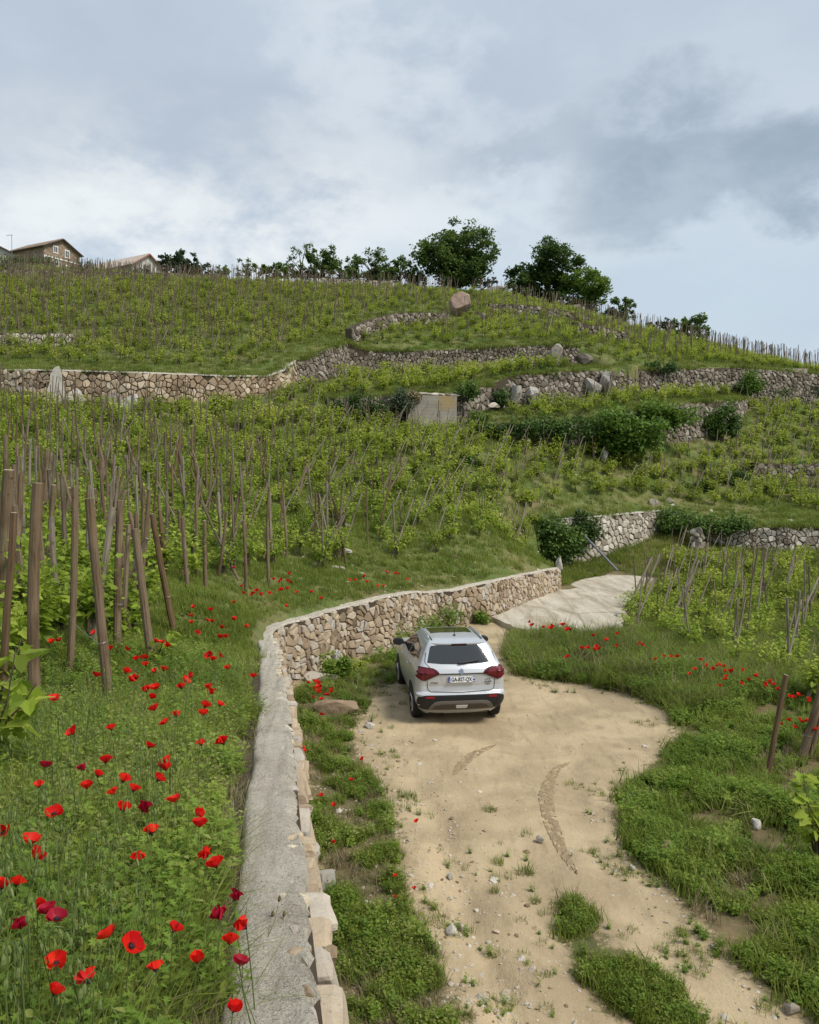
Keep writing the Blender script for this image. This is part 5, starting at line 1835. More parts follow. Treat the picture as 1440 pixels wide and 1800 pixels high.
rock(983, 1004, SB, (.28, .2, .45), 'rock_white', 'pointed pale stone at the far end of the curving wall', 339, .2, Y=34.2)
for i, (px, py, s_) in enumerate(((1090, 1090, .5), (1097, 1108, .6), (1112, 1068, .4))):
    rock(px, py, SA, (s_, s_ * .7, .16), 'concrete_lump', ('broken concrete lump at the edge of the pad over the vines', 'largest broken concrete lump at the corner of the pad', 'small broken concrete piece along the edge of the pad')[i], 350 + i, .2, cuts=8)


def panel():
    a, b = W(716, 745, 49.6), W(801, 742, 50.6)
    t = W(716, 690, 49.6)[2]
    t2 = W(801, 689, 50.6)[2]
    d = Vector(b - a); d.z = 0
    L = d.length
    ang = math.atan2(d.y, d.x)
    m, nt, n = new_mat('stained concrete')
    tc = n('ShaderNodeTexCoord').outputs['Object']
    t1 = n('ShaderNodeTexNoise', Vector=tc, Scale=1.3, Detail=7.0, Roughness=.65)
    c = ramp(nt, n, t1.outputs[0], [(.3, (.21, .19, .155)), (.6, (.30, .275, .23)), (.75, (.36, .33, .28))])
    lines = n('ShaderNodeTexWave', dict(bands_direction='Z'), Vector=tc, Scale=1.6, Distortion=.6)
    c = mixc(nt, maprange(nt, lines.outputs[0], .0, .12, .35, 0), c, (.12, .105, .085))
    sx = n('ShaderNodeSeparateXYZ', Vector=tc)
    dd_ = n('ShaderNodeVectorMath', dict(operation='DISTANCE'), _0=n('ShaderNodeVectorMath', dict(operation='MULTIPLY'), _0=tc, _1=(1, 0, 1.2)).outputs[0], _1=(L * .80, 0, 1.65)).outputs['Value']
    dd_ = math_node(nt, 'MULTIPLY_ADD', t1.outputs[0], .9, dd_)
    c = mixc(nt, maprange(nt, dd_, 1.35, .65, 0, .7), c, (.31, .215, .07))
    finish(nt, n, c, .9, bump=t1.outputs[0], bump_strength=.3)
    mb = MB()
    H = max(t, t2) - a[2] - .28
    mb.box((L / 2, 0, H / 2 - .2), (L, .3, H + .35))
    o = link('concrete_wall', mb.mesh('concrete_wall', m), None, (a[0], a[1] - .32, a[2]))
    o.rotation_euler = (0, 0, ang)
    tag(o, 'grey poured concrete wall panel with a mustard yellow stain', 'concrete wall')
    # course of stones lying on its top
    for i in range(8):
        me = rock_mesh('stone', (.32 + .1 * (i % 3), .3, .12), 370 + i, MAT['stone_pale'], 2, 7, .1, True)
        s = link('stone', me, o, (.15 + i * L / 7.6, .1, H + .06))
    return o


panel()
# the concrete block wall high on the right
mb = MB()
a, b = W(1335, 664, 70.0), W(1402, 664, 71.5)
mb.box(((a[0] + b[0]) / 2, a[1], a[2] + .25), (b[0] - a[0], .5, 1.0))
tag(link('concrete_wall', mb.mesh('concrete_wall', MAT['concrete'])), 'short pale concrete wall on the upper right edge of the terraces', 'concrete wall')
# leaning pipe
mb = MB()
a, b = W(1022, 936, 40.6), W(1086, 1003, 38.6)
a2 = Vector(a)
mb.tube([Vector((0, 0, 0)), Vector(b) - a2], .055, 8)
tag(link('metal_pole', mb.mesh('metal_pole', GR), None, a2), 'grey metal pole leaning from the ivy wall down to the concrete pad', 'pole')


# tyre prints pressed in the dirt
def tyre_print(L, w, label, seed):
    P = resample([tuple(hit(SA, x, y, 0, 3)[:2]) for x, y in L], .045)
    for _ in range(30):
        P[1:-1] = (P[:-2] + 2 * P[1:-1] + P[2:]) / 4
    r = random.Random(seed)
    mb = MB()
    m, nt, n = new_mat('turned damp earth')
    g = n('ShaderNodeNewGeometry').outputs['Position']
    t = n('ShaderNodeTexNoise', Vector=g, Scale=14.0, Detail=7.0, Roughness=.7)
    finish(nt, n, ramp(nt, n, t.outputs[0], [(.3, (.19, .14, .085)), (.7, (.33, .25, .15))]), .95, bump=t.outputs[0], bump_strength=.6)
    vs, fs = [], []
    K = 8
    for i, p in enumerate(P):
        t_ = P[min(i + 1, len(P) - 1)] - P[max(i - 1, 0)]
        t_ = t_ / np.linalg.norm(t_)
        nn = np.array([t_[1], -t_[0]])
        e = min(1, 3.0 * min(i, len(P) - 1 - i) / len(P)) ** .5
        for k in range(K):
            u = k / (K - 1) * 2 - 1
            q = p + nn * u * w * e / 2 * (1 + .08 * r.random()) + t_ * .05 * abs(u)
            hgt = .003 + (.010 if ((i + int(abs(u) * 3)) % 4 == 0) else 0) + .006 * r.random()
            if k in (0, K - 1) or math.sin(i * .9 + k * 2.1 + seed) + math.sin(i * .37 + k) + r.random() > 2.25 or r.random() < .04:
                hgt = -.02
            vs.append((q[0], q[1], float(SA(q[0], q[1])) + hgt))
    for i in range(len(P) - 1):
        for k in range(K - 1):
            fs.append((i * K + k, i * K + k + 1, (i + 1) * K + k + 1, (i + 1) * K + k))
    o = link('tyre_print', mesh('tyre_print', vs, fs, m))
    tag(o, label, 'tyre track')


tyre_print([(1003, 1340), (978, 1350), (966, 1372), (958, 1400), (966, 1440), (985, 1490), (1013, 1535)], .27, 'long curved dark tyre print in the dirt behind the car', 1)
tyre_print([(872, 1310), (842, 1320), (818, 1338), (798, 1362)], .23, 'short faint tyre print in the dirt under the rear of the car', 2)

# ------------------------------------------------------------------ bushes, ivy and trees
def leaf_cloud(r, centers, per, sig, size, shape=QUADL, droop=.0):
    mb = MB()
    for (c, s) in centers:
        for _ in range(per):
            d = r.normal(size=3)
            d /= np.linalg.norm(d)
            q = np.array(c) + d * s * sig * r.uniform(.35, 1.0) * np.array([1, 1, .8])
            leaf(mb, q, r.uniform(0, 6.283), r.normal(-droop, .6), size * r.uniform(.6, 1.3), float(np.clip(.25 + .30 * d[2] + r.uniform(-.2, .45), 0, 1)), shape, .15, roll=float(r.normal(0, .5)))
    return mb


def bush(name, base, size, n, leafsz, mat, label, seed, cat, group=None, per=26, shape=QUADL, hollow=.55, part='foliage', droop=0.0, stems=5, sig=.30):
    """a shrub: several stems and clumps of leaves through its volume"""
    r = np.random.default_rng(seed)
    e = empty(name, base)
    tag(e, label, cat, group)
    sx, sy, sz = size
    C = []
    while len(C) < n:
        d = r.uniform(-1, 1, 3)
        L = np.linalg.norm(d)
        if hollow * r.random() < L < 1 and d[2] > -.75:
            k = 1 + .22 * math.sin(d[0] * 5 + seed) + .15 * math.sin(d[1] * 7 + d[2] * 4 + seed * 2)
            C.append((np.array([d[0] * sx, d[1] * sy, sz * .95 + d[2] * sz * .95]) * k, min(sx, sy, sz) * r.uniform(.6, 1.3)))
    mb = leaf_cloud(r, C, per, sig / .5, leafsz, shape, droop)
    tag(link(part, mb.mesh(part, MAT[mat]), e), kind='stuff')
    st = MB()
    for i in range(stems):
        c = C[i][0]
        st.tube([(0, 0, -.2), tuple(np.array([c[0] * .4, c[1] * .4, c[2] * .55])), tuple(c)], [.05 * sz ** .5, .035 * sz ** .5, .012], 5)
    link('stem', st.mesh('stem', MAT['bark']), e)
    return e


def tree(px, top, bot, wpx, Y, label, seed, mat, n=130, leafsz=.34, per=30, shape=None, trunk=True, hollow=.5, sparse=1.0, cat='tree', zb=None):
    r = np.random.default_rng(seed)
    b = W(px, bot, Y)
    zt = W(px, top, Y)[2]
    g = float(SC_(b[0], b[1]))
    e = empty('tree', (b[0], b[1], g))
    tag(e, label, cat, 'trees along the skyline')
    H = zt - g
    c0 = max(b[2] - g - .5, .3)
    h = (zt - b[2]) / 2
    w = wpx * 1.06 * Y / 1440 / 2
    C = []
    tries = 0
    while len(C) < n and tries < 60000:
        tries += 1
        d = r.uniform(-1, 1, 3)
        L = np.linalg.norm(d)
        az = math.atan2(d[1], d[0])
        k = .80 + .13 * math.sin(3 * az + seed) + .10 * math.sin(5 * d[2] + 2 * az + seed * 1.7) + .08 * math.sin(9 * az + seed * .3 + 6 * d[2])
        if shape == 'dome':
            k *= 1.0 if d[2] > -.2 else .9
        if L < k and L > hollow * k * r.random():
            p = np.array([d[0] * w * 1.12, d[1] * w * 1.0, c0 + h + d[2] * h * 1.12])
            if p[2] > .2:
                C.append((p, min(w, h) * r.uniform(.20, .42)))
    mb = leaf_cloud(r, C, int(per * sparse * 2.6), .74, leafsz * .96)
    tag(link('crown', mb.mesh('crown', MAT[mat]), e), kind='stuff')
    tb = MB()
    th = max(c0 + h * .7, 1.0)
    tr = .04 * H ** .9 + .04
    P = [(0, 0, -.6)] + [(r.normal(0, .05) * w, r.normal(0, .05) * w, th * (k + 1) / 4) for k in range(4)]
    tb.tube(P, [tr * 1.25, tr, tr * .85, tr * .6, tr * .3], 8, .4)
    for i in range(min(16, len(C))):
        c = C[i][0]
        z0 = min(th, max(th * .35, c[2] * .55))
        tb.tube([(0, 0, z0), (c[0] * .5, c[1] * .5, (z0 + c[2]) / 2 + .05 * H), tuple(c)], [tr * .42, tr * .25, tr * .08], 5, .4)
    link('trunk', tb.mesh('trunk', MAT['bark']), e)
    return e


tree(802, 395, 512, 124, 101, 'big dark round crowned tree alone on the skyline', 41, 'tree', 190, .36, 34, hollow=.3)
tree(962, 414, 530, 112, 101, 'tall dark ragged tree on the skyline, higher of the pair', 42, 'tree', 130, .36, 32, hollow=.35)
tree(1032, 462, 548, 88, 98, 'rounded mid green tree in front of the tall ragged one', 43, 'tree_light', 95, .32, 30, hollow=.35)
tree(1090, 518, 568, 60, 97, 'small dark tree at the foot of the rounded green one on the slope', 44, 'tree_mid', 40, .28, 24)
tree(922, 470, 524, 56, 99, 'low dark tree on the left flank of the tall ragged one', 45, 'tree', 48, .3, 26)
tree(530, 429, 496, 60, 100, 'airy light tree with thin branches showing sky', 46, 'tree_mid', 46, .26, 15, hollow=.7)
tree(566, 434, 500, 52, 101, 'dark narrow tree beside the airy one', 47, 'tree', 46, .28, 22)
tree(602, 438, 500, 60, 102, 'loose crowned tree second from the airy one', 48, 'tree_mid', 48, .28, 18)
tree(655, 438, 502, 76, 103, 'rounded green tree in the middle of the skyline row', 49, 'tree_mid', 62, .3, 24)
tree(704, 445, 502, 60, 101, 'bright green tree next to the gap before the big round tree', 50, 'tree_light', 50, .28, 24)
tree(735, 462, 502, 36, 104, 'small dark tree filling the gap before the big round tree', 51, 'tree_mid', 28, .28, 18)
tree(322, 441, 490, 82, 97, 'spiky dark shrub like tree beside the barn', 52, 'olive', 74, .28, 24, hollow=.3)
tree(392, 459, 490, 30, 95, 'thin sapling with few leaves on the skyline', 53, 'tree_light', 12, .26, 14, hollow=.9)
tree(437, 454, 492, 40, 96, 'forked sapling with sparse leaves next to the low thicket', 54, 'tree_mid', 18, .26, 14, hollow=.9)
tree(484, 464, 494, 62, 97, 'low bright thicket between the sapling and the airy tree', 55, 'tree_light', 44, .28, 24)
tree(1216, 547, 602, 70, 101, 'small dark tree alone above the right hand stakes', 56, 'tree_mid', 52, .3, 24)
for i, (px, top, w_) in enumerate(((862, 488, 30), (1150, 566, 36), (1175, 572, 30))):
    tree(px, top, 520 + i * 40, w_, 98, ('dry brown bush beside the dark skyline rock', 'low bush on the ridge before the lone small tree', 'second low bush at the foot of the lone small tree')[i], 57 + i, 'olive', 16, .26, 16, cat='bush')
# dark clipped hedge in front of the house
p = W(44, 452, 128)
bush('hedge', (p[0], p[1], float(SC_(p[0], p[1])) - .2), (4.6, .9, .85), 90, .30, 'ivy', 'dark clipped hedge in front of the stone house', 61, 'hedge', None, 24, hollow=.2, sig=.6)
for i, (px, py) in enumerate(((12, 470), (150, 470), (250, 480), (335, 484), (350, 486))):
    p = W(px, py, 99)
    bush('shrub', (p[0], p[1], float(SC_(p[0], p[1]))), (1.6, 1.0, .7), 24, .28, 'olive', ('low grey green shrub under the house at the edge', 'low shrub below the stone house gable', 'low shrub below the barn', 'small shrub at the foot of the spiky tree', 'small shrub on the far flank of the spiky tree')[i], 62 + i, 'shrub', None, 18)

# ivy cushions on the walls
def ivy_at(px, py, Y, size, n, label, seed, mat='ivy', leafsz=.16, dz=0.0, per=26, droop=.5, cat='ivy', name='ivy_cushion'):
    p = W(px, py, Y)
    return bush(name, (p[0], p[1], p[2] + dz), size, n, leafsz, mat, label, seed, cat, None, per, droop=droop, sig=.5)


ivy_at(975, 988, 40.4, (1.6, .6, 1.1), 180, 'thick ivy hanging over the near end of the wall behind the pad', 71, leafsz=.17)
ivy_at(1030, 955, 41.6, (.75, .45, .75), 50, 'ivy spilling beside the bare stones above the metal pole', 72)
ivy_at(1185, 935, 45.6, (.95, .6, .62), 80, 'ivy over the far end of the wall behind the pad', 73)
ivy_at(1268, 938, 44.6, (1.45, .55, .48), 80, 'long low ivy on top of the lower grey wall', 74)
ivy_at(822, 702, 50.7, (.55, .45, .5), 36, 'round ivy cushion beside the concrete panel', 75)
ivy_at(884, 712, 53.2, (.5, .4, .5), 30, 'second round ivy cushion farther from the concrete panel', 76)
ivy_at(625, 740, 47.9, (2.2, .5, .7), 120, 'dark overgrown ivy hanging from the wall left of the concrete panel', 77)
ivy_at(700, 726, 48.6, (.9, .4, .6), 60, 'dark brambles covering the near third of the concrete wall panel', 101, 'olive', .16, cat='bramble', name='bramble')
ivy_at(728, 705, 49.1, (.45, .3, .35), 26, 'dead brown creeper trailing over the top of the concrete wall panel', 102, 'dry', .12, cat='creeper', name='creeper')
ivy_at(838, 742, 50.4, (.8, .4, .35), 36, 'low dark weeds at the foot of the wall past the concrete panel', 103, 'bush_light', .14, cat='bush', name='bush')
ivy_at(960, 660, 57.2, (1.0, .4, .3), 30, 'low ivy over the top of the long upper wall', 104)
ivy_at(1160, 655, 62.0, (1.4, .5, .4), 36, 'ivy patch on the long upper wall above the fig bush', 105)
ivy_at(1095, 798, 49.9, (2.3, .9, 1.25), 230, 'big dark fig bush over the terrace wall', 78, 'bush_light', .24, cat='bush', name='fig_bush', droop=.2)
ivy_at(1170, 752, 52.8, (1.7, .6, .8), 100, 'brighter arm of the fig bush along the terrace top', 79, 'bush_light', .24, cat='bush', name='fig_bush', droop=.2)
ivy_at(985, 775, 49.1, (2.0, .5, .72), 130, 'dark ivy over the terrace wall next to the fig bush', 80)
ivy_at(885, 768, 48.4, (2.1, .5, .42), 100, 'low ivy along the near end of the terrace wall', 81)
ivy_at(1268, 772, 57.2, (1.5, .4, 1.25), 150, 'hanging dark ivy curtain at the end of the terrace wall', 82)
ivy_at(1318, 690, 65.6, (1.0, .6, .65), 50, 'green bush on the long upper wall near its concrete end', 83, 'bush_light', .22, cat='bush', name='bush')
ivy_at(1345, 700, 68.5, (1.8, .7, .55), 60, 'dark brambles under the short concrete wall', 84)
ivy_at(1420, 700, 70.5, (1.6, .7, .6), 50, 'brown green brambles at the edge under the upper wall', 85, 'olive', .2, cat='bramble', name='bramble')
ivy_at(1268, 852, 52.6, (1.5, .7, .42), 70, 'ivy mound on the low bank among the right hand vines', 86)
ivy_at(1225, 872, 50.6, (.8, .5, .45), 40, 'round dark bush at the low end of the bank', 87)
ivy_at(1005, 580, 75, (.9, .6, .4), 20, 'dark creeper on the curved wall by the pinkish boulder', 88) if False else None
ivy_at(820, 820, 41.8, (.8, .6, .28), 34, 'dark patch of brambles among the middle vines', 89)
# shrubs at the foot of the curving wall behind the car
for i, (px, py, Y, sz) in enumerate(((752, 1106, 24.2, (.55, .45, .42)), (790, 1085, 25.6, (.55, .4, .42)), (728, 1122, 22.6, (.5, .4, .3)), (845, 1082, 26.9, (.22, .2, .2)), (705, 1150, 20.9, (.6, .5, .22)), (578, 1196, 18.7, (.20, .18, .26)), (606, 1196, 18.9, (.18, .2, .24)))):
    p = W(px, py, Y)
    bush('shrub', (p[0], p[1], float(SA(p[0], p[1]))), sz, 26, .07, 'weed', ('leafy shrub growing against the wall beyond the car roof', 'green shrub in the angle of the curving wall', 'low shrub against the wall beside the car mirror', 'tiny plant at the foot of the wall by the pad', 'spreading low shrub between car and wall', 'green tuft on the near side of the upright white stone', 'green tuft on the far side of the upright white stone')[i], 91 + i, 'shrub', None, 30, sig=.5)
p = W(632, 1192, 19.6)
bush('shrub', (p[0], p[1], float(SA(p[0], p[1]))), (.22, .2, .18), 14, .05, 'vine', 'small yellow flowering shrub at the foot of the wall', 99, 'shrub', None, 26)
# tufts standing alone on the dirt
TUFT = [grass_clump(rr, 70, .16, .09, .004, MAT['grass'], .9) for _ in range(3)]
for i, (px, py, s_, lab) in enumerate(((860, 1424, 1.2, 'flat green weed alone on the open dirt'), (876, 1517, .95, 'small dark grass tuft on the dirt, nearer the rut'), (924, 1535, 1.2, 'spiky grass tuft on the dirt, the larger of two'), (940, 1585, .8, 'thin pale tuft just below the spiky one'), (870, 1568, .7, 'tiny tuft between the rut and the spiky tufts'), (1380, 1745, 1.3, 'broad leaved rosette at the lower corner of the weeds'))):
    p = hit(SA, px, py, 0, 3)
    o = link('grass_tuft', TUFT[i % 3], None, p)
    o.scale = (s_, s_, s_ * (.45 if i in (0, 5) else .9))
    tag(o, lab, 'grass tuft')
# dead poppy stalks bending over the coping
mb = MB()
o_ = hit(SB, 405, 1725, .05, 1.3)
for (x1, y1), (x2, y2) in (((470, 1650), (490, 1585)), ((455, 1690), (478, 1612)), ((470, 1700), (498, 1612))):
    a, b = W(x1, y1, o_[1] + .25), W(x2, y2, o_[1] + .42)
    mb.tube([(0, 0, 0), tuple(a - o_), tuple((a + b) / 2 - o_ + np.array([.01, 0, .01])), tuple(b - o_)], [.0022, .0018, .0015, .0012], 4)
    c = Vector(b - o_)
    mb.tube([c, c + Vector((.004, 0, .012)), c + Vector((.005, 0, .024))], [.003, .008, .003], 6)
tag(link('dry_stalks', mb.mesh('dry_stalks', MAT['dry']), None, o_), 'dry bent seed stalks reaching over the cement top of the wall', 'dry plant')

# ------------------------------------------------------------------ houses on the hill
def brick_mat():
    m, nt, n = new_mat('old rubble masonry')
    tc = n('ShaderNodeTexCoord').outputs['Object']
    v = n('ShaderNodeTexVoronoi', Vector=tc, Scale=3.2)
    t = n('ShaderNodeTexNoise', Vector=tc, Scale=1.2, Detail=6.0)
    c = ramp(nt, n, v.outputs['Color'], [(.1, (.20, .14, .10)), (.5, (.27, .20, .145)), (.9, (.34, .27, .20))])
    c = mixc(nt, maprange(nt, t.outputs[0], .4, .65, 0, .5), c, (.19, .14, .10))
    finish(nt, n, c, .9)
    return m


BR = brick_mat()
TILE = simple_mat('weathered roof tiles', (.22, .165, .125), .85, noise=.3, scale=3)
TILE2 = simple_mat('dull red roof tiles', (.26, .10, .075), .8, noise=.25, scale=3)
TILE3 = simple_mat('pale roof sheets', (.36, .31, .27), .8, noise=.2, scale=2)
WHITE = simple_mat('white paint', (.74, .73, .70), .7)
RENDER_ = simple_mat('off white render', (.52, .50, .46), .85, noise=.12, scale=1.5)
GLASSW = simple_mat('window glass', (.06, .075, .09), .15, spec=.6)
WOODD = simple_mat('dark wood', (.05, .04, .035), .7)


def gable_house(name, label, corner, ang, Wd, Ln, eave, ridge, wall, roof, fascia, windows, over=.45, band=None, ext=None):
    """local x along the gable front, y going back; the gable faces -y"""
    e = empty(name, corner, (0, 0, ang))
    tag(e, label, 'house' if name == 'house' else 'barn')
    mb = MB()
    b = -5.0
    V = [(0, 0, b), (Wd, 0, b), (Wd, 0, eave), (Wd / 2, 0, ridge), (0, 0, eave), (0, Ln, b), (Wd, Ln, b), (Wd, Ln, eave), (Wd / 2, Ln, ridge), (0, Ln, eave)]
    mb.add(V, [(0, 1, 2, 3, 4), (6, 5, 9, 8, 7), (5, 0, 4, 9), (1, 6, 7, 2)], .5)
    link('wall', mb.mesh('wall', wall), e)
    sl = (ridge - eave) / (Wd / 2)
    rf = MB()
    th = .16
    for sgn in (0, 1):
        xo = -over if sgn == 0 else Wd + over
        zo = eave - over * sl
        P = [(xo, -over, zo), (Wd / 2, -over, ridge + .02), (Wd / 2, Ln + over, ridge + .02), (xo, Ln + over, zo)]
        V = P + [(x, y, z + th) for x, y, z in P]
        rf.add(V, [(0, 1, 2, 3), (7, 6, 5, 4), (0, 4, 5, 1), (1, 5, 6, 2), (2, 6, 7, 3), (3, 7, 4, 0)], .5)
        k = int(Ln / .5)
        for i in range(k):
            y = -over + (Ln + 2 * over) * (i + .5) / k
            rf.tube([(xo, y, zo + th + .02), (Wd / 2, y, ridge + th + .04)], .09, 5, .4 + .2 * (i % 3))
    ro = link('roof', rf.mesh('roof', roof), e)
    fb = MB()
    for xo in (-over, Wd + over):
        zo = eave - over * sl
        fb.tube([(xo, -over - .04, zo + .02), (Wd / 2, -over - .04, ridge + .06)], .12, 4)
    link('verge_board', fb.mesh('verge_board', fascia), e)
    gm = MB()
    gm.tube([(-over - .06, -over, eave - over * sl), (-over - .06, Ln + over, eave - over * sl)], .08, 6)
    link('gutter', gm.mesh('gutter', WOODD), e)
    for (x, z, w, h) in windows:
        fr = MB()
        fr.box((x, -.03, z), (w + .24, .10, .14)) if False else None
        for cx, cz, sx, sz in ((x, z + h / 2 + .09, w + .36, .18), (x, z - h / 2 - .08, w + .36, .16), (x - w / 2 - .06, z, .12, h), (x + w / 2 + .06, z, .12, h), (x, z, .07, h)):
            fr.box((cx, -.03, cz), (sx, .10, sz))
        f = link('window', fr.mesh('window', WHITE), e)
        g = MB()
        g.box((x, .0, z), (w, .03, h))
        link('pane', g.mesh('pane', GLASSW), f)
    if band:
        bm_ = MB()
        bm_.box((Wd / 2 + .0, -.05, band), (Wd + .0, .12, .22))
        bm_.box((.12, -.05, band - 1.2), (.22, .10, 2.2))
        link('string_course', bm_.mesh('string_course', WHITE), e)
    return e


hy = 150.0
c = W(77, 431, hy)
gable_house('house', 'brown stone house with a low pitched roof and white window surrounds on the hill', (c[0], c[1], c[2] - 5.2), R(62), 7.8, 8.8, 5.2, 7.1, BR, TILE, WOODD, [(2.5, 5.0, .75, 1.0), (5.0, 4.75, .75, 1.15), (2.6, 2.6, .9, .9), (5.2, 2.1, .9, .9)], .5, 3.45)
by = 130.0
c = W(232, 464, by)
gable_house('barn', 'white gabled barn with a dull red roof edge beside the shrub like tree', (c[0], c[1], c[2] - 3.0), R(58), 6.4, 13, 3.0, 5.1, RENDER_, TILE3, TILE2, [], .4)
c = W(-70, 440, 158)
gable_house('house', 'pale roofed house mostly cut off by the edge behind the hedge', (c[0], c[1], c[2] - 3.2), R(20), 9, 8, 3.4, 5.4, RENDER_, TILE, WOODD, [], .5)
mb = MB()
p = W(21, 433, 148)
mb.tube([(0, 0, -4.5), (0, 0, 2.0)], .045, 6)
mb.tube([(-.9, 0, 1.9), (.25, 0, 2.0)], .03, 4)
for k in range(5):
    mb.tube([(-.8 + k * .22, -.3, 1.91 + k * .02), (-.8 + k * .22, .3, 1.91 + k * .02)], .015, 4)
tag(link('television_aerial', mb.mesh('television_aerial', GR), None, p), 'thin television aerial on its pole beside the stone house', 'aerial')
# ------------------------------------------------------------------ the parked car
SILVER = simple_mat('silver metallic paint', (.54, .56, .585), .32, metallic=.35, spec=.5, coat=.5)
BLACKP = simple_mat('black textured plastic', (.018, .019, .021), .55, spec=.35)
GREYP = simple_mat('grey brown plastic', (.075, .062, .052), .55, spec=.35)
TRIMP = simple_mat('satin grey trim', (.15, .135, .12), .5, metallic=.1)
GLASSC = simple_mat('tinted car glass', (.012, .014, .016), .06, spec=.8, coat=.6)
REDL = simple_mat('red lamp lens', (.12, .004, .010), .2, spec=.4, coat=.25)
REDD = simple_mat('dark red lamp', (.06, .003, .006), .2, spec=.4, coat=.25)
REDB = simple_mat('red reflector', (.30, .008, .015), .3, spec=.4)
CLEARL = simple_mat('clear lamp lens', (.62, .60, .60), .15, spec=.8)
RUB = simple_mat('tyre rubber', (.020, .019, .018), .85, noise=.3, scale=20)
RIM = simple_mat('alloy rim', (.45, .46, .47), .35, metallic=.8)
CHROME = simple_mat('chrome badge', (.50, .51, .53), .18, metallic=1.0)
DARKB = simple_mat('dark lettering', (.06, .065, .07), .4)
PLATEW = simple_mat('plate white', (.72, .73, .74), .45)
PLATEB = simple_mat('plate blue', (.01, .035, .26), .45)
BLK = simple_mat('plate black', (.01, .01, .011), .5)
SEAMM = simple_mat('panel gap and handle shade', (.012, .012, .013), .8)


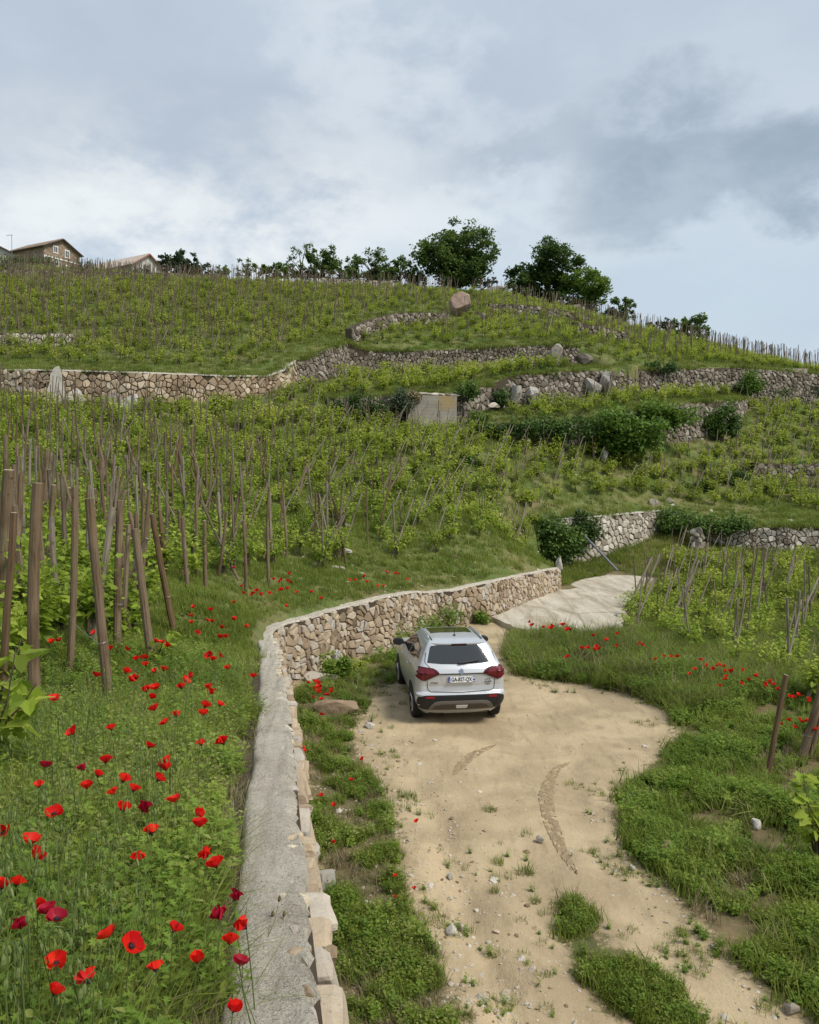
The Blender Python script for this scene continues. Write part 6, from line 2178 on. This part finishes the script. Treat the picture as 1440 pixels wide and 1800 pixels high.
def build_car():
    root = empty('parked_car', (.915, 16.42, 0), (0, 0, R(7.2)))
    z0 = float(SA(1.0, 17.0))
    root.location.z = z0 - .01
    tag(root, 'silver compact SUV parked on the dirt track seen from behind', 'car')
    prof = lambda L: (np.array([p[0] for p in L]), np.array([p[1] for p in L]))
    rz, ry = prof([(.20, -.50), (.30, -.60), (.36, -.70), (.46, -.755), (.55, -.775), (.60, -.785), (.645, -.785), (.665, -.745), (.69, -.715), (.80, -.705), (.84, -.715), (1.02, -.725), (1.04, -.745), (1.12, -.71), (1.21, -.655), (1.54, -.44), (1.56, -.42), (1.585, -.34), (1.61, -.14), (1.625, .15)])
    fz, fy = prof([(.20, 3.1), (.5, 3.38), (.75, 3.38), (.95, 3.28), (1.02, 3.05), (1.06, 2.5), (1.12, 2.25), (1.2, 2.05), (1.45, 1.62), (1.54, 1.42), (1.58, 1.25), (1.61, 1.0), (1.625, .75)])
    wz, wx = prof([(.20, .72), (.30, .80), (.45, .865), (.6, .885), (.75, .887), (.93, .880), (1.05, .868), (1.12, .83), (1.2, .79), (1.5, .640), (1.55, .60), (1.585, .55), (1.61, .44), (1.625, .28)])
    zs = np.unique(np.concatenate([np.linspace(.20, 1.55, 64), rz, wz[wz > 1.5], [1.57, 1.595, 1.605, 1.615]]))
    NR, NA, NS, NF = 14, 9, 34, 8

    def outline(z):
        yr, yf, w = np.interp(z, rz, ry), np.interp(z, fz, fy), np.interp(z, wz, wx)
        rc = np.interp(z, [.2, .7, 1.2, 1.625], [.20, .17, .13, .10])
        rc = min(rc, w * .5)
        bow = .055
        P = []
        xs = np.linspace(0, w - rc, NR)
        for x in xs:
            P.append((x, yr + bow * (x / w) ** 2.2))
        yb = yr + bow * ((w - rc) / w) ** 2.2
        for k in range(1, NA + 1):
            a = k / NA * math.pi / 2
            P.append((w - rc + rc * math.sin(a), yb + rc * (1 - math.cos(a))))
        y0, y1 = yb + rc, yf - .35
        for k in range(1, NS + 1):
            u = k / NS
            P.append((w * (1 - .035 * u ** 3), y0 + (y1 - y0) * u))
        xw = w * .965
        for k in range(1, NF + 1):
            a = k / NF * math.pi / 2
            P.append((xw * math.cos(a) ** .55 if k < NF else 0, y1 + .35 * math.sin(a)))
        return P
    rings = [outline(z) for z in zs]
    M = len(rings[0])
    vs, fs = [], []
    for z, Rg in zip(zs, rings):
        crown = 0
        for x, y in Rg: vs.append((x, y, z))
        for x, y in reversed(Rg[1:-1]): vs.append((-x, y, z))
    K = 2 * M - 2
    for j in range(len(zs) - 1):
        for i in range(K):
            i2 = (i + 1) % K
            fs.append((j * K + i, j * K + i2, (j + 1) * K + i2, (j + 1) * K + i))
    # roof skin and floor as rows across
    for j, up in ((0, False), (len(zs) - 1, True)):
        b = j * K
        for i in range(M - 1):
            l0, l1 = (0 if i == 0 else K - i), K - (i + 1)
            if i == M - 2:
                l1 = M - 1
            q = [b + i, b + i + 1, b + l1 % K, b + l0 % K]
            q2 = []
            for t in q:
                if t not in q2: q2.append(t)
            if len(q2) > 2:
                fs.append(tuple(q2 if up else reversed(q2)))
    me = mesh('body', vs, fs, SILVER, True)
    body = link('body', me, root)
    bvh = BVHTree.FromPolygons([Vector(v) for v in vs], fs)

    def proj(a, b, axis):
        if axis == 'rear': o, d = Vector((a, -3, b)), Vector((0, 1, 0))
        elif axis == 'left': o, d = Vector((-3, a, b)), Vector((1, 0, 0))
        elif axis == 'right': o, d = Vector((3, a, b)), Vector((-1, 0, 0))
        else: o, d = Vector((a, b, 4)), Vector((0, 0, -1))
        h = bvh.ray_cast(o, d)
        if h[0] is None:
            return None
        nn = h[1]
        if nn.dot(d) > 0: nn = -nn
        return h[0], nn

    def patch(name, poly, axis, mat, lift=.006, step=.045, parent=root, thick=.02, smooth=True):
        ring = resample(list(poly) + [poly[0]], step)[:-1]
        nR = len(ring)
        V = [Vector(p[:2]) for p in ring]
        lo, hi = ring.min(0), ring.max(0)
        A, B = np.meshgrid(np.arange(lo[0] + step / 2, hi[0], step), np.arange(lo[1] + step / 2, hi[1], step))
        A, B = A.ravel(), B.ravel()
        rl = [tuple(p) for p in ring]
        k = in_poly(A, B, rl)
        if k.any():
            k &= dist_line(A, B, rl + [rl[0]]) > step * .4
        V += [Vector(p) for p in zip(A[k], B[k])]
        v2, _, f2, *_ = delaunay_2d_cdt(V, [(i, (i + 1) % nR) for i in range(nR)], [], 1, 1e-6)
        out, ok, nrm = [], [], []
        for v in v2:
            h = proj(v[0], v[1], axis)
            if h is None:
                out.append((0, 0, 0)); ok.append(False); nrm.append(None); continue
            out.append(tuple(h[0] + h[1] * lift)); ok.append(True); nrm.append(h[1])
        F = [tuple(f) for f in f2 if all(ok[i] for i in f)]
        # closed edge going back into the body
        n0 = len(out)
        for i in range(nR):
            out.append(tuple(Vector(out[i]) - (nrm[i] or Vector((0, 0, 0))) * (lift + thick)) if ok[i] else (0, 0, 0))
        for i in range(nR):
            j = (i + 1) % nR
            if ok[i] and ok[j]:
                F.append((i, j, n0 + j, n0 + i))
        me = mesh(name, out, F, mat, False)
        bm = bmesh.new(); bm.from_mesh(me)
        bmesh.ops.delete(bm, geom=[v for v in bm.verts if not v.link_faces], context='VERTS')
        bmesh.ops.recalc_face_normals(bm, faces=bm.faces)
        bm.to_mesh(me); bm.free()
        return link(name, me, parent)
    mir = lambda P: [(-a, b) for a, b in reversed(P)]
    # rear window, wiper, tail lamps
    rw = patch('rear_window', [(-.655, 1.235), (-.40, 1.212), (0, 1.20), (.40, 1.212), (.655, 1.235), (.565, 1.52), (.30, 1.545), (-.30, 1.545), (-.565, 1.52)], 'rear', GLASSC, .006)
    mb = MB()
    w1, w2 = proj(-.05, 1.225, 'rear')[0] + Vector((0, -.03, 0)), proj(.36, 1.265, 'rear')[0] + Vector((0, -.03, 0))
    mb.tube([w1, w1.lerp(w2, .3) + Vector((0, -.01, 0)), w2], [.028, .022, .012], 6)
    link('rear_wiper', mb.mesh('rear_wiper', BLACKP), root)
    tl = [(.42, 1.035), (.475, 1.10), (.545, 1.135), (.68, 1.155), (.78, 1.165), (.862, 1.13), (.876, 1.05), (.86, .975), (.77, .915), (.70, .905)]
    for P, nm in ((tl, 1), (mir(tl), -1)):
        lamp = patch('tail_lamp', P, 'rear', REDD, .018, .035)
        inner = [(.50, 1.03), (.56, 1.105), (.70, 1.13), (.70, .955)]
        patch('lens', inner if nm > 0 else mir(inner), 'rear', REDL, .024, .035, lamp)
        outer = [(.72, 1.128), (.80, 1.14), (.85, 1.11), (.86, 1.055), (.72, 1.045)]
        patch('lens', outer if nm > 0 else mir(outer), 'rear', REDL, .024, .035, lamp)
        low = [(.72, 1.03), (.86, 1.04), (.85, .98), (.77, .935), (.72, .93)]
        patch('lens', low if nm > 0 else mir(low), 'rear', REDL, .024, .035, lamp)
    # bumper, reflectors, diffuser
    bp = patch('rear_bumper', [(-.84, .60), (-.70, .635), (.70, .635), (.84, .60), (.86, .52), (.84, .38), (.70, .33), (-.70, .33), (-.84, .38), (-.86, .52)], 'rear', BLACKP, .012, .05)
    for s in (1, -1):
        P = [(.53, .575), (.53, .61), (.70, .615), (.70, .58)]
        patch('reflector', P if s > 0 else mir(P), 'rear', REDB, .02, .03, bp)
    sk = patch('skid_plate', [(-.66, .335), (-.60, .44), (-.52, .505), (-.40, .52), (.40, .52), (.52, .505), (.60, .44), (.66, .335)], 'rear', TRIMP, .028, .05)
    patch('inset', [(-.56, .365), (-.50, .445), (-.40, .465), (.40, .465), (.50, .445), (.56, .365)], 'rear', GREYP, .036, .05, sk)
    patch('reversing_lamp', [(-.10, .385), (-.12, .45), (.12, .45), (.10, .385)], 'rear', CLEARL, .042, .03)
    # tailgate: pressed lower edge, seam lines and plate recess
    def strip(name, L, axis, wd, mat, lift=.004, parent=body):
        P = resample(L, .03)
        vs, fs = [], []
        for i, p in enumerate(P):
            t = P[min(i + 1, len(P) - 1)] - P[max(i - 1, 0)]
            t = t / (np.linalg.norm(t) + 1e-9)
            for s in (-1, 1):
                h = proj(p[0] - t[1] * wd / 2 * s, p[1] + t[0] * wd / 2 * s, axis)
                if h is None: h = (Vector((0, 0, 0)), Vector((0, 0, 0)))
                vs.append(tuple(h[0] + h[1] * lift))
        for i in range(len(P) - 1):
            fs.append((2 * i, 2 * i + 1, 2 * i + 3, 2 * i + 2))
        link(name, mesh(name, vs, fs, mat), parent)
    strip('panel_gap', [(-.665, .905), (-.655, .74), (-.60, .685), (0, .672), (.60, .685), (.655, .74), (.665, .905)], 'rear', .012, SEAMM)
    strip('panel_gap', [(-.60, 1.14), (-.70, 1.24), (-.66, 1.40)], 'rear', .010, SEAMM)
    strip('panel_gap', [(.60, 1.14), (.70, 1.24), (.66, 1.40)], 'rear', .010, SEAMM)
    patch('plate_recess', [(-.34, .80), (-.42, 1.02), (.42, 1.02), (.34, .80)], 'rear', SILVER, .003, .05)
    strip('handle_shadow', [(-.42, 1.028), (.42, 1.028)], 'rear', .022, SEAMM, .006)  # near-black strip painted as the shade under the tailgate handle, not a seam
    strip('crease', [(-.44, .775), (0, .768), (.44, .775)], 'rear', .022, CHROME, .003) if False else None
    # number plate
    pc = proj(0, .925, 'rear')[0] + Vector((0, -.025, 0))
    plate = empty('number_plate', (0, 0, 0))
    plate.parent = root
    tilt = math.atan2(-.725 + .705, .2)

    def flat(name, mb, mat, parent, dy):
        o = link(name, mb.mesh(name, mat), parent, pc + Vector((0, dy, 0)))
        o.rotation_euler = (tilt, 0, 0)
        return o
    mb = MB(); mb.box((0, 0, 0), (.52, .012, .11)); flat('board', mb, PLATEW, plate, 0)
    mb = MB(); mb.box((-.24, 0, 0), (.04, .012, .108)); flat('blue_band', mb, PLATEB, plate, -.003)
    mb = MB(); mb.box((.24, 0, 0), (.04, .012, .108)); flat('blue_band', mb, PLATEB, plate, -.003)

    def text(name, s, size, mat, parent, at, rot, bold=.0, sx=1.0):
        cu = bpy.data.curves.new(name, 'FONT')
        cu.body = s
        cu.size = size
        cu.align_x, cu.align_y = 'CENTER', 'CENTER'
        cu.extrude = .002
        cu.offset = bold
        to = bpy.data.objects.new(name, cu)
        COL.objects.link(to)
        dg = bpy.context.evaluated_depsgraph_get()
        me = bpy.data.meshes.new_from_object(to.evaluated_get(dg))
        bpy.data.objects.remove(to)
        me.materials.clear(); me.materials.append(mat)
        me.name = name
        o = link(name, me, parent, at)
        o.rotation_euler = rot
        o.scale = (sx, 1, 1)
        return o
    fr = (R(90) + tilt, 0, 0)
    text('registration', 'GA-827-QX', .108, BLK, plate, pc + Vector((0, -.010, .0)), fr, .0012, .74)
    text('country_letter', 'F', .045, PLATEW, plate, pc + Vector((-.24, -.012, -.03)), fr)
    text('department_number', '26', .034, PLATEW, plate, pc + Vector((.24, -.012, -.03)), fr) if False else None
    # ring of stars and the region's square as small pale marks
    mb = MB()
    for k in range(12):
        a = k * math.pi / 6
        mb.box((-.24 + .012 * math.cos(a), -.0075, .022 + .012 * math.sin(a)), (.0035, .002, .0035))
    flat('star_ring', mb, PLATEW, plate, -.003)
    mb = MB(); mb.box((.24, -.0075, .026), (.026, .002, .030)); mb.box((.24, -.0075, -.028), (.024, .002, .02)); flat('region_mark', mb, PLATEW, plate, -.003)
    # badge: the angular S in chrome
    bc = proj(.0, 1.082, 'rear')[0] + Vector((0, -.014, 0))
    S_ = [(-.055, .0), (.0, .058), (.0, .030), (.055, .0 - .0), (.030, -.018), (.0, .006)]
    mb = MB()
    half = [(.050, .018), (.004, .062), (-.055, .010), (.018, -.044 + .020), (.0, -.040 + .022), (-.020, -.012 + .012)]
    A = [(.052, .022), (.0, .064), (-.056, .012), (.010, -.030), (-.012, -.036 + .014), (-.026, .012), (.0, .034), (.020, .020)]
    A = [(.050, .018), (.002, .060), (-.056, .014), (.012, -.026), (.028, -.014), (-.020, .018), (.002, .034), (.024, .014)]
    for s in (1, -1):
        vs = [(s * x, -.004, s * z) for x, z in A] + [(s * x, .004, s * z) for x, z in A]
        q = [(0, 1, 2, 5), (0, 5, 6, 7), (2, 3, 4, 5)]
        F = [t if s > 0 else t for t in q] + [tuple(i + 8 for i in reversed(t)) for t in q] + [(i, (i + 1) % 8, (i + 1) % 8 + 8, i + 8) for i in range(8)]
        mb.add(vs, F)
    bo = link('badge', mb.mesh('badge', CHROME), root, bc)
    bo.rotation_euler = (-.35, 0, 0)
    c1 = proj(-.53, .86, 'rear')[0] + Vector((0, -.008, 0))
    text('model_lettering', 'VITARA', .042, DARKB, root, c1, (R(90), 0, R(-4)), .0006, 1.05)
    for dz, s, sz in ((.04, 'SUZUKI', .030), (-.012, 'ALLGRIP', .036), (-.058, 'HYBRID', .026)):
        c1 = proj(.53, .87 + dz, 'rear')[0] + Vector((0, -.008, 0))
        text('trim_lettering', s, sz, DARKB, root, c1, (R(90), 0, R(4)), .0008 if dz == -.012 else 0, 1.05)
    # dent in the rear corner, catches the light
    patch('dent', [(.72, .66), (.70, .75), (.76, .82), (.82, .74), (.80, .66)], 'rear', CHROME, .003, .03) if False else None
    # third brake lamp and spoiler lip
    sp = MB()
    L = []
    for x in np.linspace(-.545, .545, 21):
        h = proj(x, 1.572, 'rear')[0]
        L.append((x, h))
    vs, fs = [], []
    for x, h in L:
        e = 1 - (abs(x) / .57) ** 6 * .7
        vs += [(x, h.y + .10, h.z + .018), (x, h.y - .085 * e, h.z - .004), (x, h.y - .080 * e, h.z - .030), (x, h.y + .03, h.z - .045)]
    for i in range(len(L) - 1):
        for k in range(4):
            fs.append((i * 4 + k, i * 4 + (k + 1) % 4, (i + 1) * 4 + (k + 1) % 4, (i + 1) * 4 + k))
    fs += [(3, 2, 1, 0), tuple((len(L) - 1) * 4 + k for k in range(4))]
    sp.add(vs, fs)
    so = link('spoiler', sp.mesh('spoiler', SILVER, False), root)
    mb = MB()
    h = proj(0, 1.572, 'rear')[0]
    mb.box((0, h.y - .083, h.z - .017), (.30, .014, .020))
    link('brake_lamp', mb.mesh('brake_lamp', REDD), so)
    # side glass, mirrors, handles, wheel arches on both sides
    for side in ('left', 'right'):
        sg = -1 if side == 'left' else 1
        patch('side_window', [(.12, 1.17), (.20, 1.44), (.82, 1.49), (.84, 1.135)], side, GLASSC, .005, .06)
        patch('side_window', [(.92, 1.13), (.90, 1.49), (1.30, 1.46), (1.86, 1.14)], side, GLASSC, .005, .06)
        patch('quarter_window', [(-.25, 1.22), (-.02, 1.42), (.12, 1.43), (.05, 1.17)], side, GLASSC, .005, .05)
        for yc in (0.0, 2.5):
            arch = [(yc + .415 * math.cos(a), .335 + .415 * math.sin(a)) for a in np.linspace(math.pi * 1.08, -math.pi * .08, 24)]
            well = [(yc + .37 * math.cos(a), .335 + .37 * math.sin(a)) for a in np.linspace(math.pi * 1.10, -math.pi * .10, 24)]
            ar = patch('wheel_arch', [p for p in arch if p[1] > .21], side, BLACKP, .014, .05)
            patch('wheel_well', [p for p in well if p[1] > .21], side, SEAMM, .017, .05, ar)
        patch('sill_cladding', [(.40, .215), (.38, .40), (2.12, .40), (2.10, .215)], side, BLACKP, .012, .07)
        for y in (.55, 1.45):
            h = proj(y, .99, side)[0]
            mb = MB()
            mb.tube([h + Vector((sg * .012, -.09, 0)), h + Vector((sg * .035, -.05, 0)), h + Vector((sg * .035, .06, 0)), h + Vector((sg * .012, .09, 0))], [.012, .014, .014, .012], 6)
            link('door_handle', mb.mesh('door_handle', SILVER), root)
        for y in (.88, ):
            strip('panel_gap', [(y, .42), (y, 1.13)], side, .009, SEAMM)
        strip('panel_gap', [(.16, 1.15), (.30, .85), (.36, .62)], side, .009, SEAMM)
        # mirror
        h = proj(1.72, 1.16, side)[0]
        me = rock_mesh('mirror', (.125, .10, .085), 5, BLACKP, 3, 0, 0.0)
        for v in me.vertices:
            if v.co.y < -.045: v.co.y = -.045
        mo = link('wing_mirror', me, root, h + Vector((sg * .17, 0, .035)))
        for p_ in me.polygons: p_.use_smooth = True
        mb = MB(); mb.tube([h, h + Vector((sg * .12, 0, .0))], [.035, .025], 6)
        link('mirror_arm', mb.mesh('mirror_arm', BLACKP), mo).matrix_parent_inverse = Matrix.Translation(-mo.location)
        # roof rail
        mb = MB()
        Q = []
        for y in np.linspace(-.16, 1.28, 12):
            hh = proj(sg * .535, y, 'top')
            Q.append(hh[0] + Vector((0, 0, .035 if .0 < y < 1.2 else .006)))
        mb.tube(Q, .017, 6)
        link('roof_rail', mb.mesh('roof_rail', SILVER), root)
        strip('roof_groove', [(sg * .50, -.22), (sg * .50, 1.3)], 'top', .022, SEAMM, .003)
    # roof glass, windscreen, antenna
    patch('sunroof', [(-.43, .40), (-.44, 1.10), (.44, 1.10), (.43, .40), (0, .38)], 'top', GLASSC, .004, .07)
    patch('windscreen', [(-.62, 1.98), (-.48, 1.50), (.48, 1.50), (.62, 1.98)], 'top', GLASSC, .006, .07)
    h = proj(-.0, .06, 'top')[0]
    mb = MB()
    mb.tube([h, h + Vector((0, 0, .03))], [.035, .018], 8)
    mb.tube([h + Vector((0, 0, .03)), h + Vector((0, -.10, .20))], [.007, .004], 5)
    link('antenna', mb.mesh('antenna', BLACKP), root)
    # wheels
    tm = MB()
    P = []
    wd, ro, ri = .205, .335, .215
    sec = [(-wd / 2 * .9, ri), (-wd / 2, ro * .88), (-wd / 2 * .86, ro * .97), (-wd * .30, ro), (-wd * .24, ro), (-wd * .235, ro - .010), (-wd * .215, ro - .010), (-wd * .21, ro), (-wd * .02, ro), (-wd * .018, ro - .010), (wd * .018, ro - .010), (wd * .02, ro), (wd * .21, ro), (wd * .215, ro - .010), (wd * .235, ro - .010), (wd * .24, ro), (wd * .30, ro), (wd / 2 * .86, ro * .97), (wd / 2, ro * .88), (wd / 2 * .9, ri)]
    n = 40
    vs = [(x, r * math.cos(a), r * math.sin(a)) for k in range(n) for a in [2 * math.pi * k / n] for x, r in sec]
    m = len(sec)
    fs = [(k * m + i, ((k + 1) % n) * m + i, ((k + 1) % n) * m + i + 1, k * m + i + 1) for k in range(n) for i in range(m - 1)]
    tm.add(vs, fs)
    tyre = tm.mesh('tyre', RUB)
    rm = MB()
    for k in range(5):
        a = 2 * math.pi * k / 5
        for d in (-.13, .13):
            rm.tube([(wd * .30, .03 * math.cos(a), .03 * math.sin(a)), (wd * .40, .21 * math.cos(a + d), .21 * math.sin(a + d))], [.03, .022], 5)
    vs = [(wd * .38 if r_ > .2 else wd * .1, r_ * math.cos(2 * math.pi * k / 24), r_ * math.sin(2 * math.pi * k / 24)) for r_ in (.218, .19) for k in range(24)]
    rm.add(vs, [(k, (k + 1) % 24, 24 + (k + 1) % 24, 24 + k) for k in range(24)])
    vs = [(-wd * .1, .19 * math.cos(2 * math.pi * k / 24), .19 * math.sin(2 * math.pi * k / 24)) for k in range(24)]
    rm.add(vs, [tuple(range(24))])
    rim = rm.mesh('rim', RIM)
    for sg in (-1, 1):
        for y in (0, 2.5):
            t = link('wheel', tyre, root, (sg * .785, y, .335))
            t.rotation_euler = (0, 0, 0 if sg > 0 else math.pi)
            link('rim', rim, t)
    # exhaust side underbody
    mb = MB()
    mb.box((0, .6, .26), (1.2, 2.2, .10))
    mb.tube([(-.76, 0, .30), (.76, 0, .30)], .05, 8)
    mb.tube([(-.35, -.50, .27), (-.35, .2, .27)], .09, 10)
    link('underbody', mb.mesh('underbody', SEAMM), root)
    return root


build_car()
# ------------------------------------------------------------------ labels that tell look-alikes apart: their place among the landmarks
LANDMARKS = [
    ('the thick stake at the edge', 10, 1000), ('the dark barked front stake', 66, 1080), ('the thick leaning stake', 172, 1060), ('the orange brown leaning stake', 250, 1050),
    ('the slender leaning stake', 285, 1000), ('the dark corner stake', 361, 980), ('the pale bent stake', 430, 980), ('the two white boulders', 160, 705),
    ('the notched white boulder', 222, 700), ('the tan wall top', 400, 690), ('the concrete panel', 758, 720), ('the dark fig bush', 1098, 770), ('the terrace wall ivy', 960, 790),
    ('the ivy curtain', 1268, 745), ('the ivy covered wall', 1000, 930), ('the metal pole', 1055, 970), ('the pointed end stone', 985, 1000), ('the bare wall behind the pad', 1105, 925),
    ('the far ivy clump', 1190, 930), ('the pale rubble pier', 1228, 950), ('the long low ivy', 1290, 925), ('the pad corner', 1130, 1025), ('the broken concrete lumps', 1100, 1100),
    ('the lower grey wall', 1400, 960), ('the leafy ivy mound', 1268, 850), ('the pale grey leaning stake', 1370, 1250), ('the reddish brown stake', 1425, 1250),
    ('the curving wall bend', 480, 1080), ('the flat whitish stones', 604, 975), ('the wall above the car', 760, 1020), ('the bramble patch', 820, 820), ('the grey hanging ivy', 620, 735),
    ('the crumbling bank', 1380, 845), ('the cement wall top', 440, 1400), ('the dry seed stalks', 455, 1660), ('the front vine shoot', 25, 1300), ('the lower meadow corner', 60, 1760),
    ('the wall corner clump', 560, 1200), ('the young front vine', 290, 1150), ('the edge of the pad', 960, 1100), ('the meadow middle', 180, 1500), ('the tall grass tip', 900, 1130)]
ORD = ['nearest', 'second nearest', 'third nearest', 'fourth nearest', 'fifth nearest', 'sixth nearest', 'seventh nearest', 'eighth nearest', 'ninth nearest', 'tenth nearest', 'eleventh nearest', 'twelfth nearest'] + ['%s nearest' % w for w in 'thirteenth fourteenth fifteenth sixteenth seventeenth eighteenth nineteenth twentieth'.split()]
ORD += ['%s%s nearest' % (t, u) for t in ('twenty', 'thirty', 'forty', 'fifty') for u in ('-first', '-second', '-third', '-fourth', '-fifth', '-sixth', '-seventh', '-eighth', '-ninth')]


def pix(p):
    return 720 + 1440 * p[0] / p[1], 833 - 1440 * (p[2] - EYE) / p[1]


bylab = {}
for o in SC.objects:
    if o.parent is None and 'label' in o and 'group' in o:
        bylab.setdefault((o['category'], o['label']), []).append(o)
SHORT = {'grapevine': 'grapevine', 'stake': 'stake', 'poppy': 'poppy'}
LOOK = [('dark crimson', 'dark crimson fading poppy'), ('cupped', 'red poppy with cupped petals'), ('wide open', 'wide open red poppy'), ('at the foot of the wall corner', 'red poppy in the clump'), ('standing upright', 'upright stake'), ('leaning uphill', 'uphill leaning stake'), ('leaning sideways', 'sideways leaning stake'), ('leaning far', 'far leaning stake'), ('tilted slightly', 'tilted grey stake'), ('grapevine', 'bushy green grapevine'), ('small red poppy', 'small red poppy'), ('single red poppy', 'single red poppy'), ('red poppy', 'red poppy in long grass')]
for (cat_, lab_), L in bylab.items():
    if cat_ not in SHORT or (len(L) < 2 and 'stakes of the' not in L[0]['group']) or L[0]['group'] in ('wooden stakes of the vines on the poppy terrace', 'stakes beside the leafy bank'):
        continue
    base = next((v for k, v in LOOK if k in lab_), lab_)
    near = {}
    for o in L:
        x, y = pix(o.location)
        k = min(range(len(LANDMARKS)), key=lambda i: (LANDMARKS[i][1] - x) ** 2 + (LANDMARKS[i][2] - y) ** 2)
        near.setdefault(k, []).append(((LANDMARKS[k][1] - x) ** 2 + (LANDMARKS[k][2] - y) ** 2, o))
    tail = {'vines on the middle slope': ' on the slope', 'vines of the lower plot': ' in the lower plot', 'stakes of the vines on the middle slope': ' on the slope', 'stakes of the lower vine plot': ' in the lower plot'}.get(L[0]['group'], '')
    if cat_ == 'poppy':
        tail = {'poppies in the meadow beside the wall': ' in the meadow', 'poppies around the front stakes': ' by the front stakes', 'poppies along the edge of the vines': ' along the vines', 'poppies at the foot of the wall corner': ' under the wall', 'poppies in the weeds between wall and track': ' beside the track', 'poppies in front of the concrete pad': ' before the pad', 'poppies along the bank of the lower vines': ' on the bank'}.get(L[0]['group'], '')
    for k, q in near.items():
        q.sort(key=lambda t: t[0])
        for i, (_, o) in enumerate(q):
            o['label'] = '%s%s, %s to %s' % (base, tail, ORD[min(i, len(ORD) - 1)], LANDMARKS[k][0])
